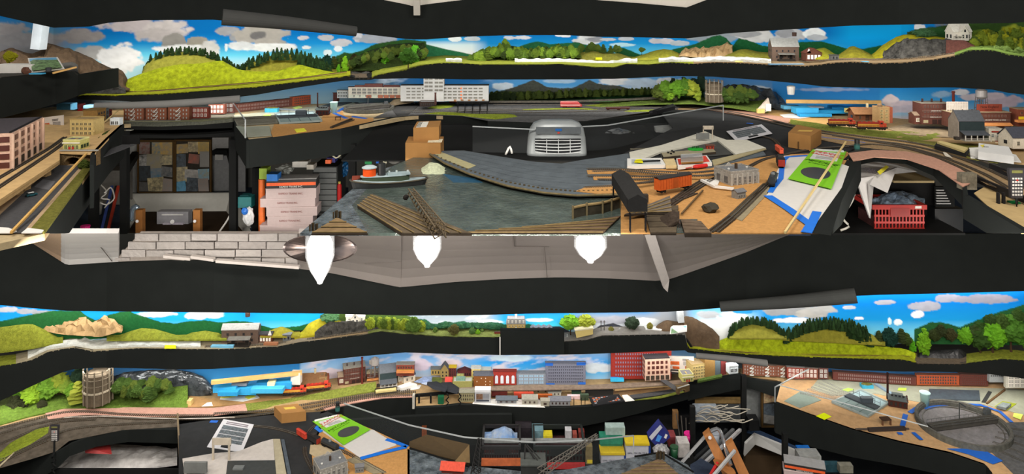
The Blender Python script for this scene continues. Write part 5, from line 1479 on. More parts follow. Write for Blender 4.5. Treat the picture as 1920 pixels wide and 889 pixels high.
def watertower(p,H,lbl):
 r=thg('water_tower',lbl,'water tower',p)
 R=H*.2
 tm=M((168,162,158),.5,.12,30,metal=.3)
 mk('tank',Lx([(.001,H*.52),(R*.5,H*.54),(R,H*.62),(R*1.1,H*.63),(R*1.1,H*.645),(R,H*.65),(R,H*.88),(.001,H)],n=18),tm,r)
 for k in R_(6):
  a=2*pi*k/6+.3
  mk('leg',Kx((R*1.25*cos(a),R*1.25*sin(a),0),(R*.95*cos(a),R*.95*sin(a),H*.63),.004),M(110,104,100),r)
 rg=MB()
 for z,q in((.2,1.16),(.42,1.05)):
  for k in R_(6):
   a,b=2*pi*k/6+.3,2*pi*(k+1)/6+.3
   rg.bar((R*q*cos(a),R*q*sin(a),H*z),(R*q*cos(b),R*q*sin(b),H*z),.0025)
 mk('ring',rg,M(110,104,100),r)
 mk('riser',Tx([(0,0,0),(0,0,H*.55)],.006,8),M(120,112,108),r)
 return r
watertower(W(1840,212,5.78),.2,'silver water tower on splayed legs behind the long mill')
def porch_house(xl,xr,rb,rt,d,lbl,z0=0.):
 r=bd('grey_house',lbl,xl,xr,rb,rt,d,.12,(92,84,78),(98,102,108),5,1,.3,.36,fmt=(206,202,194),sty='gable',rise=.55,over=.004,z0=.06,z1=.36,gls=(50,46,46))
 Wm,D,H=r['dims']
 mk('upper_wall',Bx((0,-.004,H*.52),(Wm*.98,.01,H*.46)),M((52,64,66),.85,.1),r)
 mk('porch_roof',Px([v3(-Wm*.5,-.07,H*.36),v3(Wm*.5,-.07,H*.36),v3(Wm*.5,0,H*.54),v3(-Wm*.5,0,H*.54)],(0,0,-.004)),M(84,88,94),r)
 mk('porch_floor',Bx((0,-.035,0),(Wm,.07,H*.06)),M(150,142,130),r)
 for k in R_(5):mk('porch_post',Bx((-Wm*.47+k*Wm*.235,-.066,H*.06),(.005,.005,H*.3)),M(214,208,198),r)
 rl=MB()
 for k in R_(4):
  for q in(.07,.14):rl.box((-Wm*.353+k*Wm*.235,-.066,H*q),(Wm*.2,.003,.002))
 mk('railing',rl,M(214,208,198),r)
 mk('end_gable',Px([v3(-Wm*.5-.004,0,0),v3(-Wm*.5-.004,D,0),v3(-Wm*.5-.004,D,H),v3(-Wm*.5-.004,D/2,H+.55*D),v3(-Wm*.5-.004,0,H)],(.004,0,0)),M((170,158,146),.85,.15),r)
 mk('side_stair',Bx((-Wm*.58,0.,0),(.03,.03,.02)),M(70,64,60),r)
 return r
porch_house(1798,1845,262,228,5.12,'dark grey house with a long porch in front of the mill')
dn=bd('cream_diner','little cream shop with a red sign beside the grey porch house',1855,1878,266,243,5.08,.08,(206,200,184),(140,138,140),2,1,.4,.4,gls=(70,84,90),fmt=(220,214,200),sty='parapet',z0=.2,z1=.8,yw=-.12)
Wm,D,H=dn['dims']
mk('sign_board',Bx((0,-.003,H*.78),(Wm*.6,.004,H*.1)),M(150,56,46),dn);mk('door',Bx((0,-.002,H*.08),(Wm*.14,.004,H*.5)),M(190,186,176),dn);mk('step',Bx((0,-.02,0),(Wm*.5,.04,.008)),M(196,180,150),dn);mk('red_mat',Bx((-Wm*.05,-.03,.008),(Wm*.3,.015,.003)),M(120,50,44),dn)
mk('planter',MB().ball(W(1848,259,5.1),.02,2,.4,4),M(120,124,110),'grey green planter between the porch house and the shop')
bd('white_cottage','white cottage with a dark slate roof at the right edge',1899,1935,279,259,4.9,.14,(214,204,186),(72,74,84),2,1,.25,.4,fmt=(180,170,150),sty='gable',rise=.42,yw=.05,sider=1,over=.006)
bd('brick_store','brick store with a yellow shop sign cut by the right edge',1909,1940,237,205,5.6,.1,(128,70,52),(176,158,128),3,1,.4,.3,fmt=(150,100,80),z0=.6,z1=.95)
bxa('shop_sign',1911,1940,224,5,5.585,.008,M(226,196,40),'yellow sign on the brick store at the right edge')
bxa('shop_canopy',1909,1940,230,4,5.55,.04,M(200,130,76),'orange brown canopy of the brick store at the right edge')
flt('cinder_ground',[(1700,232),(1790,240),(1900,243),(1960,240),(1960,262),(1840,262),(1700,252),(1660,240)],-.998,M((150,132,106),.95,.3,30),'grey tan dirt yard in front of the brick mills')
flt('grass_patch',[(1700,262),(1790,268),(1850,274),(1905,290),(1870,306),(1830,300),(1760,280)],-.998,M((116,114,56),.95,.35,50),'olive grass patch around the white box')
bx=thg('white_box','white cardboard box lid with handwriting on a white sheet','box',G(1868,300,-.99))
mk('carton',Px([G(1835,268,-.94),G(1891,275,-.94),G(1901,293,-.94),G(1834,284,-.94)],(0,0,-.048)),M((222,222,220),.7,.03),[bx])
mk('mark',Px([G(1838,272,-.9385),G(1846,271,-.9385),G(1843,277,-.9385)],(0,0,-.001)),M(226,210,80),[bx])
txt('Bay',bx,tuple(G(1849,275,-.936)-bx.location),.022,M(50,44,40),rot=(0,0,-.1))
flt('paper_sheet',[(1817,277),(1835,276),(1905,290),(1915,304),(1820,296)],-.994,WHITE,'white sheet lying under the white box')
fk=thg('flatcar_kit','cream and black hopper wagon body lying beside the tracks','wagon',G(1783,290,-.995))
mk('hull',Px([G(1756,268,-.97),G(1761,265.5,-.97),G(1818,279,-.97),G(1811,288,-.97),G(1752,273,-.97)],(0,0,-.022)),M(40,40,40),[fk])
mk('lid',Px([G(1757,266,-.955),G(1764,264,-.955),G(1815,277,-.955),G(1808,283.5,-.955)],(0,0,-.012)),M((206,188,130),.8,.1),[fk])
# main line curve: tracks, pink inner roadbed
flt('pink_roadbed',[(1590,287),(1640,281),(1700,284),(1750,294),(1800,316),(1830,338),(1806,350),(1760,318),(1700,298),(1640,294),(1600,302)],-.999,M((186,142,122),.95,.15,60,bmp=.2),'pink plaster roadbed along the rim of the operator well','roadbed',.005)
flt('ballast_ground',[(1480,236),(1600,258),(1700,270),(1800,296),(1860,318),(1925,352),(1925,372),(1850,345),(1800,318),(1740,292),(1690,283),(1600,274),(1540,262)],-1.,M((150,126,94),.95,.3,60),'tan ballast under the curving main line')
MT=[[(1268,196),(1330,203),(1420,219),(1500,238),(1600,254),(1700,266),(1790,284),(1860,309),(1925,340)],[(1268,199),(1340,207),(1420,223),(1500,242),(1600,259),(1700,272),(1780,291),(1850,317),(1925,354)],[(1560,254),(1640,266),(1700,276),(1770,296),(1840,324),(1890,352)],[(1590,274),(1640,271),(1700,279),(1760,297),(1820,324),(1870,352)]]
for i,p in enu(MT):trk(p,-.995,'%s curved main line track counted from the grass bank'%nth(i),gp='curved main line tracks',tcol=M(74,62,48),spacing=.013)
flt('white_card',[(1768,285),(1774,286),(1786,296),(1772,292)],-.988,M(214,206,190),'small white card strip between the curved tracks')
tape([(1400,231),(1412,232)],.03,-.998,'tiny blue tape on the black table left of the cardboard box')
tape([(1540,257),(1570,261),(1600,264),(1622,268)],.014,-.998,'thin blue tape line beside the curved track')
# cardboard box
def cbx(q,h,z,lbl,notch=1,name='cardboard_box',tapecol=None,cat='box',mat=CARD):
 T=[G(x,y,z+h)for x,y in q]
 r=thg(name,lbl,cat,v3(sum(p.x for p in T)/4,sum(p.y for p in T)/4,ZE+z))
 mk('carton',Px(T,(0,0,-h)),mat,[r])
 return r,T
cb,T=cbx([(1478,248.5),(1520,255),(1540,243),(1494,233.5)],.1,-1.,'brown cardboard box with a pale label on the black table')
mk('label',Px([T[0].lerp(T[2],.4)+v3(-.03,0.,.001),T[0].lerp(T[2],.45)+v3(.05,-.015,.001),T[0].lerp(T[2],.6)+v3(.04,.02,.001),T[0].lerp(T[2],.58)+v3(-.045,.03,.001)],(0,0,-.001)),M(206,170,90),[cb])
mk('flap_slot',Bx(T[0].lerp(T[1],.47)+v3(0,-.001,-.1),(.012,.004,.05)),M(90,66,40),[cb])
bt=thg('paint_bottle','small dark green paint bottle with a black cap at the rim of the well','bottle',G(1607,281,-.994))
mk('glass',Lx([(.018,0),(.018,.04),(.012,.046),(.001,.046)],n=14),M((40,70,66),.3),bt);mk('cap',Lx([(.016,.044),(.016,.07),(.001,.072)],n=14),M((26,28,28),.5),bt);mk('label',Lx([(.0184,.008),(.0184,.032),(.018,.032),(.018,.008)],n=14),M(60,110,104),bt)
# white sheet, blue tape and the green card
flt('chip_table',[(1164,310),(1340,312),(1395,300),(1462,290),(1590,285),(1592,330),(1546,436.5),(1164,436.5)],-1.006,CHIP,'orange tan chipboard peninsula top with cracks','table',.006)
flt('white_card_sheet',[(1470,292),(1530,292),(1592,312),(1578,352),(1528,422),(1436,368)],-1.,M((206,204,200),.7,.03),'large white card sheet taped down beside the operator well')
BT2=M((20,110,214),.55,.05)
tape([(1534,291),(1500,292.5),(1476,294.5),(1470,300),(1466,318),(1464,335),(1450,352),(1444,361)],.028,-.996,'blue masking tape along the left edge of the white sheet',mat=BT2)
tape([(1440,367),(1480,393),(1520,422),(1512,436.5)],.045,-.996,'blue masking tape along the front edge of the white sheet',mat=BT2)
tape([(1532,397),(1524,415),(1513,436)],.04,-.9945,'short blue masking tape at the front corner by the well',mat=BT2)
def tarmac(q,z,lbl):
 P=[G(x,y,z)for x,y in q]
 c=sum(P,Vc())/4
 r=thg('building_paper_pack',lbl,'card pack',v3(c.x,c.y,ZE+z-.004))
 lp=lambda u,v,o=0.:P[0].lerp(P[1],u).lerp(P[3].lerp(P[2],u),v)+v3(0,0,o)
 mk('card',Px(P,(0,0,-.004)),M((122,196,26),.5,.04),[r])
 mk('header',Px([lp(.04,.965,.0006),lp(.96,.965,.0006),lp(.9,1.03,.0006),lp(.1,1.03,.0006)],(0,0,-.003)),M((222,226,220),.4),[r])
 mk('title_panel',Px([lp(.12,.66,.0008),lp(.86,.66,.0008),lp(.86,.93,.0008),lp(.12,.93,.0008)],(0,0,-.0006)),M((206,208,204),.5),[r])
 u=(P[1]-P[0]);L=u.length;an=math.atan2(u.y,u.x)
 H=(P[3]-P[0]).length
 def tx(s,uu,vv,sz,m):
  txt(s,r,tuple(lp(uu,vv,.0016)-r.location),sz*L,m,rot=(0,0,an)).scale.y=H/L*.42
 tx('TARMAC',.5,.875,.19,M(196,36,36));tx('BUILDING SHEETS',.5,.805,.1,M(196,36,36))
 tx('METCALFE',.5,.575,.17,M(46,84,20));tx('for OO/HO scale models',.5,.51,.06,M(60,90,30))
 ln=MB()
 for k in R_(4):ln.prism([lp(.25,.69+k*.022,.0014),lp(.7,.69+k*.022,.0014),lp(.7,.698+k*.022,.0014),lp(.25,.698+k*.022,.0014)],(0,0,-.0004))
 mk('small_print',ln,M(120,120,120),r,kind='stuff',wld=1)
 el=[lp(.5+.36*cos(2*pi*k/28),.27+.15*sin(2*pi*k/28),.0012)for k in R_(28)]
 mk('window',Px(el,(0,0,-.001)),M((66,66,68),.25,.1),[r])
 hk=lp(.62,1.03,.003)
 mk('hook',Tx([hk+v3(.012*cos(a),.012*sin(a),0)for a in[k*.5 for k in R_(10)]],.0025,6),M(34,34,34),[r])
 return r
tarmac([(1478,334),(1559,353),(1587,284),(1524,280)],-.985,'lime green pack of tarmac building sheets with an oval window, upper storey')
bar('wooden_strip',G(1472,436,-.975),G(1586,266,-.93),.009,M((214,190,130),.5,.08),'thin pale wooden strip lying over the green pack and the white sheet')
# ============ room of the upper storey, floor things, peninsula
WALLM=M((150,148,142),.9,.06,3)
def wall(name,c,size,mat=WALLM):return mk(name,Bx(c,size),mat,kind='structure')
wall('wall_back',(0,7.62,0),(11.2,.1,ZE+.6),M((96,96,92),.9,.1,2))
wall('wall_left',(-5.5,4.6,0),(.1,6.1,ZE+.6));wall('wall_right',(5.5,4.6,0),(.1,6.1,ZE+.6))
wall('floor',(0,4.6,-.1),(11.2,6.1,.1),M(50,54,60))
mb=MB()
for q in([(-5.4,6.11),(-3.24,6.11),(-3.69,7.2),(-3.69,7.6),(-5.4,7.6)],[(-2.13,6.11),(5.4,6.11),(5.4,7.6),(-2.7,7.6),(-2.7,7.2)],[(-3.69,7.2),(-2.7,7.2),(-2.7,7.6),(-3.69,7.6)]):mb.prism([v3(x,y,ZE-1.9)for x,y in q],(0,0,-.03))
mk('floor_upper',mb,M((48,58,74),.95,.2,40),kind='structure')
def wb(name,xl,xr,rt,rb,d,dep,mat,lbl=None,cat=None,pa=None,rz=0.,mi=None):
 return mk(name,Bx(W((xl+xr)/2,rb,d)+v3(0,dep/2,0),((xr-xl)*d/F,dep,(rb-rt)*d/F),rz),mat,pa,lbl=lbl,cat=cat,wld=pa is not None)
def wr_(name,pts,r,mat,lbl,cat=None,pa=None):
 return mk(name,Tx(spath([W(*p)for p in pts],.02),r,6),mat,pa,lbl=lbl,cat=cat,wld=pa is not None,smo=1)
wb('bench_board',640,1275,300,303,4.95,1.4,DARK,'black bench board behind the water carrying cartons and air conditioner')
wb('back_board',640,1275,232,301,6.36,.02,DARK,'added black panel for the dark under the deck behind the bench')  # dark sheet stands in for the shade under the deck
# pinboards
def pinboard(xl,xr,rt,rb,d,lbl,seed,nc=3,nr=4):
 r=thg('pinboard',lbl,'pinboard',W((xl+xr)/2,rb,d))
 wb('backing',xl,xr,rt,rb,d,.02,M(64,60,54),pa=r)
 for a,b,c,e in((xl-2,xr+2,rt-2,rt+1),(xl-2,xr+2,rb-1,rb+2),(xl-2,xl+1,rt,rb),(xr-1,xr+2,rt,rb)):wb('frame',a,b,c,e,d-.012,.03,M(92,70,40),pa=r)
 rnd.seed(seed);pal=[(170,150,140),(90,90,92),(210,208,204),(226,186,90),(110,124,136),(196,110,90),(60,60,62),(236,220,170),(120,190,230),(160,158,154)]
 for j in R_(nr):
  for i in R_(nc):
   w_,h_=(xr-xl)/nc,(rb-rt)/nr
   x,y=xl+w_*(i+.5)+U(-3,3),rt+h_*(j+.5)+U(-3,3)
   c=pal[rnd.randrange(len(pal))];e=pal[rnd.randrange(len(pal))]
   a,b=w_*U(.38,.75),h_*U(.34,.62)
   dd=d-.004-.0015*(i+j*nc);t=U(-.12,.12)
   q=[W(min(xr-2,max(xl+2,x+u*a-t*v*b)),min(rb-2,max(rt+2,y+v*b+t*u*a)),dd)for u,v in((-1,-1),(1,-1),(1,1),(-1,1))]
   mk('photograph',Px(q,(0,.001,0)),M(c,.5,.5,26,c2=e),[r])
 return r
pinboard(259,325,265,361,7.3,'left pinboard in a wooden frame covered with railway photographs',3)
pinboard(329,394,264,361,7.3,'right pinboard in a wooden frame covered with railway photographs',8)
wb('wall_cladding',230,256,258,362,7.35,.02,M(176,178,178),'white wall panel left of the pinboards');wb('wall_cladding',398,428,258,290,7.3,.02,M(150,150,150),'pale grey cushion shaped panel right of the pinboards');wb('wall_cladding',398,460,292,362,7.4,.02,M(146,148,150),'grey white panel with a socket right of the pinboards')
wb('brace',398,446,282,290,7.2,.12,DARK,'black horizontal brace right of the pinboards');bar('brace',W(430,286,7.21),W(438,312,6.03),.05,DARK,'black diagonal brace at the corner leg');bar('brace',W(234,320,6.03),W(254,290,7.34),.06,DARK,'black diagonal brace left of the pinboards')
wb('wall_socket',403,418,286.5,300,7.38,.015,M(190,190,186),'white wall socket with a red light right of the pinboards')
# stairwell
WH2=M((196,196,190),.6,.05)
r=thg('stairwell_rim','white painted rim around the stairwell opening in the floor','stairwell',W(345,400,6.8))
def qd(name,pts,th,mat,pa=None,lbl=None,cat=None):
 mb=MB();mb.prism([W(*p)for p in pts],(0,th,0));return mk(name,mb,mat,pa,lbl=lbl,cat=cat,wld=pa is not None)
qd('back_board',[(243,364,7.2),(432,362,7.2),(424,396,7.1),(262,397,7.1)],.03,WH2,r);qd('side_board',[(243,364,7.2),(262,397,7.1),(236,437,6.1),(222,437,6.1)],.03,WH2,r);qd('side_board',[(432,362,7.2),(473,437,6.1),(458,437,6.1),(424,396,7.1)],.03,WH2,r)
qd('well_bottom',[(262,397,7.12),(424,396,7.12),(458,437,6.15),(236,437,6.15)],.03,M((50,36,20),.9,.2,6),r)
tv=thg('silver_unit','silver box with a round knob standing in the stairwell','unit',W(323,426,6.5))
wb('case',294,353,397,426,6.5,.08,M((150,150,156),.3,.1),pa=tv);wb('slot',303,343,402,404,6.49,.01,M(225,225,225),pa=tv);wb('shelf',305,343,419,426,6.47,.03,M(206,200,214),pa=tv)
mk('knob',Tx([W(323,416,6.5),W(323,416,6.46)],.018,12),M((220,220,220),.3),[tv])
for x,l in((260,'left'),(368,'right')):
 p=thg('handrail_post','%s wooden post with a bolt in the stairwell'%l,'post',W(x,437,6.1));wb('post',x-6,x+7,394,437,6.1,.05,M((150,100,54),.7,.2,14),pa=p);mk('bolt',Tx([W(x-3,415,6.11),W(x-3,415,6.07)],.012,10),M((200,200,200),.3),[p])
wr_('grab_handle',[(246,414,6.05),(248,395,6.05),(254,387,6.05),(258,392,6.05)],.022,M((170,190,210),.2,metal=.8),'chrome grab handle at the left of the stairwell')
wr_('white_cable',[(436,366,6.3),(437,385,6.2),(428,410,6.2),(410,437,6.12)],.008,WHITE,'white cable hanging at the right of the stairwell')
# left under table clutter
for i,(p,l)in enu([([(188,345,6.4),(200,360,6.3),(190,372,6.2),(206,375,6.2),(196,390,6.2)],'upper'),([(196,362,6.2),(208,352,6.3),(214,372,6.2),(200,384,6.2),(188,380,6.2)],'lower')]):wr_('white_cable',p,.006,WHITE,'%s tangled white cable behind the left table leg'%l)
wb('grey_bin',176,228,320,384,6.9,.2,M(110,108,104),'grey sagging bag under the left town')
for i,(x0,x1,c,l)in enu([(196,222,(36,38,42),'black rod'),(202,226,(170,60,44),'red tipped rod'),(190,214,(60,80,150),'blue rod')]):bar('rod',W(x0,436,6.12),W(x1-4,350,6.7),.022,M(c),'%s leaning beside the stairwell'%l,'rod')
def bkt(x,rt,rb,d,rad,col,lbl):
 r=thg('bucket',lbl,'bucket',W(x,rb,d));h=(rb-rt)*d/F
 mk('shell',Lx([(rad*.8,0),(rad,h),(rad*.94,h),(rad*.76,.004),(.001,.004)],n=18),M(col,.4,.05),r,smo=1);mk('rim',Lx([(rad,h-.006),(rad*1.05,h-.004),(rad*1.05,h+.004),(rad*.98,h+.004)],n=18),M(col,.4),r);return r
bkt(160,424,437,5.95,.035,(220,30,130),'bright pink bucket under the left road');bkt(181,380,402,6.6,.05,(190,190,186),'white plastic tub beside the left table leg')
# right under table clutter
def ctn(xl,xr,rt,rb,d,dep,col,lbl,name='model_box',skew=0.,stripe=None,words=None,wc=(60,50,48),top=None,tw=.05):
 r=thg(name,lbl,'box',W((xl+xr)/2,rb,d),skew)
 w_,h_=(xr-xl)*d/F,(rb-rt)*d/F-.005
 mk('carton',Bx((0,dep/2,0),(w_,dep,h_)),M(col,.6,.05),r)
 if stripe:mk('stripe',Bx((0,-.001,h_*.3),(w_*.98,.003,h_*.35)),M(stripe,.6),r)
 mk('lid',Bx((0,dep/2,h_),(w_+.004,dep+.004,.004)),M(top or tuple(min(255,int(v*1.1))for v in col),.6),r)
 if words:txt(words,r,(0,-.004,h_*.16 if stripe else h_*.5),h_*.3,M(wc),sx=.9)
 return r
PKB=(184,166,164)
for i,(xl,xr,rt,rb,sk,w_)in enu([(499,592,353,372,.06,'RAPIDO TRAINS INC.'),(489,590,372,388,.07,'RAPIDO TRAINS INC.'),(500,594,388,405,.05,'RAPIDO TRAINS INC.'),(502,586,405,422,.06,'RAPIDO TRAINS INC.'),(488,582,422,437,.05,None)]):
 ctn(xl,xr,rt,rb,5.9,.16,PKB,'%s pinkish white train box from the top of the stack'%nth(i),skew=sk,words=w_,wc=(150,100,96))
ctn(500,592,335,353,5.88,.16,(34,32,32),'black, orange and white open train box on top of the stack',skew=.1,stripe=(226,92,40),words='RAPIDO TRAINS INC.',wc=(220,214,206),top=(160,160,160))
dr=thg('drawer_unit','grey black plastic drawer unit under the turntable deck','drawers',W(608,399,6.1));wb('case',586,633,312,399,6.1,.3,M(48,50,50),pa=dr)
for k in R_(8):wb('drawer',588,631,314+k*10.5,323+k*10.5,6.085,.02,M((82,86,86),.5,.15,30),pa=dr)
for nm,xl,xr,rt,rb,d,c,l in[('small_box',548,577,303,314,6.05,(186,184,178),'white small box on top of the drawer unit'),('blue_box',500,520,327,340,5.84,(36,110,190),'blue card box beside the open train box'),('orange_tub',610,620,300,307,6.,(226,100,50),'orange tub top on the drawer unit'),('navy_pack',613,628,296,305,6.05,(40,44,120),'navy blue pack behind the orange tub'),('parts_box',575,588,309,318,6.02,(170,166,156),'small pale parts box on the drawer unit'),('silver_tray',515,545,312,330,6.,(130,134,130),'silver plastic packets heaped above the train boxes'),('blue_bag',632,652,305,334,6.25,(30,90,140),'blue plastic bag beside the drawer unit'),('lime_carton',486,500,316,336,5.95,(150,180,60),'lime green carton behind the deck leg'),('dark_shelf',484,640,399,404,6.05,(40,40,40),'dark shelf board under the drawer unit')]:
 if 'tray' in nm or 'bag' in nm:mk(nm,MB().ball(W((xl+xr)/2,rb,d)+v3(0,.06,(rb-rt)*d/F/2),.5,3,.5,4,sq=((xr-xl)*d/F,.1,(rb-rt)*d/F*.9)),M(c,.25,.4,30,bmp=.5),lbl=l)
 else:wb(nm,xl,xr,rt,rb,d,.1,M(c,.6),l,'box' if 'box' in nm else 'carton')
mk('orange_pipe',Tx([W(491,437,6.),W(491,336,6.)],.026,14),M((226,110,40),.5),'orange plastic pipe standing behind the train boxes')
ex=thg('spray_can','red spray can beside the drawer unit','can',W(636.5,380,6.1));mk('can',Lx([(.018,0),(.018,.14),(.01,.155),(.001,.155)],n=14),M((180,34,34),.3),ex);mk('cap',Lx([(.01,.155),(.01,.172),(.001,.172)],n=12),M((190,170,80),.4),ex)
tb=thg('tool_case','teal green tool case beside the stairwell','case',W(458,390,6.));wb('body',446,471,370,390,6.,.12,M((20,104,106),.5),pa=tb);wb('handle',450,466,366,369,6.04,.02,M(30,70,74),pa=tb)
bg=thg('detergent_bag','blue and white bag slumped beside the stairwell','bag',W(466,424,5.95));mk('body',MB().ball(W(466,406,5.98),.5,3,.25,3,sq=(.09,.05,.15)),M((206,208,210),.4),[bg]);mk('band',MB().ball(W(459,396,5.96),.5,2,.2,3,sq=(.055,.05,.06)),M((40,110,200),.4),[bg])
for i,p in enu([[(688,262,6.1),(684,285,6.),(690,298,6.),(702,298,6.),(706,270,6.05)],[(712,262,6.1),(716,290,6.),(722,308,6.),(726,290,6.),(727,262,6.1)],[(621,289,6.),(630,296,6.),(638,291,6.),(641,284,6.)],[(708,262,6.05),(709,280,6.),(708,302,6.)]]):wr_('beige_cable',p,.007,M(206,202,176),'%s looped beige cable hanging under the deck'%['left','right','short','straight'][i])
mk('blue_plug',Bx(W(708,306,6.),(.022,.02,.09)),M(40,90,170),'blue plug on the straight beige cable');wb('hanging_circuit_board',684,697,297,308,5.995,.01,M(50,130,80),'green circuit board hanging beside the tug boat')
rg=[W(739+10*cos(a),294+10*sin(a),6.3)for a in[k*.449 for k in R_(15)]]
mk('ring_coil',Tx(rg,.02,8),M(110,110,106),'grey ring coil hanging under the deck')
for x,c,l in((864,(176,136,80),'left'),(892,(180,142,84),'right')):wb('wooden_upright',x-4,x+4,258,302,5.9,.03,M(c),'%s pale wooden upright behind the dock'%l,'upright')
# cartons and air conditioner
c1,T=cbx([(760,268),(826,269),(832,256),(766,256)],.16,-1.068,'larger brown cardboard carton with a label behind the dock');
mk('label',Px([T[0].lerp(T[1],.62).lerp(T[3].lerp(T[2],.62),v)+v3(u,0,.001)for v,u in((.1,0),(.1,.09),(.6,.09),(.6,0))],(0,0,-.001)),M((214,206,180),.7,.4,90),[c1])
c2,T=cbx([(775,240),(823,238),(827,226),(782,228)],.085,-.908,'smaller brown cardboard carton with a black and yellow label on top')
mk('label',Px([T[0].lerp(T[1],u).lerp(T[3].lerp(T[2],u),v)+v3(0,0,.001)for u,v in((.1,.05),(.5,.05),(.5,.9),(.1,.9))],(0,0,-.001)),M(226,224,214),[c2])
lb=MB()
for k in R_(3):lb.prism([T[0].lerp(T[1],u).lerp(T[3].lerp(T[2],u),v)+v3(0,0,.0018)for u,v in((.12+k*.05,.1),(.145+k*.05,.1),(.145+k*.05,.85),(.12+k*.05,.85))],(0,0,-.0006))
mk('barcode',lb,M(40,40,40),c2,kind='stuff',wld=1);wb('tape',775,823,247,248,5.25,.002,M(150,104,56),pa=c2)
d=5.06;k=d/F
ac=thg('air_conditioner','silver grey portable air conditioner with louvred front on the bench','air conditioner',W(1045,302,d))
def rr(w_,z,y,n=24,e=4.,dp=.16):
 return[v3(math.copysign(abs(cos(a))**(2/e),cos(a))*w_,y+dp/2+math.copysign(abs(sin(a))**(2/e),sin(a))*dp/2,z)for a in[2*pi*i/n for i in R_(n)]]
SV=M((150,156,158),.35,.05,metal=.2)
mk('casing',MB().loft([rr(57*k,0,0),rr(57*k,14*k,0),rr(55*k,40*k,0),rr(51*k,58*k,0.),rr(44*k,68*k,.012,dp=.14),rr(30*k,73.5*k,.03,dp=.1)]),SV,ac,smo=1)
mk('control_panel',Bx((2*k,-.006,52*k),(84*k,.02,12*k)),M((92,98,102),.4),ac)
mk('display',Bx((2*k,-.009,57*k),(12*k,.02,4.5*k)),M((40,100,170),.3),ac);mk('label',Bx((2*k,-.009,52.3*k),(4*k,.02,3*k)),M(190,60,50),ac)
for i in R_(6):mk('button',Tx([((-20+i*6+(14 if i>2 else 0))*k,-.004,53.5*k),((-20+i*6+(14 if i>2 else 0))*k,-.009,53.5*k)],.8*k,8),M((190,80,70)if i==0 else(50,54,58)),ac)
mk('grille_recess',Px([v3(x*k,-.001,z*k)for x,z in((-42,42),(44,42),(44,20),(20,14),(1,12.5),(-20,14),(-42,20))],(0,.004,0)),M(34,36,38),ac)
for j in R_(5):mk('louvre',Tx([((-42+86*i/8)*k,-.008,(39-j*5.4-(2.4 if j else 0)*sin(pi*i/8)*(.4+j*.25))*k)for i in R_(9)],1.1*k,6),M((176,180,182),.4),ac)
for x in(-20,2,24):mk('louvre_rib',Bx((x*k,-.006,16*k),(1.4*k,.008,25*k)),M((164,168,170),.4),ac)
# dim things behind the bench
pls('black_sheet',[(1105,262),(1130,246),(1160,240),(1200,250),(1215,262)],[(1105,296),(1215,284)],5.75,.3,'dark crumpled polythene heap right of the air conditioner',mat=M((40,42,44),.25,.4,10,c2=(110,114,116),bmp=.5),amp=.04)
qd('fabric_roll',[(1228,238,6.2),(1300,232,6.3),(1315,246,6.2),(1290,252,6.1),(1230,248,6.1)],.05,M((112,114,112),.8,.2),None,'grey white cloth stretched over the black table corner')
wr_('white_hook',[(948,290,5.1),(956,275,5.1),(960,288,5.1)],.008,WHITE,'white twisted bag tie on the dock by the air conditioner')
scr([W(886,285,5.05),W(1000,287,5.05),W(1140,281,5.3),W(1356,226,6.1)],[.173,.16,.175,.125],'long clear acrylic screen across the back of the harbour')
# harbour: water, dock, tug, barges
WATER=M((60,74,70),.12,.35,5,bmp=.5,bsc=40,c2=(92,104,98))
FOIL=M((70,82,88),.1,.4,14,bmp=1.,bsc=70,metal=.35,c2=(150,162,170))
flt('model_water',[(598,436.8),(640,400),(700,340),(735,312),(790,289),(815,292),(1164,330),(1164,436.8)],-1.012,WATER,'dark green glossy model water of the harbour basin','water',.012)
flt('foil_water',[(563,436.8),(660,355),(720,316),(735,312),(700,340),(660,385),(690,436.8)],-1.011,FOIL,'crinkled silver grey water sheet at the left rim of the harbour','water',.012)
hl('foam_wash',[(790,316),(806,304),(822,306),(840,318)],[(790,328),(810,326),(842,328)],4.28,4.45,M((206,214,180),.6,.3,60,bmp=.6),'cream foam wash painted behind the tug boat',amp=.008)
flt('blue_wash',[(830,326),(890,334),(905,342),(850,342)],-1.,M((40,84,112),.3,.3,20),'blue patch painted in the water by the dock','paint',.0012)
dk=thg('ferry_dock','long grey plank dock curving into the harbour with timber piling','dock',G(980,330,-1.))
fe=[(806,288),(830,304),(880,326),(950,348),(1020,361),(1080,366),(1164,364)];be=[(808,283),(870,282),(930,292),(1000,303),(1060,307),(1110,309),(1164,311)]
fp,bp=along(fe,24),along(be,24)
DKM=M((90,98,104),.8,.2,12,bmp=.2)
for k in R_(6):
 mb=MB();a,b=k/6+.006,(k+1)/6-.006
 rg_=[]
 for(x0,y0),(x1,y1)in zip(fp,bp):
  p,q=G(x0,y0,-.978),G(x1,y1,-.978);u,v=p.lerp(q,a),p.lerp(q,b)
  rg_.append([u,v,v-v3(0,0,.01),u-v3(0,0,.01)])
 mk('plank',mb.loft(rg_),DKM,[dk])
mb=MB();rg_=[]
for(x0,y0),(x1,y1)in zip(fp,bp):
 p,q=G(x0,y0,-.985),G(x1,y1,-.985);rg_.append([p,q,q-v3(0,0,.013),p-v3(0,0,.013)])
mk('base',mb.loft(rg_),M(54,50,44),[dk])
for z in(-.976,-.99):mk('timber_wale',Tx([G(x,y+.8,z)for x,y in fp],.006,6),M((112,100,72),.9,.3,40),[dk])
for x,y in along(fe,44):mk('piling',Tx([G(x,y+1.6,-1.),G(x,y+1.6,-1.)+v3(0,0,.028)],.006,6),M((84,74,54),.9,.3,40),[dk])
flt('card_strip',[(812,286),(825,284),(892,310),(878,316),(826,296)],-.978,M(170,164,126),'pale beige card strip lying along the dock edge')
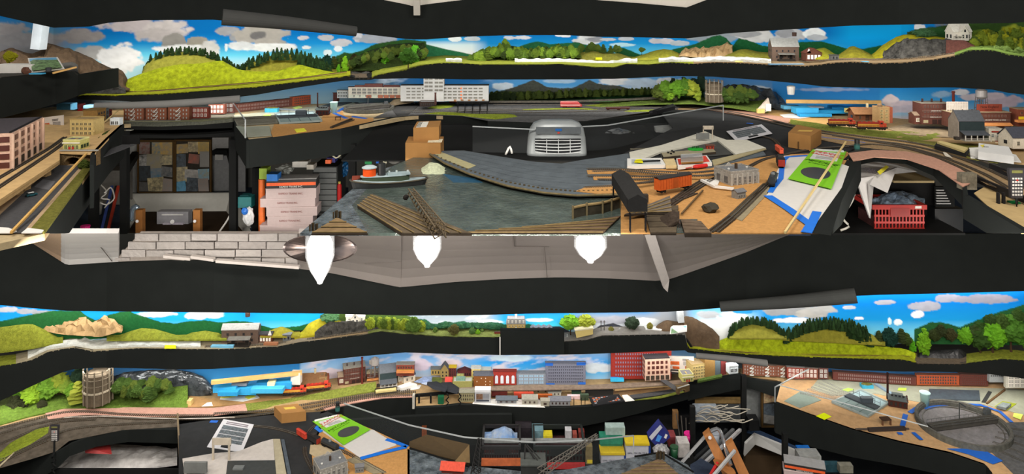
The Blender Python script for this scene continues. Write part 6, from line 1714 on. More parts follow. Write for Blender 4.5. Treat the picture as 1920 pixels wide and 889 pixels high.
for q,l in(([(1100,319),(1164,318),(1164,325),(1102,326)],'upper'),([(1112,331),(1164,330),(1164,336),(1113,337)],'middle'),([(1080,358),(1100,350),(1164,345),(1164,361),(1120,363)],'lower')):flt('track_slot',q,-.977,CHIP,'%s tan track slot cut into the right end of the dock'%l,'slot',.003)
tg=thg('tug_boat','model tug boat with orange wheelhouse and black funnel','boat',G(730,349,-1.),.24)
def hullring(z,q,L=.41,B=.088):
 out=[]
 for k in R_(28):
  a=2*pi*k/28;c,s=cos(a),sin(a)
  out.append(v3(c*L/2*q,math.copysign(abs(s)**(.8 if c>0 else .55),s)*B/2*q,z+(.018*max(0,-c)**2+.008*max(0,c)**2)*(z>.01)))
 return out
mk('hull',MB().loft([hullring(0,.94),hullring(.022,1.),hullring(.03,1.),hullring(.026,.95)]),M((34,36,36),.5),tg);mk('deck',MB().loft([hullring(.0265,.95),hullring(.0275,.95)]),M(150,166,170),tg);mk('rubbing_strake',Tx(hullring(.026,1.01)+[hullring(.026,1.01)[0]],.004,6),M(84,78,66),tg)
mk('deckhouse',MB().loft([[v3(-.02+p.x*.62,p.y*.72,z)for p in hullring(0,1)]for z in(.028,.058)]),M(64,76,60),tg);mk('boat_deck',MB().loft([[v3(-.02+p.x*.65,p.y*.8,z)for p in hullring(0,1)]for z in(.058,.062)]),M(166,184,188),tg)
mk('wheelhouse',Lx([(.03,.062),(.03,.103),(.001,.103)],(-.105,0,0),20,sx=1.15),M(226,84,30),tg);mk('wheelhouse_roof',Lx([(.035,.103),(.035,.108),(.02,.116),(.001,.117)],(-.105,0,0),20,sx=1.15),M(176,190,194),tg)
mk('funnel',Lx([(.021,.062),(.021,.125),(.017,.125),(.016,.11),(.001,.11)],(-.04,0,0),16),M((40,42,44),.5),tg);mk('raised_deck',Bx((.05,0,.062),(.12,.05,.008)),M(150,168,172),tg)
for x in(0.,.04,.1):mk('vent',Lx([(.006,.068),(.006,.078),(.001,.08)],(x,.012,0),8),M(190,200,200),tg)
mk('bitts',Bx((-.155,-.012,.03),(.004,.004,.02)).box((-.165,-.012,.03),(.004,.004,.02)),M(50,44,40),tg);mk('bulwark',Px([v3(-.2,-.02,.04),v3(-.13,.04,.035),v3(-.11,.04,.055),v3(-.195,-0.,.065)],(0,.006,0)),M(120,60,46),tg)
WOOD=M((98,86,70),.9,.3,20,bmp=.3);WOOD2=M((142,122,84),.85,.25,30)
def sdk(name,q,z,th,n,lbl,cat=None,mat=WOOD,rail=WOOD2,alongy=0,rails=1):
 P=[G(x,y,z)for x,y in q];c=sum(P,Vc())/4
 r=thg(name,lbl,cat,v3(c.x,c.y,ZE+z-th))
 lp=lambda u,v,o=0.:P[0].lerp(P[1],u).lerp(P[3].lerp(P[2],u),v)+v3(0,0,o)
 mk('hull',Px([lp(*p,-.003)for p in((0,0),(1,0),(1,1),(0,1))],(0,0,-th+.004)),M((62,54,46),.9,.2,30),[r])
 for k in R_(n):
  a,b=k/n+.08/n,(k+1)/n-.08/n
  mk('plank',Px([lp(0,a),lp(1,a),lp(1,b),lp(0,b)]if not alongy else[lp(a,0),lp(b,0),lp(b,1),lp(a,1)],(0,0,-.003)),mat,[r])
  if rails:
   m_=MB();m_.bar(lp(0,a,.002),lp(1,a,.002),.004)if not alongy else m_.bar(lp(a,0,.002),lp(a,1,.002),.004);mk('rail',m_,rail,[r])
 return r
sdk('car_float',[(670,385),(752,436.5),(885,436.5),(698,363)],-.985,.014,6,'brown timber car float with parallel rails in the harbour')
sdk('timber_lighter',[(584,436.5),(690,436.5),(633,408),(631,408)],-.984,.012,3,'square timber lighter cut by the front edge','barge',M((128,106,76),.9,.25,20))
for(x,y,l)in((632,410,'back'),(588,434,'front left')):
 r=thg('mooring_dolphin','%s cluster of mooring piles on the timber lighter'%l,'piles',G(x,y,-1.),0,'mooring piles')
 for k in R_(5):mk('pile',Tx([(-.016+k*.008,(k%2)*.008,0),(-.016+k*.008,(k%2)*.008,.03+(k%3)*.004)],.004,6),M(70,60,44),r)
def lattice(p0,p1,w0,w1,n,rad,mat,pa):
 u=(p1-p0).normalized();s=u.cross(v3(0,0,1)).normalized();v=s.cross(u)
 mb=MB();L=[]
 for i in R_(n+1):
  t=i/n;w_=w0+(w1-w0)*t;c=p0.lerp(p1,t)
  L.append([c+s*w_+v*w_,c-s*w_+v*w_,c-s*w_-v*w_,c+s*w_-v*w_])
 for i in R_(n):
  for k in R_(4):mb.bar(L[i][k],L[i+1][k],rad);mb.bar(L[i][k],L[i+1][(k+1)%4],rad*.7)
 return mk('lattice_boom',mb,mat,[pa])
cj=thg('crane_boom','grey brown lattice crane boom lying over the car float','crane',G(800,400,-.97));lattice(G(770,358,-.93),G(826,436,-.96),.012,.024,12,.005,M(104,92,74),cj);mk('pulley_block',MB().ball(G(761,370,-.95),.014,2,.3,4),M(40,36,34),[cj])
sdk('wharf',[(842,436.6),(1130,436.6),(1164,404),(1060,420)],-.99,.008,5,'brown timber wharf deck with rails along the front of the harbour','wharf',M((96,78,62),.9,.25,20))
wl=thg('breakwater','timber breakwater wall with pale capping in the harbour','wall',G(1115,408,-1.))
P=spath([G(1074,410,-1.),G(1100,404,-1.),G(1130,400,-1.),G(1163,390,-1.)],.03)
mk('wall',MB().loft([[p,p+v3(0,.012,0),p+v3(0,.012,.045),p+v3(0,0,.045)]for p in P]),M((58,54,44),.9,.3,30),[wl]);mk('capping',MB().loft([[p+v3(0,-.004,.045),p+v3(0,.018,.045),p+v3(0,.018,.051),p+v3(0,-.004,.051)]for p in P]),WOOD2,[wl])
for p in P[::2]:mk('pile',Tx([p+v3(0,-.004,0),p+v3(0,-.004,.06)],.005,6),M(120,108,80),[wl])
# gantry transfer bridge
gt=thg('gantry_bridge','black gantry float bridge with long gabled roof and lattice legs','gantry',G(1190,420,-1.))
a,b=G(1172,400,-1.),G(1212,436,-1.);up=v3(0,0,1)
GB=M((44,44,44),.85,.15,40)
A,B=W(1163,346,3.62),W(1196,399,3.22)
u=(B-A);u.z=0;L=u.length;u.normalize();s=v3(u.y,-u.x,0);hw,hh=.042,.052
sec=lambda p:[p-s*hw,p+s*hw,p+s*hw+up*hh,p+up*(hh+.022),p-s*hw+up*hh]
B2=v3(B.x,B.y,A.z+.01);
mk('roof_house',MB().loft([sec(A),sec(v3(B.x+0.,B.y,B.z+.004))]),GB,[gt])
for p,t in((A,'far'),(B,'near')):
 for q in(-1,1):
  f_=p+s*hw*.8*q;foot=v3(f_.x,f_.y,max(ZE-1.,cutz(f_.y)));m_=MB()
  for e in(-.01,.01):m_.bar(foot+u*e,f_+u*e,.004)
  n=6
  for i in R_(n):m_.bar(foot.lerp(f_,i/n)+u*.01*(-1)**i,foot.lerp(f_,(i+1)/n)-u*.01*(-1)**i,.003)
  mk('lattice_leg',m_,M(30,30,32),[gt])
sdk('apron_deck',[(1220,436.5),(1268,436.5),(1272,384),(1206,388)],-.985,.012,5,'brown timber apron deck right of the gantry','deck',M((86,76,62),.9,.25,20),rails=0)
sdk('apron_deck',[(1215,398),(1260,398),(1256,366),(1170,402)],-.972,.012,4,'grey timber platform passing under the gantry roof','deck',M((104,96,88),.9,.25,20))
fl=G(1215,382,-.965)
wb('platform_hut',1204,1216,366,380,3.62,.03,M(66,60,54),'small dark hut on the platform behind the gantry')
hl('dark_quay',[(1206,432),(1230,412),(1262,394),(1274,400)],[(1206,436),(1240,432),(1274,412)],3.25,3.38,M((66,56,48),.9,.3,40,bmp=.5),'dark sheet piled quay edge at the front',amp=.004)
sdk('barge',[(1284,436.5),(1334,436.5),(1314,414),(1276,410)],-.975,.02,4,'brown barge with a cream edge cut by the front','barge',M((98,84,70),.9,.25,20),rails=0)
flt('basin_water',[(1240,436.5),(1284,436.5),(1308,411),(1272,411)],-.9985,WATER,'dark water of the small basin beside the barge')
# chipboard peninsula: tracks and things
for i,p in enu([[(1100,317),(1160,317),(1230,322),(1300,324),(1345,320)],[(1110,322),(1170,321),(1240,327),(1320,330),(1368,322)],[(1100,331),(1160,331),(1230,331),(1290,326)],[(1120,337),(1170,337),(1225,336),(1262,331)],[(1095,352),(1150,349),(1215,342),(1250,336)]]):trk(p,-.972 if i<5 and p[0][0]<1000 else-.976,'%s dockside track from the back on the chipboard'%nth(i),gp='dockside tracks',spacing=.012)
for i,p in enu([[(1252,390),(1285,368),(1330,340),(1362,324)],[(1240,384),(1280,372),(1305,362)],[(1342,436),(1380,405),(1410,376),(1440,345),(1455,325)],[(1330,436),(1372,404),(1404,374),(1436,345)],[(1258,378),(1295,352),(1318,338)]]):trk(p,-.998,'%s loose track length on the chipboard peninsula'%nth(i),gp='peninsula tracks',spacing=.016)
trk([(1430,256),(1450,262),(1461,274),(1463,292)],-.998,'curved track from the paper sheet to the red caboose')
trk([(1395,318),(1430,300),(1462,292),(1530,279),(1590,275)],-.998,'track along the edge of the black table')
flt('grey_platform',[(1366,404),(1436,342),(1446,348),(1442,360),(1391,414)],-1.,M((140,130,106),.9,.15,30),'grey tan card road beside the loose tracks')
bxc(G(1262,357,-.985),.225,'orange refrigerator boxcar with a black roof on the chipboard',(196,92,40),yw=.55,roofc=(52,50,50),h=.05)
st=bd('stone_station','white weathered stone building with a flat grey roof on the chipboard',1367,1426,349,322,4.05,.15,(150,146,138),(112,114,116),5,1,.45,.6,gls=(90,88,86),fmt=(176,172,164),sty='parapet',yw=.36,side=3,sider=2,wallvar=.3,z0=.08,z1=.82)
Wm,D,H=st['dims']
for i in R_(6):mk('pilaster',Bx(((-.48+i*.192)*Wm,-.003,0),(.008,.006,H*.9)),M(170,166,158),st)
mk('chimney',Bx((0.,D*.5,H),(.012,.012,.03)),M(70,56,46),st);mk('gable_end',Px([v3(-.02,D,H),v3(.03,D,H),v3(.005,D,H+.022)],(0,-.006,0)),M(160,156,148),st)
for x in(-.06,.06):mk('roof_vent',Lx([(.006,0),(.008,.008),(.001,.012)],(x,D*.4,H+.002),8),M(190,190,186),st)
for i in(0,1):mk('buttress',Px([v3(Wm*.5,D*(.2+.5*i),0),v3(Wm*.5+.025,D*(.2+.5*i),0),v3(Wm*.5,D*(.2+.5*i),H*.5)],(0,.012,0)),M(150,146,138),st)
sb=bd('signal_hut','small grey hut with a slate roof beside the tracks',1381,1400,375,361,3.76,.04,(132,130,124),(110,110,112),3,1,.5,.4,fmt=(150,148,142),sty='gable',rise=.3,yw=.5,side=1)
mk('hut_base',Bx(W(1386,379,3.74),(.08,.06,.003)),M(150,140,118),'grey card base under the small hut')
mk('black_stone',MB().ball(G(1332,397,-1.)+v3(0,0,.02),.04,2,.5,2.2,sq=(1,.9,.62)),M(66,62,52),'dark grey lump of stone on the chipboard')
wp=thg('signal_lever','white plastic signal arm on a torn white base','arm',G(1345,345,-.995));mk('paper',Px([G(1318,336,-.996),G(1350,336,-.996),G(1346,346,-.996),G(1326,346,-.996)],(0,0,-.003)),WHITE,[wp]);mk('arm',Kx(G(1315,338,-.985),G(1340,350,-.985),.012),WHITE,[wp]);mk('arm_end',Kx(G(1340,350,-.985),G(1376,354,-.985),.012),WHITE,[wp])
bar('brush',G(1278,401,-.99),G(1318,357,-.99),.007,M(100,82,58),'thin paint brush lying on the chipboard')
tk=thg('tank_wagon','black tank wagon standing on the track beside the white sheet','wagon',G(1449,345,-.995),1.15)
mk('tank',Tx([(-.075,0,.034),(.075,0,.034)],.02,16),M((44,48,50),.4),tk);mk('dome',Lx([(.011,.05),(.011,.062),(.001,.064)],n=12),M((120,124,126),.4),tk);mk('frame',Bx((0,0,.01),(.17,.03,.006)),M(32,32,32),tk)
for x in(-.055,.055):mk('truck',Bx((x,0,0),(.034,.03,.012)),M(28,28,28),tk)
cb=thg('caboose','red and black caboose behind the tank wagon','wagon',G(1463,312,-.995),1.35);mk('body',Bx((0,0,.012),(.12,.036,.04)),M(52,50,50),cb);mk('end',Bx((-.062,0,.012),(.006,.038,.04)),M(150,50,38),cb);mk('cupola',Bx((0.,0,.052),(.036,.03,.016)),M(60,56,54),cb);mk('roof',Bx((0,0,.052),(.13,.042,.004)),M(46,44,44),cb);mk('truck',Bx((0,0,0),(.09,.03,.012)),M(30,30,30),cb)
bxc(G(1461,287,-.995),.13,'orange red boxcar end at the head of the short train',(226,96,66),yw=1.45,roofc=(214,92,66))
# quay with kits and papers
flt('grey_quay',[(1040,309),(1090,300),(1182,287),(1182,305),(1270,300),(1335,300),(1430,282),(1436,290),(1330,314),(1180,316)],-1.,M((92,100,106),.8,.15,14),'grey quay strip along the back of the chipboard','quay',.006)
flt('white_quay',[(1180,285),(1240,272),(1322,246),(1344,256),(1362,262),(1400,262),(1436,277),(1380,290),(1345,262),(1240,284),(1200,300),(1182,298)],-.996,M((206,204,190),.85,.08),'white plaster quay top around the stone basin','quay',.012)
flt('basin_floor',[(1238,286),(1348,262),(1380,288),(1340,292),(1240,297)],-.9985,M((66,68,66),.6,.2),'dark grey stone basin cut into the white quay')
stp('basin_wall',[(1182,279,291),(1240,277,287),(1347,261,266)],lambda x:lp_([(1182,4.98),(1347,5.32)],x),.012,M((98,94,82),.9,.3,80),'grey stone block wall along the back of the basin');stp('basin_wall',[(1347,261,268),(1382,284,291)],lambda x:lp_([(1347,5.3),(1382,4.88)],x),.012,M((90,88,80),.9,.3,80),'short stone wall at the right of the basin')
flt('tan_kerb',[(1335,300),(1431,278),(1437,279),(1338,310)],-.99,M(166,156,122),'pale tan kerb strip along the front of the white quay','kerb',.006)
sdk('stone_barge',[(1244,294),(1342,284),(1336,278),(1240,286)],-.978,.018,3,'grey deck barge moored in the stone basin','barge',M((150,142,118),.9,.1,30),rails=0)
for i,(x,y)in enu([(1253,287),(1258,289),(1263,286),(1260,284)]):mk('black_fitting',Bx(G(x,y,-.977),(.012,.01,.008)),M(32,32,32),'%s black fitting from the left on the grey barge'%nth(i),gp='fittings on the barge')
gb=thg('green_oval','bright green oval base with small parts on the grey barge','base',G(1304,281,-.977));mk('oval',Lx([(.052,0),(.05,.01),(.001,.012)],n=20,sy=.6),M(40,150,50),gb)
for k in R_(4):mk('peg',Bx((-.02+k*.013,(k%2)*.012-.006,.011),(.006,.006,.012)),M(30,80,36),gb)
bd('red_hut','small red hut with a grey roof on the grey barge',1325,1339,280.5,273,4.9,.03,(150,60,44),(110,80,70),2,1,.3,.5,fmt=None,over=.006)
sf=thg('sign_gantry','pale card sign frame and grey name board on the white quay','sign',G(1318,262,-.985));
for x in(1319,1336):wb('post',x-1,x+1,238,262,5.3,.006,M(176,166,150),pa=sf)
wb('arch',1318,1338,236,243,5.3,.006,M(186,176,160),pa=sf);wb('name_board',1306,1330,250,261,5.2,.01,M(112,114,112),pa=sf)
KB=M((226,226,222),.5,.03)
wb('bead_box',1150,1176,300,311,4.65,.08,M((214,206,150),.4,.3,60),'clear box of yellow beads on the quay')
kt=thg('kit_sheet','white instruction sheet with a black knife and a yellow note','paper',G(1210,305,-.985));mk('sheet',Px([G(1176,311,-.975),G(1248,309,-.975),G(1240,296,-.975),G(1176,297,-.975)],(0,0,-.02)),KB,[kt]);mk('drawing',Px([G(1184,308,-.9745),G(1240,307,-.9745),G(1234,299,-.9745),G(1184,299,-.9745)],(0,0,-.0008)),M(170,176,178),[kt]);mk('knife',Kx(G(1190,303,-.968),G(1238,301,-.968),.008),M(40,42,44),[kt]);mk('note',Px([G(1189,304,-.965),G(1206,305,-.965),G(1203,298,-.965),G(1192,299,-.965)],(0,0,-.002)),YEL,[kt])
flt('tan_packet',[(1249,310),(1269,310),(1264,297),(1243,298)],-.994,M(206,186,140),'tan packet between the instruction sheet and the red tray','packet',.02)
tr=thg('parts_tray','white and red tray holding a clear box of brown parts','tray',G(1300,306,-.99));mk('tray',Px([G(1271,312,-.97),G(1335,305,-.97),G(1325,291,-.97),G(1268,297,-.97)],(0,0,-.02)),KB,[tr]);mk('red_card',Px([G(1273,309,-.9695),G(1331,303,-.9695),G(1323,292,-.9695),G(1270,298,-.9695)],(0,0,-.001)),M(206,74,60),[tr]);mk('brown_parts',Px([G(1277,303,-.95),G(1319,301,-.95),G(1316,293,-.95),G(1276,295,-.95)],(0,0,-.014)),M(166,122,66),[tr]);mk('clear_lid',Px([G(1277,298,-.93),G(1319,296,-.93),G(1316,287,-.93),G(1276,289,-.93)],(0,0,-.02)),CLEAR,[tr])
sd=thg('screwdriver','red screwdriver lying in front of the parts tray','screwdriver',G(1305,312,-.99));mk('handle',Tx([G(1300,313,-.982),G(1306,312.5,-.982),G(1325,310,-.982)],[.008,.012,.011],10),M((206,40,40),.4),[sd]);mk('shaft',Tx([G(1286,315.5,-.985),G(1300,313,-.984)],.003,6),M((190,70,60),.4),[sd])
def printed(q,z,lbl,seed=2):
 P=[G(x,y,z)for x,y in q];c=sum(P,Vc())/4
 r=thg('printed_sheet',lbl,'paper',v3(c.x,c.y,P[0].z))
 lp=lambda u,v,o=0.:P[0].lerp(P[1],u).lerp(P[3].lerp(P[2],u),v)+v3(0,0,o)
 pt=lambda n,u0,u1,v0,v1,m:mk(n,Px([lp(u0,v0,.001),lp(u1,v0,.001),lp(u1,v1,.001),lp(u0,v1,.001)],(0,0,-.0008)),m,[r])
 mk('sheet',Px(P,(0,0,-.003)),M((206,206,210),.6,.02),[r])
 dm=M((40,48,54),.6,.6,60,c2=(120,130,136))
 for(a,b,c_,e)in((.1,.9,.66,.8),(.1,.9,.5,.64),(.1,.9,.36,.48),(.1,.47,.22,.34),(.52,.9,.22,.34)):pt('photo',a,b,c_,e,dm)
 pt('emblem',.36,.62,.05,.18,M(44,46,48));
 for k in R_(2):pt('heading',.15,.85,.85+.06*k,.88+.06*k,M(120,110,116))
 return r
printed([(1362,246),(1381,265),(1448,250),(1428,233)][1:]+[(1362,246)],-.985,'white printed sheet of photographs on the black table, upper storey')
# operator well on the right
fln([(1588,300),(1598,290),(1640,285),(1700,292),(1750,306),(1803,334),(1807,366)],-.998,.2,'black curved fascia inside the operator well',bots=[322,312,303,308,330,385,402])
fln([(1520,436.5),(1546,372),(1588,300)],-.998,.12,'black fascia at the left of the operator well',th=.08,inward=-1)
fln([(1806,366),(1850,392),(1925,436.5)],-.998,.12,'black fascia running down to the right front corner',th=.03)
flt('sand_table',[(1826,362),(1850,348),(1960,348),(1960,436.5),(1915,436.5),(1880,412)],-1.03,M((176,152,108),.9,.1,14),'bare sand coloured board in the right front corner','table',.005)
wb('stone_abutment',1804,1832,326,356,4.05,.05,M((112,106,92),.9,.35,60),'grey stone bridge abutment at the end of the pink roadbed')
for(a,b,l)in(((1813,328),(1925,376),'near'),((1856,312),(1925,338),'far')):bar('bridge_girder',G(*a,-1.)+v3(0,0,0.),G(*b,-1.),.012,M(40,38,38),'%s black plate girder of the railway bridge on the right'%l,'girder',.035)
for i,x in enu((1874,1884)):wb('bridge_pier',x-1.5,x+1.5,362,388,3.75,.02,M(44,42,42),'%s slim black bridge pier over the sand board'%['left','right'][i],'pier')
def crate(xl,xr,rt,rb,d,dep,col,lbl,tag_=1):
 r=thg('plastic_crate',lbl,'crate',W((xl+xr)/2,rb,d));w_,h=(xr-xl)*d/F,(rb-rt)*d/F;m=M(col,.5,.06)
 inner=MB();inner.box((0,dep/2,.004),(w_*.92,dep*.9,h*.55));mk('contents',inner,M((60,34,34),.9,.5,20),r)
 mk('rim',Bx((0,0.,h*.84),(w_*1.04,.016,h*.16)).box((0,dep,h*.84),(w_*1.04,.016,h*.16)).box((-w_/2,dep/2,h*.84),(.016,dep,h*.16)).box((w_/2,dep/2,h*.84),(.016,dep,h*.16)),m,r)
 mk('base',Bx((0,dep/2,0),(w_*.98,dep,.006)),m,r)
 for k in R_(15):mk('bar',Bx(((-.46+.92*k/14)*w_,0,.004),(w_*.022,.008,h*.82)),m,r)
 for z in(.12,.34,.58):mk('rail',Bx((0,0,h*z),(w_*.96,.009,h*.07)),m,r)
 mk('handle',Bx((0,-.004,h*.6),(w_*.36,.012,h*.3)),M(tuple(int(v*.85)for v in col),.5),r)
 if tag_:mk('label',Bx((w_*.35,-.01,h*.88),(w_*.12,.003,h*.09)),M(214,210,204),r)
 return r
crate(1637,1735,384,437,5.,.26,(164,38,32),'red slatted plastic crate in the operator well')
pls('blue_packets',[(1632,376),(1655,362),(1690,358),(1715,366),(1734,378)],[(1632,388),(1734,388)],5.,.2,'clear and blue plastic packets heaped in the red crate',mat=M((40,60,92),.15,.5,16,c2=(150,170,190),bmp=.6),amp=.03)
bgm=M((186,184,182),.6,.12,8,bmp=.3)
pb=thg('carrier_bag','white plastic bag with yellow and black print hanging over a shelf','bag',W(1640,410,4.8))
P=[(1597,318,4.95),(1620,305,5.2),(1690,305,5.3),(1720,322,5.1),(1682,314,4.9),(1664,362,4.7),(1630,346,4.7),(1632,410,4.65),(1618,372,4.7),(1606,335,4.75)]
cc=W(1640,330,4.78);mb=MB();n=len(P);V=[W(*p)for p in P]
mb.add(V+[cc]+[v+v3(0,.02,0)for v in V]+[cc+v3(0,.02,0)],[(i,(i+1)%n,n)for i in R_(n)]+[(n+1+i,n+1+(i+1)%n,2*n+1)for i in R_(n)]+[(i,(i+1)%n,n+1+(i+1)%n,n+1+i)for i in R_(n)])
mk('bag',mb,bgm,[pb]);qd('yellow_print',[(1645,322,4.74),(1662,310,4.9),(1667,313,4.9),(1650,328,4.74)],.002,M(214,206,60),pb);txt('0844',pb,tuple(W(1632,320,4.72)-pb.location),.045,M(60,56,60),rot=(1.2,.25,.3))
wb('store_board',1560,1810,437.2,441,4.9,.9,DARK,'dark floor board of the operator well');wb('black_cabinet',1640,1754,342,437,5.3,.4,M(18,18,19),'black cabinet behind the red crate');wb('tan_shelf',1676,1752,339,343,5.2,.3,M(150,134,100),'pale tan shelf board over the black cabinet');wb('metal_sheet',1753,1806,392,437,5.2,.3,M((26,28,30),.3,.3,6),'glossy dark plastic sack right of the cabinet')
vt=thg('louvre_board','dark panel with white slats right of the cabinet','panel',W(1770,388,5.22));wb('panel',1754,1790,350,388,5.22,.02,DARK,pa=vt)
for k in R_(6):wb('slat',1756,1770+k*2.6,356+k*5,358+k*5,5.205,.01,M(150,150,150),pa=vt)
for i,p in enu([[(1572,395,4.6),(1580,360,4.6),(1594,352,4.6),(1602,366,4.6),(1588,392,4.6),(1572,402,4.6)],[(1574,402,4.6),(1584,415,4.6),(1592,425,4.6),(1576,432,4.6)]]):wr_('grey_cable',p,.007,M(170,168,160),'%s grey cable in the left of the operator well'%['upper','lower'][i])
def hst(p,s,lbl,tilt=0.,cord=None):
 r=thg('throttle_handset',lbl,'handset',p,tilt,None,s)
 mk('body',Px([v3(x,0,z)for x,z in((-.03,0),(.03,0),(.035,.1),(.04,.13),(.04,.155),(-.04,.155),(-.04,.13),(-.035,.1))],(0,.02,0)),M((52,50,54),.5),r)
 mk('display',Bx((0,-.001,.132),(.055,.003,.014)),M((120,120,70),.3),r);mk('red_button',Bx((0,-.002,.092),(.008,.004,.006)),M(200,50,40),r)
 for j in R_(6):
  for i in R_(4):mk('key',Bx((-.021+i*.014,-.001,.014+j*.017),(.009,.004,.009)),M(206,204,200),r)
 return r
hst(W(1907,372,3.7),.95,'grey throttle handset with many keys at the right edge, upper storey')
wb('green_plug',1898,1914,380,398,3.75,.04,M(20,110,56),'green plug block under the handset')
wr_('coiled_cord',[(1906,372,3.7),(1906,398,3.7),(1900,405,3.7),(1908,410,3.7),(1900,417,3.7),(1908,422,3.7),(1902,430,3.7),(1908,436,3.7)],.006,M(30,30,30),'black coiled handset cord at the right edge')
# ============ LOWER STOREY: shell and top shelf
ZL=-3.25
DBLP=[(-40,6.),(200,6.22),(400,6.13),(560,6.25),(660,6.36),(960,6.33),(1140,6.3),(1290,6.42),(1400,6.5),(1520,6.45),(1800,6.28),(1960,6.2)]
dbl=lambda x:lp_(DBLP,x)
dfl=lambda x:dbl(x)-.34
dbt=lambda x:dfl(x)+.16
CE_L=[(-40,430),(35,439),(125,496),(220,490),(320,486),(400,490),(560,503),(620,511),(750,538),(850,528),(950,522),(1050,519),(1140,521),(1235,526),(1255,523),(1330,497),(1400,472),(1470,443),(1482,438.5),(1960,438.5)]
VB_L=[(-40,570),(0,572),(60,578),(125,583),(240,584.5),(400,586),(600,588),(760,592),(900,591),(1000,588),(1140,586.5),(1250,585),(1310,581),(1345,578),(1605,555),(1650,553),(1740,551),(1960,545)]
xs_=sorted(set([p[0]for p in CE_L]+[p[0]for p in VB_L]))
stp('valance_board',[(x,max(438.5,lp_(CE_L,x)),lp_(VB_L,x))for x in xs_],dfl,.02,BLACK,'long black painted valance board above the lower storey top shelf','valance',step=20)
# sloping white ceiling
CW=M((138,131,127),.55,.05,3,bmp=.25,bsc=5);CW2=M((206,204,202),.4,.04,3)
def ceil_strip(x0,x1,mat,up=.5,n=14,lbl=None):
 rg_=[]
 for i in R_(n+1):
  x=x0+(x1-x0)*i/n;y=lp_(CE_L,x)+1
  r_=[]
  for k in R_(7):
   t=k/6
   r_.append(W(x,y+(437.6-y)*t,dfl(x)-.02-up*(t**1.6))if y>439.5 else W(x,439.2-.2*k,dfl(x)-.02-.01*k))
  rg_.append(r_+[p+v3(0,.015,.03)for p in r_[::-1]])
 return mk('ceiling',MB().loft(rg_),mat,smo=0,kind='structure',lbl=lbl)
ceil_strip(35,115,M((176,150,126),.6,.05),.6,lbl='tan ceiling slope in the left corner');ceil_strip(114,222,CW2,.6,lbl='glossy white ceiling slope beside the painted bricks');ceil_strip(560,752,CW,.5,lbl='white ceiling slope behind the first lamp');ceil_strip(748,1250,CW,.45,24,'wide grey white ceiling slope between the lamps');ceil_strip(1246,1480,CW,.45,lbl='grey white ceiling slope right of the beam')
for(a,b)in(((748,538),(800,438.5)),((684,494),(752,490)),((963,438.5),(965,462)),((965,462),(1030,463)),((1021,463),(1026,520)),((180,452),(210,490))):
 f=lambda p:W(p[0],p[1],dfl(p[0])-.035-.45*((lp_(CE_L,p[0])+1-p[1])/(lp_(CE_L,p[0])-436.6))**1.6)
 if a[0]!=748:mk('board_joint',Kx(f(a),f(b),.004),M(96,90,86),kind='structure')
bw=thg('wall_brick',None,None,W(390,490,dfl(390)-.02));bw['kind']='structure'
mk('mortar',Px([W(214,491,dfl(214)-.02),W(320,487,dfl(320)-.02),W(562,504,dfl(562)-.02),W(562,437.8,dfl(562)-.1),W(262,437.8,dfl(262)-.1)],(0,.02,.01)),M((162,153,146),.8,.1,30),[bw])
rnd.seed(4)
BK=[M((c,c-6,c-10),.7,.1,20,bmp=.5)for c in(176,168,182)]
for j in R_(4):
 y0,y1=438.5+j*15.,452+j*15.
 x=262-j*18+U(-12,0)
 while x<556:
  w_=U(44,62);a,b=max(x,264-(j+1)*12),min(x+w_-2.5,558)
  yb=min(y1+U(-1,1),lp_(CE_L,(a+b)/2)-1)
  if b-a>10 and yb-y0>4:
   o=U(0,.012)
   f=lambda X,Y:W(X,Y,dfl(X)-.035-o-.08*max(0,(490-Y)/52))
   mk('brick',Px([f(a,y0+U(0,1.5)),f(b,y0+U(0,1.5)),f(b,yb),f(a,yb)],(0,.022,0)),BK[(j+int(x))%3],[bw])
  x+=w_
for a,b,ya,yb,l in((306,356,479,484,'left'),(357,400,480,486,'middle'),(404,560,488,500,'right')):qd('ledge_board',[(a,ya,dfl(a)-.14),(b,yb,dfl(b)-.14),(b,yb+5,dfl(b)-.14),(a,ya+5,dfl(a)-.14)],.04,M((200,192,186),.6,.04),None,'%s white ledge board along the foot of the painted bricks'%l,'board')
qd('ceiling_beam',[(1208,438,5.55),(1228,438,5.55),(1255,525,5.85),(1252,548,5.9),(1244,540,5.9)],.05,M((186,180,176),.6,.05),None,'white slanting roof beam above the lower valance')
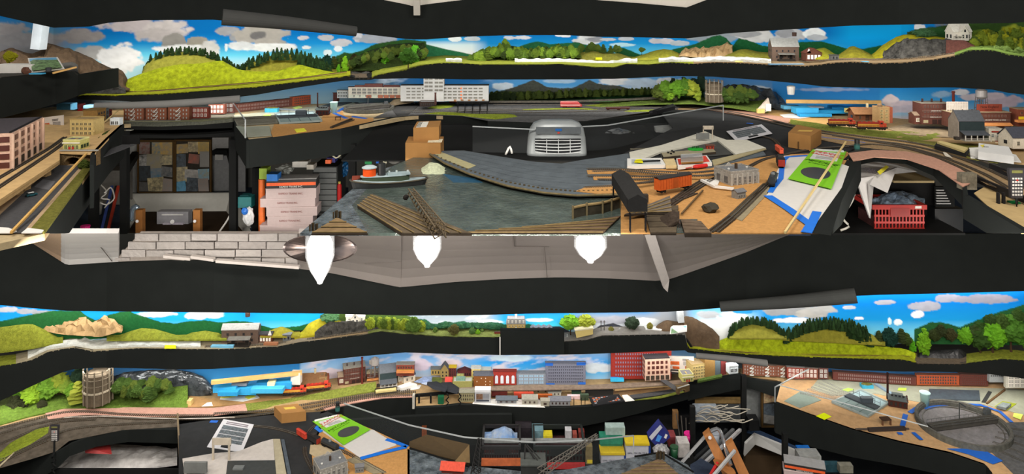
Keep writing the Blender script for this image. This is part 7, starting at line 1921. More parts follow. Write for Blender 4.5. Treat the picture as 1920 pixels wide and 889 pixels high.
# three lamps
def lamp(x,yt,yb,d,r_,shade,lbl,en):
 q=d/F;p=W(x,yb,d);h=(yb-yt)*q
 r=thg('ceiling_lamp',lbl,'lamp',p)
 R=r_*q
 m=bpy.data.materials.new('lamp_glow');m.use_nodes=1
 bs=m.node_tree.nodes['Principled BSDF'];bs.inputs['Emission Color'].default_value=(1,.97,.94,1);bs.inputs['Emission Strength'].default_value=3.2;bs.inputs['Base Color'].default_value=(.9,.9,.9,1)
 mk('bulb',Lx([(.001,.018),(R*.2,.016),(R*.5,h*.22),(R*.84,h*.5),(R*.86,h*.8),(R*.6,h),(.001,h)],n=24),m,r,smo=1)
 mk('glass_jar',Lx([(.001,0),(R*.2,0.),(R*.22,.012),(R*.7,h*.28),(R,h*.55),(R,h),(R*.96,h),(R*.96,h*.55),(R*.66,h*.3)],n=24),M((235,238,240),.05,0,alpha=.12),r,smo=1)
 if shade:
  e=[(x+70*cos(t),466-27*sin(t))for t in[k*.1963 for k in R_(33)]]
  e=[(a,max(439.2,b))for a,b in e[:-1]]
  f=lambda s,dd:[W(x+(a-x)*s,466+(b-466)*s,dd)for a,b in e]
  mk('shade',MB().loft([f(.3,5.06),f(.94,5.),f(1,4.99),f(1,5.),f(.3,5.07)]),M((120,104,96),.25,.5,9,metal=.7,c2=(50,46,46)),[r])
 l=bpy.data.lights.new('lamp_light','POINT');l.energy=en;l.shadow_soft_size=.05;l.color=(1,.93,.86)
 o=bpy.data.objects.new('lamp_light',l);COL.objects.link(o);o.location=p+v3(0,-.12,-.03)
lamp(600,438.8,531,4.9,27,True,'big lamp in a clear jar with a polished round shade',13)
lamp(801,438.8,500,4.9,27,False,'bright jar lamp, middle one of the three',13)
lamp(1107,438.8,492,4.9,31,False,'bright jar lamp, right hand one of the three',13)
area('ceiling_fitting',(3.,4.3,ZE-1.75),(3.4,5.6,ZE-3.2),.6,.3,16);area('ceiling_fitting',(-3.,4.3,ZE-1.75),(-3.4,5.6,ZE-3.2),.6,.3,16)  # two more added fill lights, over the sides of the lower storey
# shelves
FA_L=[(-40,692,775),(0,686,752),(30,682,738),(60,675,724),(90,660,710),(120,654,697),(140,652,692),(175,659,690),(200,657,689.5),(260,653,691),(350,654.5,693),(400,655,692),(460,653,688),(500,650.5,686),(520,650,685),(560,642,682),(620,635,674),(680,627,668),(715,621,665),(760,625.5,661),(840,631,664),(900,632,665),(937,632,666),(938,632,666),(1058,640,665),(1100,637,664),(1130,629,663),(1160,629,662),(1200,628,660),(1284,627,657),(1290,653,661),(1310,655,664),(1340,659,668),(1400,664,677),(1460,667,684),(1540,670,690),(1600,672,694),(1690,674,697),(1712,678,697),(1722,682,697),(1800,683,698),(1812,681,699),(1850,676,701),(1880,673,705),(1960,678,715)]
stp('fascia_board',FA_L,dfl,.02,BLACK,'black wavy fascia board along the lower storey top shelf','fascia board',step=10)
deck_body(FA_L,dfl,dbt,'shelf_slab','black shelf slab of the lower storey')
stp('fascia_box',[(938,620,665.5),(1058,620,664.5)],lambda x:dfl(x)-.05,.05,BLACK,'black rectangular box front standing proud of the fascia');bar('fascia_trim',W(937.5,632,dfl(937)-.052),W(937.5,666,dfl(937)-.052),.008,WHITE,'thin white edge at the left of the proud black box')
for a,b,m,l,s in((-40,30,GRASS2,'olive grass at the far left of the lower shelf',1),(30,480,M((150,140,116),.95,.2,30),'tan ground under the plaster cloth and mill of the lower shelf',2),(480,690,M((128,116,96),.95,.2,30),'brown ground below the rock cut of the lower shelf',3),(690,940,M((112,122,66),.95,.3,40,bmp=.6),'green field ground of the lower shelf',4),(1056,1290,M((120,116,110),.95,.2,30),'grey ground around the tilted crate',5),(1288,1718,GRASS,'bright yellow green grass along the lower right hills',6),(1716,1812,M((92,80,66),.95,.3,60),'brown dry pond bed of the lower shelf',7),(1812,1960,GRASS2,'olive grass right of the lower pond bed',8)):
 grd('scenic_ground',a,b,FA_L,dfl,dbt,m,l,lift=.002,seed=s,amp=.003)
_FL=[(p[0],p[1])for p in FA_L]
def ldp(x,row):return min(max(lp_(_FL,x)*dfl(x)/row,dfl(x)+.03),dbt(x)-.03)
SKY=(20,135,205)
S_L1=[('grad',-99,2100,1,[(570,(10,120,200)),(600,(26,150,220)),(625,(120,210,240)),(660,(190,225,235))]),('c',12,581,20,6,(170,170,176),5),('c',48,584,26,5,(150,152,160),5),('c',85,587,28,5,(140,142,150),4),('c',290,589,40,6,(176,178,184),4),('c',370,592,26,9,(186,188,192),4),('c',400,590,26,8,(196,198,200)),('grad',700,950,60,[(585,(120,140,155)),(600,(150,160,170)),(612,(170,185,195)),(640,(190,205,200))]),('wisps',700,950,588,612,(196,202,206),.5),('grad',930,1070,30,[(585,(30,120,190)),(600,(40,150,205)),(612,(70,200,225)),(640,(120,200,220))]),('c',1010,600,30,4,(190,215,225)),('c',920,604,30,5,(205,225,232)),('grad',1075,1250,30,[(585,(60,120,170)),(596,(140,146,156)),(606,(168,174,184)),(618,(215,222,230)),(640,(190,200,210))]),('c',1150,600,40,8,(146,148,158)),('c',1210,605,30,10,(226,232,236)),('grad',1225,1300,30,[(585,(120,126,134)),(600,(140,144,150)),(640,(150,150,150))]),('grad',1300,1420,30,[(575,(60,150,205)),(590,(140,190,220)),(606,(236,242,246)),(640,(250,252,252))]),('c',1330,590,28,8,(170,174,180)),('c',1375,598,30,16,(246,248,250)),('c',1395,584,22,5,(40,140,205)),('c',1478,582,50,12,(150,152,154),4),('c',1520,588,34,10,(176,174,170),4),('c',1488,601,40,6,(246,248,248)),('c',1540,580,30,10,(170,170,168),4),('c',1660,567,24,5,(160,162,172),6),('c',1592,577,12,3.5,(186,190,198),6),('c',1735,575,34,10,(160,162,174),6),('c',1720,590,12,7,(226,230,238),5),('c',1780,560,24,8,(150,150,164),6),('c',1850,561,60,9,(140,138,152),6),('c',1610,597,9,3,(240,245,250),6),('c',1668,602,4,7,(225,250,252),4),('c',1684,605,8,7,(235,250,252),4),('hill',[(-40,606),(0,603),(40,594),(100,583),(150,583),(164,594),(180,601),(200,592),(225,585),(246,583)],(34,90,46),2),('hill',[(226,622),(238,600),(246,586),(270,594),(300,604),(330,607),(350,603),(385,601),(415,605),(440,602),(470,604),(510,616),(560,612),(590,604)],(28,86,44),2),('hill',[(700,600),(760,596),(800,600),(815,612),(835,603),(850,606),(870,603),(895,612),(915,604),(935,606),(960,612),(990,608),(1020,616)],(42,92,66),3),('hill',[(1005,622),(1030,612),(1050,612),(1070,622)],(44,50,60),1),('hill',[(1105,624),(1125,610),(1150,606),(1180,616),(1200,624)],(52,54,62),1),('hill',[(600,592),(640,588),(700,590),(760,592),(800,604)],(70,92,40),3),('hill',[(1715,618),(1745,605),(1765,605),(1800,614),(1820,606),(1860,590),(1920,572),(1960,570)],(36,84,44),3)]
paint_board('backdrop',-40,1960,dbt,[(-40,553),(125,566),(1140,572),(1345,562),(1605,538),(1960,525)],[(-40,668),(140,640),(715,612),(1290,640),(1960,648)],S_L1,'painted sky backdrop behind the lower storey top shelf',step=1.7,ny=64)
WV=[(650,(130,170,215)),(668,(110,165,220)),(690,(150,190,225)),(715,(196,200,214)),(750,(200,200,210))]
S_L2=[('grad',-99,2100,1,[(655,(50,120,190)),(690,(60,140,205)),(745,(120,150,170))]),('grad',180,400,40,[(690,(60,130,190)),(720,(110,120,130)),(745,(90,96,100))]),('grad',365,563,4,[(680,(46,125,190)),(705,(60,140,200)),(745,(70,150,205))]),('grad',563,1300,4,WV),('grad',880,1160,60,[(660,(150,190,230)),(680,(40,150,225)),(698,(90,180,235)),(725,(190,215,235))]),('wisps',560,1300,655,705,(214,210,222),.47),('c',620,700,30,10,(214,200,210)),('c',790,684,22,12,(210,196,212)),('c',850,682,22,10,(214,200,214)),('c',960,672,40,7,(205,225,238)),('c',1120,690,30,10,(214,226,236)),('grad',1255,1330,20,[(655,(90,140,190)),(675,(130,165,190)),(700,(150,160,170))]),('grad',1330,1500,60,[(660,(60,90,120)),(690,(110,130,140)),(720,(110,120,120))]),('grad',1480,2000,60,[(680,(36,84,130)),(705,(56,104,150)),(740,(90,110,130))]),('grad',1905,2000,20,[(690,(60,64,68)),(740,(70,74,76))])]
paint_board('backdrop',-40,1960,lambda x:dbl(x)+.1,[(x,r)for x,r in((-40,700),(100,678),(200,668),(400,668),(560,660),(760,640),(1140,642),(1290,638),(1500,664),(1960,690))],[(x,3.25*F/(dbl(x)+.1)+1)for x in R_(-40,1961,50)],S_L2,'painted sky backdrop behind the lower storey lower shelf',step=1.7,ny=50)
led([(x,lp_(VB_L,x)-8,dfl(x)+.05)for x in(-30,100,200,400,560,660,800,960,1140,1290,1400,1520,1660,1800,1940)],(0,.8,-.6),2.2,(1,.98,.93))
led([(x,lp_([(p[0],p[2])for p in FA_L],x)-1,dfl(x)+.06)for x in(-30,100,200,400,560,660,800,960,1140,1284,1400,1520,1660,1800,1940)],(0,.5,-.85),2.4,(1,.97,.92))
# hills
D1,D2,D3=(lambda x:dbt(x)-.1),(lambda x:dbt(x)-.02),(lambda x:dfl(x)+.06)
for nm,rg,bs,m,l,sd in[('grass_knoll',[(-20,616),(20,611),(45,608),(62,608),(80,616),(105,630),(118,638)],[(-20,662),(60,652),(118,640)],GRASS2,'olive mound at the far left of the lower shelf',1),('grass_knoll',[(200,636),(230,626),(265,615),(290,617),(320,625),(345,632)],[(200,637),(345,637)],GRASS2,'olive knoll right of the lower crumpled paper',2),('grass_knoll',[(335,634),(360,624),(385,620),(410,624),(425,634)],[(335,637),(425,636)],GRASS2,'olive knoll left of the lower mill',3),('grass_knoll',[(488,628),(510,618),(528,612),(545,618),(562,629)],[(488,631),(562,631)],M((134,126,40),.95,.3,40),'yellow green knoll behind the small grey shed',4),('grass_hill',[(552,632),(568,620),(580,605),(598,597),(625,599),(650,604)],[(552,634),(650,620)],M((150,142,36),.95,.3,30),'steep yellow green hill beside the lower rock cut',5)]:hl(nm,rg,bs,D1,D2,m,l,seed=sd,amp=.008)
hl('rock_cut',[(590,624),(602,612),(620,603),(650,602),(690,604),(700,612),(713,616)],[(590,631),(650,628),(713,622)],lambda x:dbt(x)-.125,lambda x:dbt(x)-.105,ROCKD,'dark rock cut with a cracked face under the lower white house',amp=.03,n=46,ny=10,freq=18)
house(649,684,605,594,dbt(666)-.05,'white country house on top of the lower rock cut',.1);tr_('round',618,603,17,dbt(618)-.05,(74,112,74),'wide pale blue green bush tree on top of the lower rock cut',wide=2.4,name='bush');tr_('round',692,604,7,dbt(692)-.08,(70,84,50),'small dark bush right of the lower white house',name='bush')
kraft(74,228,[(74,612),(85,603),(110,604),(140,602),(160,597),(172,602),(190,596),(215,600),(228,612)],[(74,618),(120,627),(190,631),(228,620)],5.92,.06,'large crumpled brown kraft paper on the lower shelf',9)
flt('blue_water',[(104,638),(120,628),(200,631),(215,634),(140,640)],-628*6.1/F,M((70,175,215),.5,.3,20,c2=(225,238,245)),'pale blue and white model water below the crumpled paper')
def lcloth(top,bot,lbl,seed):
 x0,x1=top[0][0],top[-1][0];n=int((x1-x0)/5);rg_=[]
 for i in R_(n+1):
  x=x0+(x1-x0)*i/n;z=-lp_(_FL,x)*dfl(x)/F+.006
  up=[]
  for j in R_(5):
   row=lp_(bot,x)+(lp_(top,x)-lp_(bot,x))*j/4;d_=max(dfl(x)+.002,-z*F/row if row>10 else 6);p=v3((x-CX)*d_/F,d_,ZE+z);up.append(p+v3(0,0,.012+.012*mns.noise(p*22+Vc((seed,0,0)))))
  rg_.append(up+[v3(up[-1].x,up[-1].y,ZE+z-.004),v3(up[0].x,up[0].y,ZE+z-.004)])
 return mk('plaster_cloth',MB().loft(rg_),PLASTER,lbl=lbl)
lcloth([(52,648),(90,644),(160,637),(250,636),(376,636)],[(52,672),(90,655),(140,648),(175,654),(260,650),(376,651)],'long wrinkled white plaster cloth along the lower shelf edge',3)
sht('sticky_note',[(308,653.5),(330,653.5),(330,647),(309,647)],-650*5.86/F+.02,.002,YEL,'yellow sticky note on the lower plaster cloth')
mill(416,483,646,619,ldp(450,646),'brown wooden mill with a tin roof and roof tank on the lower shelf',12,yw=.05,dep=.08)
bd('brick_engine_house','low brick engine house with white windows right of the lower mill',485,510,643,628,ldp(497,643),.05,(96,60,48),(60,60,62),4,1,.5,.6,gls=(230,228,220),fmt=(230,228,220),sty='gable',rise=.3)
mk('gable_board',Px([W(502,629,dbt(500)-.2),W(509,629,dbt(500)-.2),W(506,619,dbt(500)-.2)],(0,.006,0)),WHITE,lbl='white pointed gable card behind the lower engine house');bd('track_shed','tiny grey shed beside the track on the lower shelf',530,545,640,628,ldp(537,640),.04,(92,94,94),(120,120,118),2,1,.4,.5,fmt=None)
trk([(384,651,ldp(384,651)),(440,650,ldp(440,650)),(520,645,ldp(520,645)),(600,634,ldp(600,634)),(690,622,ldp(690,622))],None,'brown track in front of the lower mill and rock cut',bed=(130,112,84))
for a,b,y,c,l in((395,437,653,(110,170,200),'light blue foam board under the lower mill'),(494,520,648,(150,100,70),'brown card under the shelf edge right of the lower mill'),(604,614,638,(80,170,215),'light blue offcut below the lower rock cut')):wb('foam_board',a,b,y-4,y,dfl(a)+.022,.03,M(c),l,'board')
FD=lambda x,r,k:dbt(x)-.03-.08*k
frs(44,686,796,[(686,594),(720,593),(760,596),(796,602)],[(686,618),(720,617),(796,622)],(15,26),[(110,130,44),(84,104,40),(134,148,48),(72,92,38)],FD,'the lower left forest','trees of the lower left forest',kinds=('round','column'),seed=3)
for i,(k,x,row,h,c,l)in enu([('round',776,624,30,(96,126,56),'large pale green tree at the end of the lower left forest'),('round',816,623,10,(88,112,50),'low green bush in the lower field'),('round',852,628,22,(90,88,50),'brown green tree in the lower field'),('round',853,630,11,(120,130,50),'yellow green bush before the brown green tree'),('round',886,626,13,(80,110,60),'small dark tree left of the bright bush'),('round',896,627,10,(120,180,40),'bright green round bush in the lower field'),('round',904,622,8,(96,120,60),'small pale bush right of the bright one')]):tr_(k,x,row,h,ldp(x,row),c,l,wide=1.2)
frs(30,800,938,[(800,604),(835,602),(870,602),(935,604)],[(800,617),(938,618)],(9,12),[(52,98,70),(44,86,60),(60,104,70)],lambda x,r,k:dbt(x)-.02-.04*k,'the lower blue green ridge','trees of the lower blue green ridge',seed=6,wide=1.6)
bxc(W(934,626,dfl(934)+.06),.06,'small red wagon beside the proud black box',(150,50,46),h=.03)
ch=bd('courthouse','yellow brick courthouse with a grey mansard roof and dormers',950,985,620,608,6.03,.07,(172,146,84),(120,122,124),5,2,.5,.5,fmt=(200,184,140),side=2)
Wm,D,H=ch['dims']
mk('mansard',MB().loft([[v3(sx*Wm/2*k,D/2+sy*D/2*k,z)for sx,sy in((-1,-1),(1,-1),(1,1),(-1,1))]for k,z in((1.05,H),(.9,H+.04))]),M((128,128,128),.8,.15,60),ch)
for k in R_(5):mk('dormer',Bx(((-.4+.2*k)*Wm,.004,H+.008),(.014,.014,.022)),M(186,184,176),ch)
mk('cupola',Bx((0,D/2,H+.04),(.018,.018,.024)).box((0,D/2,H+.064),(.006,.006,.02)),M(190,190,190),ch);mk('front_gable',Px([v3(-.03,-.012,0),v3(.03,-.012,0),v3(0,-.012,.034)],(0,.014,0)),M(190,186,170),ch)
for i,x in enu((1000,1010,1020,1030)):bd('grey_roofed_shed','%s small grey roofed shed from the courthouse'%nth(i),x-5,x+5,620,617,6.05,.04,(120,110,100),(110,114,122),sty='gableY',rise=.4,gp='grey roofed sheds')
for k,x,row,h,c,l,t in[('round',1070,634,44,(110,160,44),'bright green tree with a bare trunk leaning over the crate',.4),('round',1099,634,44,(150,160,56),'yellow green tree standing on the tilted crate',.42),('round',1186,624,33,(56,70,54),'dark tree with a big crown against the white cloud',.2),('round',1146,625,14,(120,116,60),'small olive tree beside the blue strip',.2),('round',1219,619,15,(132,126,60),'small olive tree standing behind the white box lid',.1)]:tr_(k,x,row,h,dbt(x)-.06,c,l,tnk=t)
ct=thg('tan_crate','tilted tan crate with a pale lid on the lower shelf','crate',W(1095,634,5.98));mk('crate',Px([W(1078,620,5.98),W(1112,616,5.98),W(1112,627,5.98),W(1081,634,5.98)],(0,.04,0)),M((190,172,110),.8,.06),[ct]);mk('lid',Px([W(1077,619,5.97),W(1111,615,5.97),W(1113,617,5.97),W(1079,621,5.97)],(0,.05,0)),M(206,200,170),[ct])
hl('plaster_rubble',[(1058,630),(1064,626),(1072,632),(1080,635)],[(1058,638),(1080,638)],lambda x:dfl(x)+.03,lambda x:dfl(x)+.12,PLASTER,'white plaster rubble right of the proud black box',amp=.01)
for nm,a,b,t,y,c,l in(('foam_strip',1120,1140,623,628,(80,170,215),'light blue foam strip left of the white boxes'),('carton',1136,1166,621,627,(196,206,214),'pale grey box beside the light blue strip'),('carton',1210,1241,618,625,(226,226,224),'white box lid on the lower shelf'),('foam_strip',1165,1210,625,627,(170,196,206),'thin pale blue strip at the shelf edge'),('block',1234,1244,624,627.5,(60,120,190),'small blue block beside the photo card')):wb(nm,a,b,t,y,dfl(a)+.09,.06,M(c,.8),l,'box')
for i,x in enu((1127,1133)):mk('utility_pole',Bx(W(x,624,6.05),(.005,.005,.1)).box(W(x,604,6.05),(.02,.004,.003)),M(70,66,64),'%s thin utility pole against the grey sky'%['left','right'][i],gp='utility poles')
hl('rock_hill',[(1222,622),(1235,608),(1250,602),(1275,602),(1284,592),(1298,595),(1320,606),(1336,616),(1349,630)],[(1222,630),(1284,630),(1290,654),(1349,658)],lambda x:dbt(x)-.13,lambda x:dbt(x)-.02,BROWN,'bare brown cloth hill beside the lower lime green hills',amp=.03,n=44,ny=12);hl('rock_outcrop',[(1292,640),(1304,626),(1320,624),(1336,636),(1344,648)],[(1292,653),(1344,658)],lambda x:dfl(x)+.04,lambda x:dfl(x)+.12,ROCKD,'grey cracked rock at the foot of the lower brown hill',amp=.02,n=24)
mk('roof_post',Kx(W(1276,602,dfl(1276)+.1),W(1274,582,dfl(1276)+.1),.07,.05),M(190,194,198),'pale post end hanging over the lower brown hill')
q=[W(1258,611,6.15),W(1288,610,6.15),W(1288,622,6.05),W(1256,627,6.05)];r=thg('photo_card','small photograph of a wooded hill leaning on the lower brown hill','photograph',W(1272,627,6.05));mk('card',Px(q,(0,.005,0)),WHITE,[r]);pch(q,.05,.95,.08,.92,M((60,100,50),.5,.6,40,c2=(150,190,140)),r);pch(q,.05,.95,.08,.3,M(120,190,215),r,o=-.005)
hl('grassy_hill',[(1368,630),(1376,616),(1390,608),(1410,604),(1435,607),(1455,616),(1475,628)],[(1368,634),(1475,634)],D1,D2,M((136,134,52),.95,.25,30,bmp=.5),'round olive hill with a fringe of firs on the lower shelf',amp=.01);hl('grassy_hill',[(1468,632),(1490,621),(1515,609),(1550,604),(1590,608),(1625,622),(1660,640)],[(1468,636),(1660,646)],D1,D2,M((130,126,44),.95,.25,30,bmp=.5),'second olive hill with many firs on the lower shelf',amp=.01)
hl('grass_mound',[(1340,648),(1350,638),(1365,632),(1400,628),(1440,624),(1455,628),(1470,634),(1520,636),(1560,632),(1585,636),(1620,646),(1690,652),(1716,662)],[(1340,656),(1460,662),(1540,665),(1716,672)],D3,lambda x:dbt(x)-.06,M((150,164,28),.95,.4,26,bmp=.9,bsc=120),'long lime green grass mound on the lower shelf',amp=.018,n=90,ny=10)
FN=(40,62,32)
firw([(1368,632),(1374,617),(1388,607),(1410,603),(1435,606),(1455,615),(1470,627)],26,(11,14),.03,'the lower round olive hill','firs along the first lower hill',(0,4),FN,2,dbt);firw([(1470,632),(1490,622),(1515,610),(1550,605),(1590,609),(1625,624)],28,(12,15),.03,'the lower second olive hill','firs along the second lower hill',(0,6,11),FN,2,dbt);firw([(1590,622),(1610,632),(1632,640)],9,(15,18),.05,'the lower hill shoulder','firs on the lower hill shoulder',(0,8),FN,2,dbt)
for k,x,row,h,c,l,t in[('cone',1631,654,24,(72,78,34),'olive conifer standing alone on the lower lime mound',0),('cone',1648,644,26,(60,72,36),'dark conifer left of the blue green tree',0),('round',1667,652,38,(30,62,50),'dark blue green tree on the lower shelf',0),('cone',1690,640,26,(58,70,36),'dark conifer right of the blue green tree',0),('column',1711,660,26,(96,196,36),'short vivid green bush tree beside the lower pond',0),('column',1733,664,50,(120,190,40),'tall vivid green poplar at the lower pond',0),('round',1700,648,24,(70,88,40),'green tree behind the vivid bush',0),('round',1752,640,26,(60,70,36),'dark tree above the lower rock cutting',0),('round',1782,640,28,(70,70,40),'brown green tree above the lower rock cutting',0),('round',1765,632,24,(56,64,36),'dark round tree at the lower skyline',0),('round',1812,646,36,(110,170,40),'bright green tree right of the lower rock cutting',0),('round',1838,660,56,(56,84,34),'tall dark green tree on the lower shelf',.1),('round',1862,662,66,(110,180,40),'very tall bright green tree on the lower shelf',.12),('round',1896,660,70,(80,124,44),'huge drooping green tree with a dark trunk',.26),('round',1920,652,50,(84,140,44),'green tree at the right edge of the lower shelf',0),('round',1830,636,28,(64,80,40),'dark tree behind the tall dark one',0),('round',1880,620,34,(66,90,38),'dark green tree rising behind the drooping tree',0),('round',1910,606,28,(60,86,36),'dark green tree high at the right edge',0),('round',1858,612,26,(60,84,40),'dark tree high behind the bright tall tree',0)]:tr_(k,x,row,h,ldp(x,row)if row>636 else dbt(x)-.04,c,l,tnk=t)
hl('rock_cutting',[(1716,670),(1724,660),(1760,656),(1800,654),(1812,662)],[(1716,676),(1812,676)],lambda x:dfl(x)+.08,lambda x:dfl(x)+.14,M((36,36,38),.4,.4,20,bmp=.8),'black plastic rock cutting behind the lower pond bed',amp=.012)
trk([(1320,656,ldp(1320,657.5)),(1440,664,ldp(1440,664.5)),(1560,667,ldp(1560,668)),(1710,668,ldp(1710,670))],None,'thin rusty track at the foot of the lower lime mound',ties=0,rail=M(96,72,48),gge=.012)
foam_tube((1350,575,5.85),(1480,566,5.75),(1605,554,5.6),.038,.056,'thick dark grey foam pipe across the lower right valance',(66,68,67));foam_tube((1305,667,5.95),(1370,673,5.9),(1438,681.5,5.88),.021,.026,'thin light grey foam pipe under the lower shelf',(118,118,116))
# ============ LOWER STOREY: lower shelf, bench fronts and stores
def ag(src,px,row,s,lbl,rz=0.,d=None,dz=0.):
 p=G(px,row,ZL)if d is None else W(px,row,d)
 r=dup(bpy.data.objects[src],p+v3(0,0,dz),rz,lbl,None,s)
 if 'group' in r:del r['group']
 return r
L=lambda row:-ZL*F/row
flt('layout_table',[(-60,812),(335,796),(335,773),(610,768),(700,748),(780,741),(780,766),(860,759),(930,762),(1060,764.5),(1130,760),(1200,748),(1290,726),(1390,701),(1470,712),(1500,702),(1960,716),(1960,690),(-60,690)],ZL-.024,TAN2,'tan table top of the lower storey carrying gas works and town','table',.02)
flt('turntable_deck',[(1455,754),(1520,778),(1600,806),(1690,830),(1785,851),(1850,873),(1862,888.6),(1960,888.6),(1960,712),(1530,700),(1465,716)],ZL-.02,M((186,150,108),.9,.15,30),'orange tan deck around the lower turntable','table',.02)
def fl2(pts,bots,lbl,z=ZL):
 rg_=[]
 for(x,y),b in zip(pts,bots):
  p=G(x,y,z);q=v3(p.x,p.y,ZE-b*p.y/F);n=v3(0,.03,0);rg_.append([p,q,q+n,p+n])
 return mk('fascia_board',MB().loft(rg_),BLACK,lbl=lbl)
fl2([(-40,822),(60,845),(105,849),(130,834),(180,815),(240,806),(335,806)],[900,905,880,856,838,829,832],'black curved fascia board of the lower left operator well')
fl2([(600,776),(640,764),(700,750),(760,745),(779,746)],[800,800,800,795,782],'black curved fascia under the lower pink roadbed');fl2([(779,765.5),(830,763),(860,759),(930,762),(1000,764),(1060,765),(1130,760.5),(1200,748.5),(1290,726)],[782,776,778,800,806,806,792,775,749],'long black fascia under the lower storey town');fl2([(1290,719),(1330,713),(1390,701.5)],[752,742,730],'black fascia under the lower tan buildings',ZL+.03)
fl2([(1393,708),(1440,716),(1470,720)],[724,740,750],'black fascia beam under the lower brick apartments');fl2([(1454,755),(1520,779),(1600,807),(1690,831),(1785,852),(1850,874),(1862,888)],[812,838,858,874,895,900,905],'long black curved fascia under the lower turntable deck')
fl2([(640,790),(760,782),(830,779),(900,778),(960,778)],[830,860,860,860,850],'black panel deep behind the lower acrylic screen',ZL-.04)
# gas works side
hl('grass_mound',[(-30,740),(80,742),(160,738),(230,738),(300,727),(352,723)],[(-30,806),(50,782),(120,766),(200,765),(300,766),(352,764)],lambda x:L(lp_([(-30,806),(50,783),(120,768),(200,767),(352,765)],x)),lambda x:dbl(x)-.03,M((98,124,48),.95,.35,50,bmp=.8,bsc=150),'green grass mound around the lower gas holder',amp=.012)
ag('gas_holder',184,752,1.4,'round brown riveted gas holder among the trees, lower storey',d=5.98)
for i,(x,row,h,c,l)in enu([(10,766,34,(70,78,44),'dull'),(28,772,30,(64,68,44),'low dull'),(36,752,34,(104,150,44),'fresh green'),(63,758,42,(136,180,48),'brightest yellow green'),(88,748,44,(110,150,50),'tall fresh green'),(108,736,42,(150,164,60),'yellowish'),(124,738,30,(130,156,60),'pale yellow green'),(146,720,30,(50,72,52),'dark blue green'),(134,744,26,(110,150,50),'small fresh green'),(48,766,24,(60,62,42),'low brown'),(78,768,18,(66,68,46),'lowest dull')]):tr_('round',x,row,h,6.05-(row-740)*.004,c,'%s tree in the bright wood left of the lower gas holder'%l,wide=1.2)
tr_('cone',146,750,38,5.98,(150,158,60),'pointed yellow green tree touching the lower gas holder')
for i,(x,row,h,k)in enu([(220,738,26,'round'),(226,723,18,'round'),(232,745,24,'column'),(240,728,20,'round'),(244,746,22,'column'),(252,733,22,'round'),(256,745,24,'round'),(264,727,18,'round'),(268,749,20,'column'),(276,742,20,'round'),(279,747,24,'cone'),(285,729,24,'round'),(290,742,20,'column'),(298,734,24,'round'),(309,732,22,'round'),(316,733,18,'cone')]):tr_(k,x,row,h,6.-(row-740)*.003,[(78,104,46),(68,92,40),(96,112,46)][i%3],'%s tree from the left in the clump right of the lower gas holder'%nth(i),gp='tree clump right of the lower gas holder',wide=1.2)
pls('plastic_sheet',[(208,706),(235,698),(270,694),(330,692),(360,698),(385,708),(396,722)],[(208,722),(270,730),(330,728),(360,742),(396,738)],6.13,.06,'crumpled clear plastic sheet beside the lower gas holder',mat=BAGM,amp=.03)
wb('cream_block',350,358,752,764,5.97,.05,M(222,196,130),'cream cut foam end of the lower green mound')
flt('chipboard_panel',[(352,763),(356,742),(395,748),(560,736),(545,746),(440,758),(400,762)],ZL,M((180,140,92),.9,.12,40),'tan card panel in front of the lower blue foam','chipboard',.006)
bar('wooden_batten',W(396,717,5.95),W(566,699,6.12),.028,PLY,'pale wooden batten across the lower blue foam','batten',.028)
for a,b,t,y,d_,c,l in[(399,442,727,737,5.99,(56,160,214),'pale blue foam block left in the lower pile'),(408,445,736,743,5.95,(46,146,200),'low blue foam strip at the front of the lower pile'),(440,480,728,741,6.02,(52,156,208),'blue foam slab in the middle of the lower pile'),(480,546,718,730,6.08,(50,150,206),'long blue foam block at the back of the lower pile'),(470,530,730,738,6.,(70,170,216),'light blue foam strip at the right of the lower pile'),(434,462,719,724,6.02,(120,128,136),'grey card strips on the lower blue foam'),(501,514,718,724,6.05,(220,210,160),'cream card piece on the lower blue foam'),(545,563,700,722,6.1,(206,200,190),'white painted backdrop end board')]:wb('foam_block',a,b,t,y,d_,.06,M(c,.75,.06),l,'foam block')
flt('paper_sheet',[(412,749),(414,744),(482,741),(487,746),(455,753)],ZL+.01,WHITE,'white paper scrap on the lower card panel');flt('sticky_note',[(459,744.5),(470,739),(480,743),(466,748)],ZL+.014,SN,'yellow sticky note on the lower white scrap');flt('sticky_note',[(413,745),(440,742),(442,743.4),(415,746)],ZL+.015,SN,'yellow sticky strip behind the lower white scrap');flt('paper_sheet',[(378,762),(388,755),(397,754),(399,761)],ZL+.008,WHITE,'small white torn paper at the left of the lower card panel')
flt('pink_roadbed',[(85,775),(130,764),(250,764),(400,765),(460,757),(464,771),(400,779),(250,782),(160,780),(90,786)],ZL,M((190,146,130),.95,.15,60,bmp=.2),'pink plaster roadbed strip in front of the lower gas holder','roadbed',.006);hl('grass_bank',[(460,757),(560,744),(640,728),(705,716)],[(460,770),(560,760),(640,744),(712,731)],lambda x:lp_([(460,5.9),(712,6.2)],x),lambda x:lp_([(460,6.),(712,6.28)],x),M((122,130,56),.95,.35,60,bmp=.8),'long green grass bank of the lower storey',amp=.006)
flt('cinder_yard',[(-40,850),(0,800),(90,782),(200,778),(335,784),(335,800),(230,806),(130,826),(105,846),(60,860),(-40,889)],ZL,M((92,84,74),.95,.35,20),'grey brown cinder yard in the lower left corner');weeds([(-20,868),(20,830),(70,804),(92,800),(90,812),(50,838),(0,866)],ZL+.003,'yellow green ground foam strip beside the lower left tracks',.01)
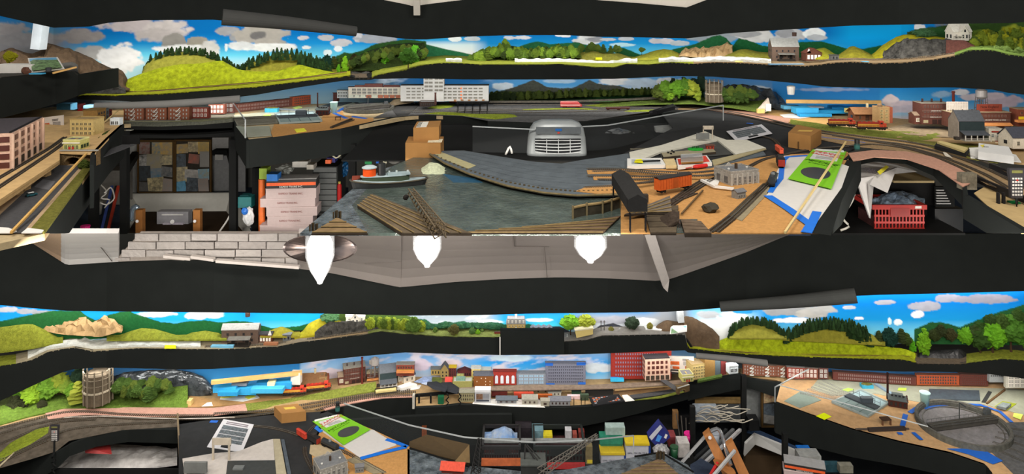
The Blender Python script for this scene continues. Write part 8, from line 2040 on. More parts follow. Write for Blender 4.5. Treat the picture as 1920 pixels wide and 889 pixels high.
MT2=[[(-30,812),(60,787),(140,772),(250,778),(400,780)],[(-30,822),(70,794),(160,781),(260,785),(400,785),(500,776),(600,760),(700,741),(780,735)],[(-30,846),(50,812),(110,792),(180,786)],[(0,862),(60,835),(105,814),(150,802),(240,795),(330,791)],[(-20,880),(40,848),(90,826)],[(400,776),(500,770),(600,754),(700,738),(770,731)],[(590,770),(640,756),(700,745),(776,741)]]
for i,p in enu(MT2):trk(p,ZL+.006,'%s curved track in the lower storey, counted from the gas holder'%nth(i),gp='lower main line tracks',tcol=M(74,62,48),spacing=.016)
tape([(120,783),(200,780.5),(330,786),(440,783)],.012,ZL+.008,'white painted strip between the lower tracks',mat=M(200,190,180));tape([(394,790.5),(408,791)],.03,ZL+.002,'tiny blue tape at the edge of the lower black table');flt('pink_roadbed',[(610,769),(660,756),(720,746),(779,744),(779,740),(720,741),(650,750),(600,764)],ZL,M((190,146,130),.95,.15,60),'narrow pink roadbed above the lower black fascia','roadbed',.006)
hst(G(102,829,ZL),.78,'black throttle handset with many keys standing in the lower left corner');wr_('coiled_cord',[(102,827,5.48),(101,850,5.3),(98,858,5.3),(104,863,5.3),(97,868,5.3),(104,874,5.3),(97,880,5.3),(103,888,5.3)],.006,DARK,'black coiled cord hanging from the lower handset');bar('wooden_strip',G(-5,878,ZL+.02),W(90,792,5.8),.008,M((206,190,160),.5),'thin pale wooden strip leaning by the lower left tracks')
# bag store below
pls('carrier_bag',[(98,866),(130,846),(160,836),(200,832),(280,836),(318,840),(332,856)],[(98,888),(200,887),(332,870)],5.75,.2,'white plastic bags with red printing under the lower left table',mat=M((196,192,190),.5,.25,9,c2=(238,236,234),bmp=.5),amp=.02);qd('red_print',[(158,838,5.62),(206,832,5.72),(209,852,5.62),(160,850,5.6)],.004,M((160,50,50),.6,.2),None,'red printed patch on the white bags')
wb('bag_shelf',40,345,890,973.5,5.75,.4,DARK,'dark cabinet under the white bags');wb('well_edge',60,335,881,892,5.4,.02,DARK,'black lower edge board of the left store');
ag('diesel_locomotive.001',552,746,.95,'left red and yellow hood diesel on the lower grass bank',.16,dz=.03);ag('diesel_locomotive.002',597,738,.95,'right red and yellow hood diesel before the lower depot',.2,dz=.03);ag('depot',580,732,1.12,'brown wooden depot with a broad roof, lower storey',.1);ag('brick_tower_house',606,728,.75,'tan and brick tower house beside the lower depot',.3)
ag('brick_warehouse',665,719,.82,'three storey dark brick warehouse with white lettering, lower storey',.3);ag('brick_annexe',640,722,1.,'small brick annexe left of the lower warehouse',.3);lo2=ag('brick_mill',716,712,.56,'long two storey brick mill with canopies, lower storey',.22)
for n_,dx,dy,l in(('roof_sign',.05,.1,'brick red roof sign on the lower long mill'),('billboard_lattice',-.07,.06,'white lattice billboard back on the lower long mill roof')):dup(bpy.data.objects[n_],lo2.location+v3(dx,dy,.1),.22,l,None,.62)
ag('brick_stack',679,719,.78,'tall dark brick chimney stack behind the lower warehouse',d=6.33);ag('water_tower',703,706,.85,'silver water tower on splayed legs, lower storey',.2,6.34)
bd('brick_store','red brick store with a yellow sign band and grey roof, lower storey',743,776,705,684,6.3,.05,(120,62,50),(130,126,120),6,1,.5,.4,gls=(50,44,44),fmt=(150,96,80),z0=.55,z1=.95);wb('shop_sign',744,776,694,697,6.285,.006,M(206,186,60),'yellow sign band on the lower brick store');wb('shop_canopy',743,776,697,700,6.26,.03,M(186,120,70),'orange brown canopy of the lower brick store')
ag('grey_house',728,722,.82,'dark grey house with a long porch, lower storey',.25);ag('cream_diner',752,716,.62,'little cream shop beside the lower grey house',.2);ag('white_cottage',768,717,.8,'white cottage with a dark roof, lower storey',.5);cbx([(745,724),(753,728),(782,720),(768,716)],.03,ZL,'white cardboard box lid among the lower houses',mat=WHITE);bar('wagon_hull',G(703,736,ZL+.01),G(744,731,ZL+.01),.04,DARK,'black hull of the lower hopper wagon body');bar('hopper_wagon',G(704,734.5,ZL+.024),G(743,730,ZL+.024),.034,M(206,188,130),'cream top of the lower hopper wagon body',h=.014)
flt('paper_sheet',[(742,730),(752,725),(790,722),(786,729),(752,734)],ZL,WHITE,'white sheet under the lower white box');flt('magazine',[(776,716),(795,706),(812,706),(808,714),(790,718)],ZL+.01,M((150,170,206),.4,.4,40),'glossy magazine with a blue picture among the lower houses');flt('magazine',[(790,719),(812,708),(826,713),(800,722)],ZL+.006,M((196,206,226),.4,.3,40),'white blue leaflet beside the glossy magazine');hl('turf_ring',[(810,712),(818,708),(826,709),(829,714)],[(810,717),(829,718)],6.25,6.33,M((84,92,46),.95,.3),'small green turf ring among the lower houses',amp=.004)
B=bd
B('olive_villa','olive brown villa with a grey roof, left of the tall gabled house',808,826,704,693,6.38,.05,(150,128,76),(92,96,98),3,1,.4,.5,fmt=None,sty='gable',rise=.3);B('gabled_house','tall gabled house with a dark slate roof and yellow front',826,841,709,694,6.36,.06,(140,122,76),(84,86,90),2,2,.35,.5,fmt=(206,190,120),sty='gableY',rise=.7,side=2);B('maroon_block','narrow dark red block with a yellow roof box, lower storey',842,855,709,690,6.38,.05,(92,46,46),(206,176,50),3,4,.4,.5,fmt=None);B('maroon_shed','wide dark maroon shed behind the olive podium',858,884,707,697,6.4,.05,(92,44,46),(80,44,46),6,1,.5,.5,fmt=None,sty='gableY',rise=.2);B('olive_podium','low olive podium building with a glazed roof garden',849,885,728,717,6.2,.08,(146,142,84),(170,172,166),sty='parapet');wb('glasshouse',855,872,710,716,6.22,.04,M((110,140,124),.4,.3,60),'green glasshouse on top of the olive podium');wb('picture_sign',857,870,701,708,6.3,.006,M((150,150,90),.6,.5,60),'small green picture sign behind the glasshouse');wb('red_tent',834,848,712,717,6.28,.05,M(226,90,80),'red folded card roof among the lower houses')
B('yellow_block','pale yellow block with white roofs behind the brown block',884,901,714,692,6.36,.06,(212,190,116),(206,204,190),3,3,.4,.4,fmt=None,side=2);B('yellow_block','right hand pale yellow block behind the brown block',901,920,712,694,6.38,.06,(214,194,124),(206,204,190),3,3,.4,.4,fmt=None);B('brown_block','brown block with a slate roof and few windows',888,925,726,705,6.24,.08,(126,78,40),(96,98,106),4,3,.16,.3,gls=(226,216,196),fmt=None,skip=[(1,0),(1,1),(3,2),(0,2),(0,0)]);rh=B('red_hall','red hall with four tall white arched windows',925,968,722,697,6.26,.04,(146,52,44),(120,48,42))
Wm,D,H=rh['dims']
for k in R_(4):
 x=(-.36+.24*k)*Wm;w_=Wm*.13;mk('arched_window',Px([v3(x-w_/2,-.002,H*.12),v3(x+w_/2,-.002,H*.12)]+[v3(x+w_/2*cos(a),-.002,H*.6+w_/2*sin(a))for a in[pi*i/6 for i in R_(7)]],(0,.003,0)),M(200,206,214),rh)
B('grey_factory','grey factory with two rows of wide windows',969,1023,722,700,6.27,.04,(128,134,144),(110,116,124),5,3,.8,.6,gls=(150,190,216),fmt=(140,146,156));B('grey_tower_block','large grey block with many small windows and blue tape corners',1023,1098,722,682,6.28,.04,(112,114,128),(104,106,118),17,6,.45,.4,gls=(60,62,76),fmt=None)
for a,b,t,y,l in((1022,1037,681,686,'upper left'),(1081,1098,680,685,'upper right'),(1024,1040,719,722,'lower left'),(1084,1098,717,721,'lower right')):wb('masking_tape',a,b,t,y,6.276,.002,BTAPE,'blue tape at the %s corner of the large grey block'%l,'tape')
B('red_block','very large red block with ten columns of windows',1146,1259,711,656,6.34,.04,(150,52,44),(130,50,44),22,6,.42,.42,gls=(120,134,160),fmt=None);wb('masking_tape',1145,1160,707,711,6.33,.003,BTAPE,'blue tape at the foot of the large red block');wb('foam_board',1145,1170,711,716,6.3,.03,M(60,180,226),'light blue foam strip below the large red block')
flt('road_deck',[(858,732),(860,727),(1000,721),(1100,722),(1290,712),(1290,719),(1150,728),(1000,731)],ZL+.06,M((124,108,94),.9,.25,40),'long brown timber road deck in front of the lower town','deck',.008);bar('deck_girder',G(862,732.5,ZL+.054),G(1000,731.5,ZL+.054),.012,DARK,'left black girder under the brown road deck');bar('deck_girder',G(1000,731.5,ZL+.054),G(1150,729,ZL+.054),.012,DARK,'right black girder under the brown road deck');bar('deck_fascia',G(1152,730,ZL+.05),G(1290,719,ZL+.05),.02,TAN,'tan viaduct girder at the right of the brown road deck')
for i,x in enu((990,1008,1022)):wb('deck_post',x,x+2,730,742,6.2,.01,DARK,'%s black post from the left under the brown road deck'%nth(i),'post')
ag('pink_warehouse',1233,713,(.37,.4,.9),'pale pink concrete warehouse with open ground floor, lower storey',.1,6.2);ag('display_board',1280,701,.93,'white printed board with orange locomotives, lower storey',-.05,6.28);ag('tan_building',1311,711,.82,'tan four storey block with paired windows, lower storey',.25,6.2);ag('brown_tower_block',1332,708,1.,'tall tan and brown block, lower storey',.3,6.22);ag('slate_block',1346,704,1.,'narrow slate blue block, lower storey',.3,6.24);ag('maroon_block',1357,703,1.,'narrow dark red block, lower storey',.3,6.26);ag('white_office',1376,701,1.15,'little white office with a pale blue roof, lower storey',.25,6.2);ag('station_building',1290,716,.9,'small yellow green station above the lower bridge',.15,6.1);ag('stone_bridge',1282,737,.55,'brown stone bridge portal of the lower storey',.5,6.)
hl('hedge',[(1308,713),(1340,707),(1354,703)],[(1308,716),(1354,706)],6.12,6.16,M((70,90,40),.95,.4,90,bmp=1.),'low dark hedge along the lower town edge',amp=.004)
flt('model_road',[(1180,741),(1280,727),(1284,732),(1230,742),(1186,747)],ZL,ASPH,'dark asphalt model road in front of the lower viaduct');flt('grass_verge',[(1190,750),(1240,742),(1290,729),(1290,733),(1240,746)],ZL,M((108,116,48),.95,.35),'green grass strip at the front of the lower road','grass',.006)
for i in R_(3):ag('apartment_house'+('.00%d'%i if i else ''),1409+i*29,704+i*1.5,.86,'brick apartment house with white fire escape, lower storey, %s from the left'%nth(i),-.12,6.42)
for n_,x,y,l in(('brick_row_house',1492,710,'first'),('brick_row_house.001',1518,710,'second'),('brick_row_house.002',1544,711,'third')):ag(n_,x,y,1.,'brick row house of the lower storey, %s right of the apartments'%l,-.1,6.36)
B('long_mill','very long dark red brick mill of the lower storey',0,1,713,698,1,.03,(92,52,46),(80,56,50),38,2,.5,.6,gls=(120,100,96),fmt=None,ends=(W(1562,713,6.36),W(1718,722,6.27)));B('orange_mill','orange brick mill with four rows of windows, lower storey',0,1,722,703,1,.03,(160,78,46),(110,70,56),15,3,.5,.6,gls=(56,56,58),fmt=None,ends=(W(1719,722,6.27),W(1799,723,6.26)));B('brown_mill','brown brick mill at the right of the lower orange mill',0,1,723,702,1,.03,(96,54,46),(80,56,50),12,4,.4,.4,gls=(70,50,48),fmt=None,ends=(W(1800,723,6.26),W(1853,724,6.25)));B('grey_block','pale grey block with a scrawled sign, lower storey',1855,1884,717,700,6.22,.03,(150,152,152),(130,130,128),7,1,.5,.3,fmt=None,z0=.5);B('concrete_factory','concrete framed factory with brick panels at the lower right edge',1886,1950,728,703,6.15,.03,(176,172,160),(90,70,66),5,3,.75,.6,gls=(120,116,112),fmt=(206,200,190))
# models on the front strip
flt('white_card',[(886,757),(890,748),(1010,748),(1022,764),(960,762)],ZL,WHITE,'white card under the grey models on the lower front strip')
for nm,l,a,b,y,t,dp,wc,rc,cc,rr_,kw in[('cream_model','olive cream corner building with many windows',861,889,754,737,.06,(150,144,110),(130,128,112),6,2,{}),('grey_depot','long grey depot with an overhanging slate roof',932,968,757,750,.05,(130,134,136),(92,100,108),3,1,dict(sty='gable',rise=.3,over=.012)),('grey_chapel','pale grey building with a cross gable',979,1008,759,750,.06,(160,156,142),(150,148,138),3,1,dict(sty='gable',rise=.45)),('cream_shed','cream shed beside the long grey station',1014,1030,762,753,.05,(160,156,140),(150,146,134),1,1,dict(sty='gable',rise=.3)),('grey_station','long grey station with dark red windows',1030,1069,761,752,.06,(140,140,142),(110,112,120),5,1,dict(sty='gable',rise=.35,over=.008)),('white_shop','small white shop at the back of the front strip',1028,1052,742,736,.05,(186,188,180),(170,172,166),3,1,{})]:B(nm,l+' on the lower front strip',a,b,y,t,L(y),dp,wc,rc,cc,rr_,.4,.5,gls=(66,50,48),fmt=None,**kw)
pb_=thg('picture_box','white box printed with a brown picture on the lower front strip','box',G(905,756,ZL));wb('carton',890,920,736,756,L(756),.06,M(176,178,182),pa=pb_);wb('lid',890,920,731.5,736,L(756),.06,M(226,228,232),pa=pb_);wb('picture',893,905,739,749,L(756)-.002,.003,M((120,90,70),.5,.5,60),pa=pb_);wb('print',906,917,739,748,L(756)-.002,.003,M(140,142,148),pa=pb_);wb('print_band',893,917,750,753,L(756)-.002,.003,M(70,74,84),pa=pb_)
for a,b,y,c,l in((922,951,744,(104,46,42),'maroon boxcar behind the picture box'),(964,1000,747,(190,72,52),'orange red boxcar on the lower front strip'),(1008,1035,748,(176,92,44),'orange brown boxcar on the lower front strip')):bxc(G((a+b)/2,y,ZL+.006),(b-a)*L(y)/F,l,c,roofc=tuple(int(v*.9)for v in c))
for nm,a,b,t,y,c,l in(('card',1064,1088,743,749,(226,196,200),'pale pink card strip on the lower front strip'),('crate',1088,1104,741,751,(58,74,56),'dark green crate on the lower front strip'),('carton',1072,1090,735,741,(34,70,50),'dark green boxed model behind the pink card'),('panel',1098,1150,732,743,(26,28,30),'black panel behind the control panel'),('plug',821,832,744,758,(14,96,60),'green plug block under the lower bridge')):wb(nm+'_block',a,b,t,y,L(y),.03,M(c,.6),l,nm)
for i,x in enu((1076,1090,1097)):wb('lamp_post',x-.6,x+.6,746,760,L(760),.004,DARK,'%s dark lamp post from the left on the lower front strip'%nth(i),'post')
cp=thg('control_board','black control panel with rows of orange and grey labels','control panel',G(1140,760,ZL));a_,b_,c_,e_=G(1112,761,ZL+.01),G(1172,752,ZL+.01),G(1160,739,ZL+.05),G(1104,744,ZL+.05);mk('panel',Px([a_,b_,c_,e_],(0,0,-.01)),M(34,34,36),[cp])
for j in R_(4):
 for i in R_(9):mk('switch_label',Px([a_.lerp(b_,u).lerp(e_.lerp(c_,u),v)+v3(0,0,.002)for u,v in((.08+i*.092,.16+j*.18),(.15+i*.092,.16+j*.18),(.15+i*.092,.28+j*.18),(.08+i*.092,.28+j*.18))],(0,0,-.001)),M((186,96,60)if(i+j)%2 else(150,150,156)),[cp])
flt('paper_sheet',[(1166,741),(1176,740),(1190,751),(1172,753)],ZL+.004,WHITE,'white torn paper beside the control panel')
for x0,y0,x1,y1,l in((800,722,838,736,'left'),(826,723,860,739,'right')):qd('speaker_wedge',[(x0,y0,6.15),(x0+18,y0-1,6.2),(x1,y1-6,6.05),(x1-3,y1,6.),(x1-26,y1-6,6.05)],.05,M(44,46,50),None,'%s dark grey handset holder wedge above the lower bridge'%l,'holder')
bar('bridge_girder',G(775,742,ZL+.03),G(860,735,ZL+.03),.02,DARK,'black railway bridge girder across the lower gap','girder',.02);wb('bridge_abutment',773,777,742,767,5.92,.04,M(190,186,176),'pale bridge abutment at the end of the lower pink roadbed')
for i,x in enu((784,806)):wb('bridge_pier',x,x+3,742,757,6.02,.02,DARK,'%s black pier of the lower railway bridge'%['left','right'][i],'pier')
for i,x in enu((838,861)):wr_('coiled_cord',[(x,738,5.95),(x+3,745,5.95),(x-2,750,5.95),(x+3,755,5.95),(x-1,760,5.93)],.005,DARK,'%s black coiled cord below the holder wedges'%['left','right'][i])
# turntable deck
flt('plywood_sheet',[(1535,710),(1710,724),(1900,729),(1960,735),(1960,790),(1890,770),(1840,757),(1740,757),(1640,738),(1560,742),(1520,728)],ZL,PALE,'pale grey green plywood sheet along the lower brick mills')
ag('turntable',1805,801,1.43,'round model turntable pit with a dark bridge on the lower storey',-.42)
for p,w_,l in(([(1735,767),(1760,760),(1800,757.5),(1840,760),(1875,772),(1897,792)],.03,'curved blue tape round the back of the lower turntable'),([(1727,760),(1706,774)],.035,'short blue tape by the lower plastic cup'),([(1698,777),(1692,799)],.035,'blue tape left of the lower turntable'),([(1712,811),(1728,825)],.03,'blue tape below the lower turntable'),([(1683,813),(1692,813)],.03,'tiny blue tape beside the dark girder')):tape(p,w_,ZL+.006,l)
flt('masking_tape',[(1776,841),(1800,841),(1848,845),(1880,864),(1862,870),(1815,851)],ZL+.005,BTAPE,'large torn blue tape patch at the edge of the lower deck');flt('roundhouse_floor',[(1868,793),(1960,790),(1960,888.5),(1900,888.5),(1850,838),(1878,815)],ZL,YARD,'dark grey roundhouse floor right of the lower turntable')
for i in R_(5):trk([(1876-i*5,802+i*9),(1960,812+i*18)],ZL+.004,'%s track fanning right from the lower turntable'%nth(i),ties=0,gp='roundhouse tracks')
for i in R_(7):trk([(1500+i*7,738-i*4.),(1545+i*6,747-i*2.5),(1575+i*4,752-i*2.6)],ZL+.004,'%s storage track from the front on the lower deck'%nth(i),ties=0,gp='lower storage tracks',rail=M((150,150,146),.5))
pit_frame([G(x,y,ZL+.002)for x,y in((1560,756),(1627,783),(1666,757),(1613,733))],'grey blue inspection pit tray with transfer bridge on the lower deck');ag('engine_house',1684,765,1.35,'dark brick engine house with a tall chimney on the lower deck',-.35);ag('plastic_cup',1734,762,1.15,'pale blue plastic cup beside the lower turntable');ag('turf_block',1625,727,.85,'light blue foam block with a scrap of turf, lower deck');ag('wooden_bench',1660,795,1.6,'dark wooden hut frame in front of the lower turntable',.1)
flt('grey_card',[(1470,752),(1502,733),(1540,750),(1500,765)],ZL,M((132,146,136),.9,.06),'grey green card panel behind the lower acrylic screen');flt('foundation_plate',[(1738,748),(1742,729),(1836,732),(1838,750)],ZL+.004,M((66,76,84),.6,.25),'dark blue grey foundation plate behind the lower turntable','plate',.01);flt('black_strip',[(1840,754),(1853,733),(1860,735),(1848,755)],ZL+.004,M(60,62,60),'short black strip behind the lower turntable');bar('brown_batten',G(1850,757,ZL+.008),G(1884,731,ZL+.008),.012,M(110,84,56),'thin brown batten behind the lower turntable');bar('plastic_pipe',G(1642,720,ZL+.01),G(1674,740,ZL+.01),.03,M(130,150,166),'grey blue plastic strip on the lower plywood','strip',.012)
bar('dark_girder',G(1628,806,ZL+.012),G(1697,803,ZL+.012),.03,M(58,50,46),'dark bridge girder lying on the lower deck','girder',.02);bar('dark_girder',G(1604,805,ZL+.01),G(1704,804,ZL+.01),.01,M(80,70,62),'thin dark rail bar behind the lower girder','girder',.01)
for q,c,l in(([(1530,780),(1545,774),(1559,781),(1546,787)],(226,240,20),'bright yellow sticky note at the edge of the lower deck'),([(1579,731),(1590,727.5),(1601,730),(1590,734)],(170,236,90),'green sticky note by the lower storage tracks'),([(1683,732),(1685,727),(1700,727.5),(1699,732.5)],(196,236,90),'yellow green sticky note on the lower plywood'),([(1899,781),(1901,774),(1918,777),(1914,787)],(216,230,110),'pale yellow note right of the lower turntable')):flt('sticky_note',q,ZL+.008,M(c,.8,.03),l,'note',.002)
sgn=thg('sign_stand','grey model sign lying on a yellow card right of the lower turntable','sign',G(1885,762,ZL));mk('card',Px([G(1865,762,ZL+.006),G(1880,752,ZL+.006),G(1906,757,ZL+.006),G(1888,770,ZL+.006)],(0,0,-.003)),M(150,160,40),[sgn]);mk('block',Px([G(1868,761,ZL+.03),G(1880,754,ZL+.03),G(1896,757,ZL+.03),G(1886,765,ZL+.03)],(0,0,-.02)),M((130,140,140),.8,.3),[sgn])
scr([G(1533,705,ZL),G(1453,754,ZL)],[.1,.12],'clear acrylic screen along the left edge of the lower turntable deck');bar('acrylic_edge',W(1460,722,5.9),W(1740,800,5.55),.006,M((200,206,206),.4),'long pale upper edge of an acrylic screen over the lower deck')
# ============ LOWER STOREY: black table, water, stores, stairs
flt('black_table',[(335,796),(400,786),(500,779),(612,771),(640,782),(600,800),(582,840),(588,888.7),(335,888.7)],ZL-.006,BLK,'black painted table top in the lower storey foreground','table',.006)
flt('chip_table',[(588,888.7),(584,845),(604,800),(640,782),(700,806),(768,838),(768,888.7)],ZL-.006,CHIP,'orange tan chipboard top of the lower peninsula','table',.006)
bar('wooden_strip',W(338,888,5.3),W(333,776,5.75),.012,M(120,106,84),'thin upright wooden strip at the left of the lower black table')
printed([(388,838),(454,848),(476,796),(419,786)],ZL+.004,'white printed sheet of photographs on the lower black table');cb,T=cbx([(528,776),(574,771.5),(558,757),(514,762)],.074,ZL,'brown cardboard box with a yellow label on the lower black table');mk('label',Px([T[0].lerp(T[1],u).lerp(T[3].lerp(T[2],u),v)+v3(0,0,.001)for u,v in((.3,.45),(.75,.45),(.75,.7),(.3,.7))],(0,0,-.001)),M(206,180,80),[cb])
flt('white_quay',[(342,860),(400,850),(448,846),(490,829),(512,823),(517,888.7),(346,888.7)],ZL,M((190,184,178),.85,.08),'white plaster quay top with a ragged edge on the lower black table','quay',.008);flt('basin_floor',[(424,888.7),(427,864),(517,863),(520,888.7)],ZL+.008,M((58,60,58),.6,.2),'dark stone basin in the lower white quay');stp('basin_wall',[(425,862,874),(516,861,873)],lambda x:L(863),.012,M((90,86,76),.9,.3,80),'dark stone block wall at the back of the lower basin');flt('tan_kerb',[(512,823),(525,823),(537,888.7),(518,888.7)],ZL,M(166,158,134),'pale tan kerb at the right of the lower white quay','kerb',.014);flt('grey_quay',[(527,824),(533,824),(546,888.7),(539,888.7)],ZL,M((80,88,96),.8,.2),'narrow grey quay strip on the lower black table','quay',.008)
ag('sign_gantry',386,876,1.75,'pale card sign frame standing on the lower white quay');wb('grey_hut',436,455,879,892,L(885),.04,M(110,114,114),'grey hut roof in the lower basin')
for i,p in enu([[(475,799),(510,803),(540,810),(560,817)],[(571,838),(574,858),(590,888)],[(603,792),(585,803),(578,812)],[(634,842),(665,857),(700,876),(722,888)]]):trk(p,ZL,'%s track on the lower peninsula, counted from the printed sheet'%nth(i),gp='lower peninsula tracks',spacing=.016)
flt('grey_platform',[(648,862),(668,856),(725,886),(700,888.5)],ZL,M((140,130,106),.9,.15),'grey tan card road beside the lower peninsula track');flt('sand_patch',[(580,850),(582,834),(600,834),(640,850),(610,868)],ZL,M((176,160,130),.9,.1),'pale sand patch behind the lower stone building')
bxc(G(566,820,ZL+.004),.11,'orange red boxcar at the end of the lower short train',(206,76,56),yw=-.7,roofc=(190,66,52),h=.06);ag('caboose',588,829,.9,'red and black caboose behind the lower tank wagon',2.5);ag('tank_wagon',619,841,1.,'black tank wagon on the lower peninsula track',-.6);ag('stone_station',626,898,1.05,'white weathered stone building with a flat roof at the lower front edge',.55);ag('signal_hut',674,887,1.,'small grey hut beside the lower peninsula track',.2)
tarmac([(644,834),(694,805),(639,777),(586,790)],ZL+.014,'lime green pack of tarmac building sheets with an oval window, lower storey');ag('paint_bottle',633,771,1.,'small dark green paint bottle with a black cap, lower storey')
flt('white_card_sheet',[(600,806),(612,796),(700,806),(744,834),(676,859)],ZL,M((206,204,202),.7,.03),'large white card sheet under the lower green pack')
for p,w_,l in(([(676,860),(720,848),(762,838)],.035,'along the front edge'),([(724,824),(744,830),(764,838)],.03,'at the right corner'),([(603,810),(593,803),(600,795)],.03,'at the left corner'),([(632,838),(645,842)],.02,'beside the tank wagon')):tape(p,w_,ZL+.004,'blue masking tape %s of the lower white sheet'%l,mat=BT2)
scr([G(645,783,ZL),G(700,806,ZL),G(768,836,ZL),G(870,868,ZL),G(1000,884,ZL),G(1100,873,ZL),G(1188,851,ZL)],[.11,.125,.15,.18,.2,.175,.13],'long clear acrylic screen with a pale edge around the lower harbour')
flt('foil_water',[(764,842),(800,850),(870,873),(1000,885.5),(1060,881),(1200,855),(1226,850),(1252,853),(1290,872),(1302,888.7),(764,888.7)],ZL-.008,FOIL,'crinkled silver grey water sheet of the lower harbour','water',.008);bar('harbour_edging',G(1190,857,ZL),G(1240,849,ZL),.012,DARK,'black rim at the back of the silver water');bar('harbour_edging',G(1240,849,ZL),G(1300,886,ZL),.012,DARK,'black rim at the right of the silver water');bar('harbour_edging',G(768,841,ZL),G(880,876,ZL),.012,DARK,'black rim at the left of the silver water')
sdk('timber_lighter',[(1164,888.7),(1272,888.7),(1242,862),(1234,861)],ZL+.014,.014,4,'brown timber lighter in the silver water, lower front edge','barge',M((116,96,76),.9,.25,20));ag('mooring_dolphin',1238,862,1.6,'cluster of mooring piles at the back of the lower lighter')
rs=bd('red_boat_shed','shed with a worn orange red roof standing in the lower harbour',828,868,896,882,5.12,.07,(96,50,44),(206,84,66),sty='gable',rise=.5,over=.012,yw=-.1);ct_=thg('crane_tower','black lattice crane tower in the lower harbour','crane',G(893,888,ZL));lattice(W(892,888.5,5.12),W(900,822,5.2),.026,.01,9,.006,M(40,40,40),ct_)
cr=thg('harbour_crane','grey crane house with an a-frame and a long lattice boom','crane',G(1000,888,ZL));wb('house',977,1022,874,900,5.06,.12,M(52,54,54),pa=cr);wb('roof',976,1024,872,875,5.05,.14,M(84,88,86),pa=cr)
fr_=MB();A_=W(985,834,5.1)
for x in(983,1006):fr_.bar(W(x,868,5.12),A_,.008)
fr_.bar(W(1010,866,5.1),A_,.006);fr_.bar(W(1014,862,5.12),A_+v3(.012,0,0),.006);mk('a_frame',fr_,M(60,60,60),[cr]);lattice(W(1012,887,5.),W(1120,816,5.25),.022,.008,16,.004,M(112,108,102),cr)
# stores under the lower town
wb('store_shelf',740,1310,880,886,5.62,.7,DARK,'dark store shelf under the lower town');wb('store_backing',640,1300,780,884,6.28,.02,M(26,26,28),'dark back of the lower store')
bc=thg('open_carton','large brown carton with an open slanting flap behind the lower screen','carton',W(820,874,5.6));mk('carton',Px([W(766,843,5.55),W(880,868,5.55),W(879,833,5.75),W(800,815,5.85),W(768,828,5.7)],(0,.05,-.1)),M((78,62,38),.85,.1),[bc]);qd('flap',[(852,866,5.53),(880,834,5.6),(881,868,5.53)],.004,M(120,98,64),bc)
for n_,a,b,t,y,d_,dp,c,l in[('yellow_crate',820,886,812,846,5.95,.06,(120,108,40),'yellow mesh crate behind the brown carton'),('orange_card',768,800,798,826,5.9,.05,(120,66,40),'dull orange card behind the brown carton'),('orange_strip',902,977,862,874,5.576,.02,(190,100,56),'orange wooden strip across the lower store'),('red_strip',1026,1097,870,880,5.576,.02,(170,50,50),'red strip across the lower store'),('black_bag',966,997,803,828,5.85,.1,(40,36,40),'black bag with pink printing in the lower store'),('blue_carton',998,1019,808,826,5.8,.1,(100,130,140),'pale blue folded carton in the lower store'),('yellow_carton',1019,1036,818,827,5.75,.08,(190,176,40),'small yellow carton in the lower store'),('grey_tray',900,1100,826,831,5.7,.03,(130,134,134),'long grey tray edge on top of the black crates'),('small_carton',1060,1072,808,824,5.8,.06,(180,180,184),'small white carton among red ones'),('red_carton',1074,1082,815,824,5.78,.06,(140,70,60),'small red carton, left of the two'),('red_carton',1085,1096,811,824,5.8,.06,(130,60,54),'small red carton, right of the two'),('glue_bottle',1098,1111,838,871,5.6,.05,(120,108,76),'tall tan bottle with a yellow label beside the archive boxes'),('yellow_label',1101,1111,863,869,5.595,.004,(210,190,50),'yellow label at the foot of the tall tan bottle'),('green_box',1125,1168,820,834,5.72,.08,(40,120,96),'green box lid on the green shoe box'),('green_box',1126,1167,834,850,5.74,.08,(56,140,112),'green shoe box with a white label'),('white_label',1129,1148,838,847,5.735,.004,(190,194,190),'white label on the green shoe box'),('paper_pile',1136,1172,802,820,5.75,.07,(150,170,166),'heap of pale papers on the green box'),('red_bag',1254,1268,820,838,5.9,.1,(130,60,62),'dull red bag behind the patterned bag'),('kettle_base',1272,1293,832,858,5.75,.1,(190,186,184),'white machine with black circles beside the leg'),('wall_board',1262,1272,772,840,6.15,.04,(130,98,64),'tan wooden upright in the lower store'),('grey_case',1306,1350,774,792,6.1,.14,(130,138,146),'grey blue flat case lying on the cables'),('wall_cladding',1400,1430,722,800,6.5,.02,(130,134,134),'grey white wall panel behind the lower corner leg'),('tan_shelf',1303,1392,750,757,6.45,.05,(130,106,66),'tan shelf rail under the lower tan buildings'),('grey_backing',1303,1395,758,792,6.48,.02,(86,90,92),'grey panel behind the cables'),('black_speaker',1405,1424,789,808,6.2,.1,(20,21,22),'black speaker box at the foot of the wall'),('table_post',1295,1304,764,949,5.9,.04,(24,25,25),'black square leg left of the ladder'),('table_post',1391,1400,706,888,6.3,.04,(24,25,25),'black square leg at the inner lower corner'),('table_post',1469,1478,815,1018,5.5,.04,(24,25,25),'black square leg under the lower turntable deck'),('parts_pack',1500,1540,856,876,5.45,.1,(140,142,140),'clear packets heaped under the lower deck'),('blue_tray',1496,1520,842,862,5.55,.05,(30,100,180),'blue tray under the lower turntable deck'),('circuit_board',1540,1575,872,886,5.4,.05,(40,70,80),'green blue circuit board under the lower deck'),('grey_card',1575,1600,874,888,5.35,.05,(120,118,106),'grey card under the right end of the lower fascia')]:wb(n_,a,b,t,y,d_,dp,M(c,.7,.25,24),l)
crate(905,975,836,876,5.6,.28,(34,32,32),'black slatted crate left of the crane in the lower store',False);crate(1002,1096,836,882,5.6,.28,(28,34,32),'black slatted crate right of the crane in the lower store',False)
pls('carrier_bag',[(908,822),(925,806),(945,800),(960,804),(970,822)],[(908,828),(970,828)],5.72,.12,'white and blue plastic bag on top of the left black crate',mat=M((176,186,196),.4,.2,16,c2=(90,140,200),bmp=.4),amp=.02)
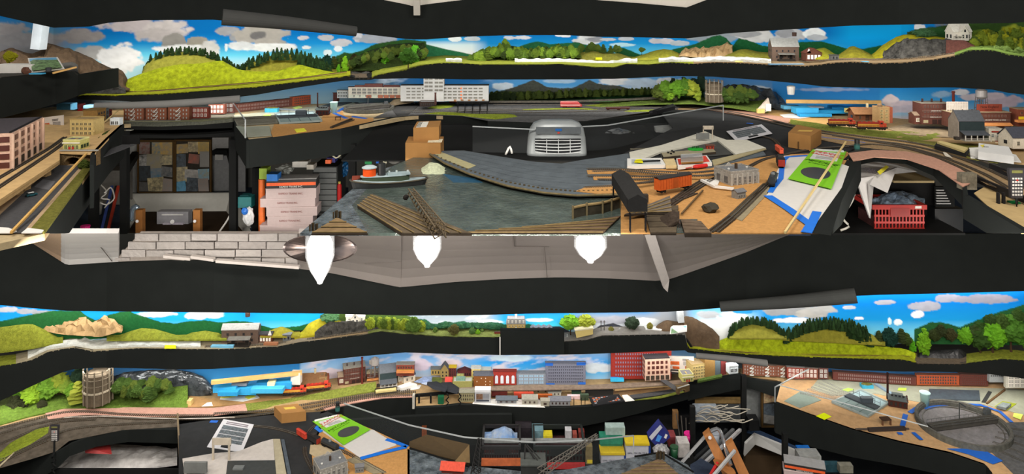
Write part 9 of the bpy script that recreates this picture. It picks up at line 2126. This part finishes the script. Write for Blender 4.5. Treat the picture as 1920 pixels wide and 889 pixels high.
for i,(a,b,t,y)in enu(((1127,1170,850,877),(1174,1216,832,863))):
 r=thg('archive_box','white, blue and yellow archive box with handwriting, %s one'%('left','right')[i],'box',W((a+b)/2,y,5.66));wb('carton',a,b,t+3,y,5.66,.09,M(184,186,196),pa=r);wb('rim',a-1,b+2,t,t+4,5.65,.11,M(206,180,40),pa=r);wb('side',b,b+4,t+4,y,5.67,.09,M(40,70,150),pa=r);txt('OML, TEX LBL YD &',r,(0,-.004,.055),.017,M(90,92,104));txt('TOYS',r,(0,-.004,.034),.017,M(90,92,104))
nb=thg('navy_box','navy blue printed box tilted on its corner in the lower store','box',W(1236,842,5.7));mk('carton',Px([W(1216,822,5.7),W(1234,841,5.7),W(1257,820,5.7),W(1238,796,5.7)],(0,.08,0)),M((36,44,120),.5),[nb]);qd('print',[(1217,820,5.695),(1222,826,5.695),(1242,802,5.695),(1238,797,5.695)],.003,M(190,194,206),nb);qd('picture',[(1229,827,5.695),(1236,829,5.695),(1241,819,5.695),(1234,815,5.695)],.003,M(70,140,220),nb);qd('barcode',[(1245,821,5.695),(1249,823,5.695),(1252,816,5.695),(1248,814,5.695)],.003,WHITE,nb)
mk('patterned_bag',MB().ball(W(1240,845,5.68),.06,3,.25,3,sq=(1,.6,.8)),M((30,30,32),.6,.3,45,c2=(225,225,228)),'black and white patterned bag under the navy box');bkt(1264,838,862,5.72,.03,(30,80,50),'dark green bucket beside the patterned bag');bkt(1291,813,831,5.95,.035,(226,40,140),'bright pink bucket behind the lower black leg');bkt(1341,812,834,6.,.035,(150,156,166),'grey plastic tub behind the ladder')
rnd.seed(9)
for i in R_(14):
 x,y=1318+i*5.2,790-(i*37%30)
 wr_('white_cable',[(x-26,y+U(0,9),6.1),(x-8,y-U(0,5),6.05),(x+6,y+U(0,8),6.04),(x+26,y-U(-9,4),6.05)],.004,M(176,170,156),'%s pale cable from the left in the tangle behind the ladder'%nth(i))
for i in R_(4):bar('rod',W(1278+i*5,842,5.9),W(1268+i*9,776+i*4,6.1),.008,M(70,66,62),'%s dark rod from the left behind the lower leg'%nth(i),'rod')
for i in R_(3):bar('pipe_length',W(1296+i*13,868,5.75),W(1362+i*13,806,6.25),.022,M(((40,42,44),(96,98,100),(170,170,172))[i]),'%s long pipe lying behind the ladder'%('black','grey','white')[i],'pipe')
pinboard(1430,1456,716,800,6.42,'narrow end of a photograph pinboard beside the lower deck',5,1,4)
for p,l in(([(1398,833,6.),(1416,815,6.25),(1416,834,6.2),(1396,856,5.95)],'left'),([(1416,815,6.25),(1500,849,5.8),(1496,866,5.8),(1416,834,6.2)],'right')):qd('stairwell_rim',p,.03,M((170,170,168),.6,.05),None,'%s white board of the lower stairwell rim'%l,'stairwell')
qd('well_bottom',[(1396,857,6.1),(1416,836,6.3),(1472,860,6.1),(1472,960,5.8),(1385,960,5.8)],.03,M((52,40,26),.9,.2,6),None,'dark brown stairwell opening behind the ladder');qd('blue_floor',[(1296,876,5.6),(1316,864,5.7),(1345,880,5.6),(1345,892,5.5),(1296,892,5.5)],.03,M((56,66,84),.95,.15,60),None,'blue grey carpet patch below the ladder');qd('blue_ledge',[(1400,812,6.3),(1420,808,6.35),(1504,845,5.85),(1500,850,5.85),(1416,815,6.26)],.03,M((44,62,90),.95,.1),None,'blue carpet ledge around the lower stairwell')
ld=thg('step_ladder','wooden step ladder with a chrome handle and silver struts','ladder',W(1360,889,5.3));WD=M((168,110,58),.6,.2,14)
for n_,p in(('stile',[(1320,818,5.42),(1332,808,5.45),(1478,1075,5.2),(1445,1075,5.2)]),('stile',[(1362,836,5.38),(1375,827,5.4),(1493,1075,5.2),(1464,1075,5.2)]),('step',[(1340,870,5.3),(1350,861,5.4),(1380,888,5.25),(1368,892,5.2)])):qd(n_,p,.045,WD,ld)
for a,b,m in(((1276,870,5.5),(1324,816,5.45),(176,178,180)),((1338,892,5.2),(1378,845,5.35),(176,178,180)),((1332,892,5.25),(1346,868,5.32),(190,40,40))):mk('strut',Kx(W(*a),W(*b),.018),M(m,.35),[ld])
mk('chrome_handle',Tx(spath([W(1332,809,5.44),W(1344,804,5.45),(W(1352,812,5.44)),W(1360,840,5.4),W(1370,872,5.3)],.02),.014,8),M((190,194,200),.15,metal=.8),[ld]);mk('bolt',Tx([W(1331,821,5.43),W(1331,821,5.38)],.012,10),M((200,200,202),.3),[ld])
ctn(1473,1545,873,886,5.3,.1,(34,32,32),'black and orange train box under the lower deck leg',skew=-.3,stripe=(226,92,40),words='RAPIDO TRAINS INC.',wc=(220,214,206),top=(150,150,150));ctn(1472,1540,886,897,5.3,.1,PKB,'pinkish white train box under the lower black one',skew=-.25)
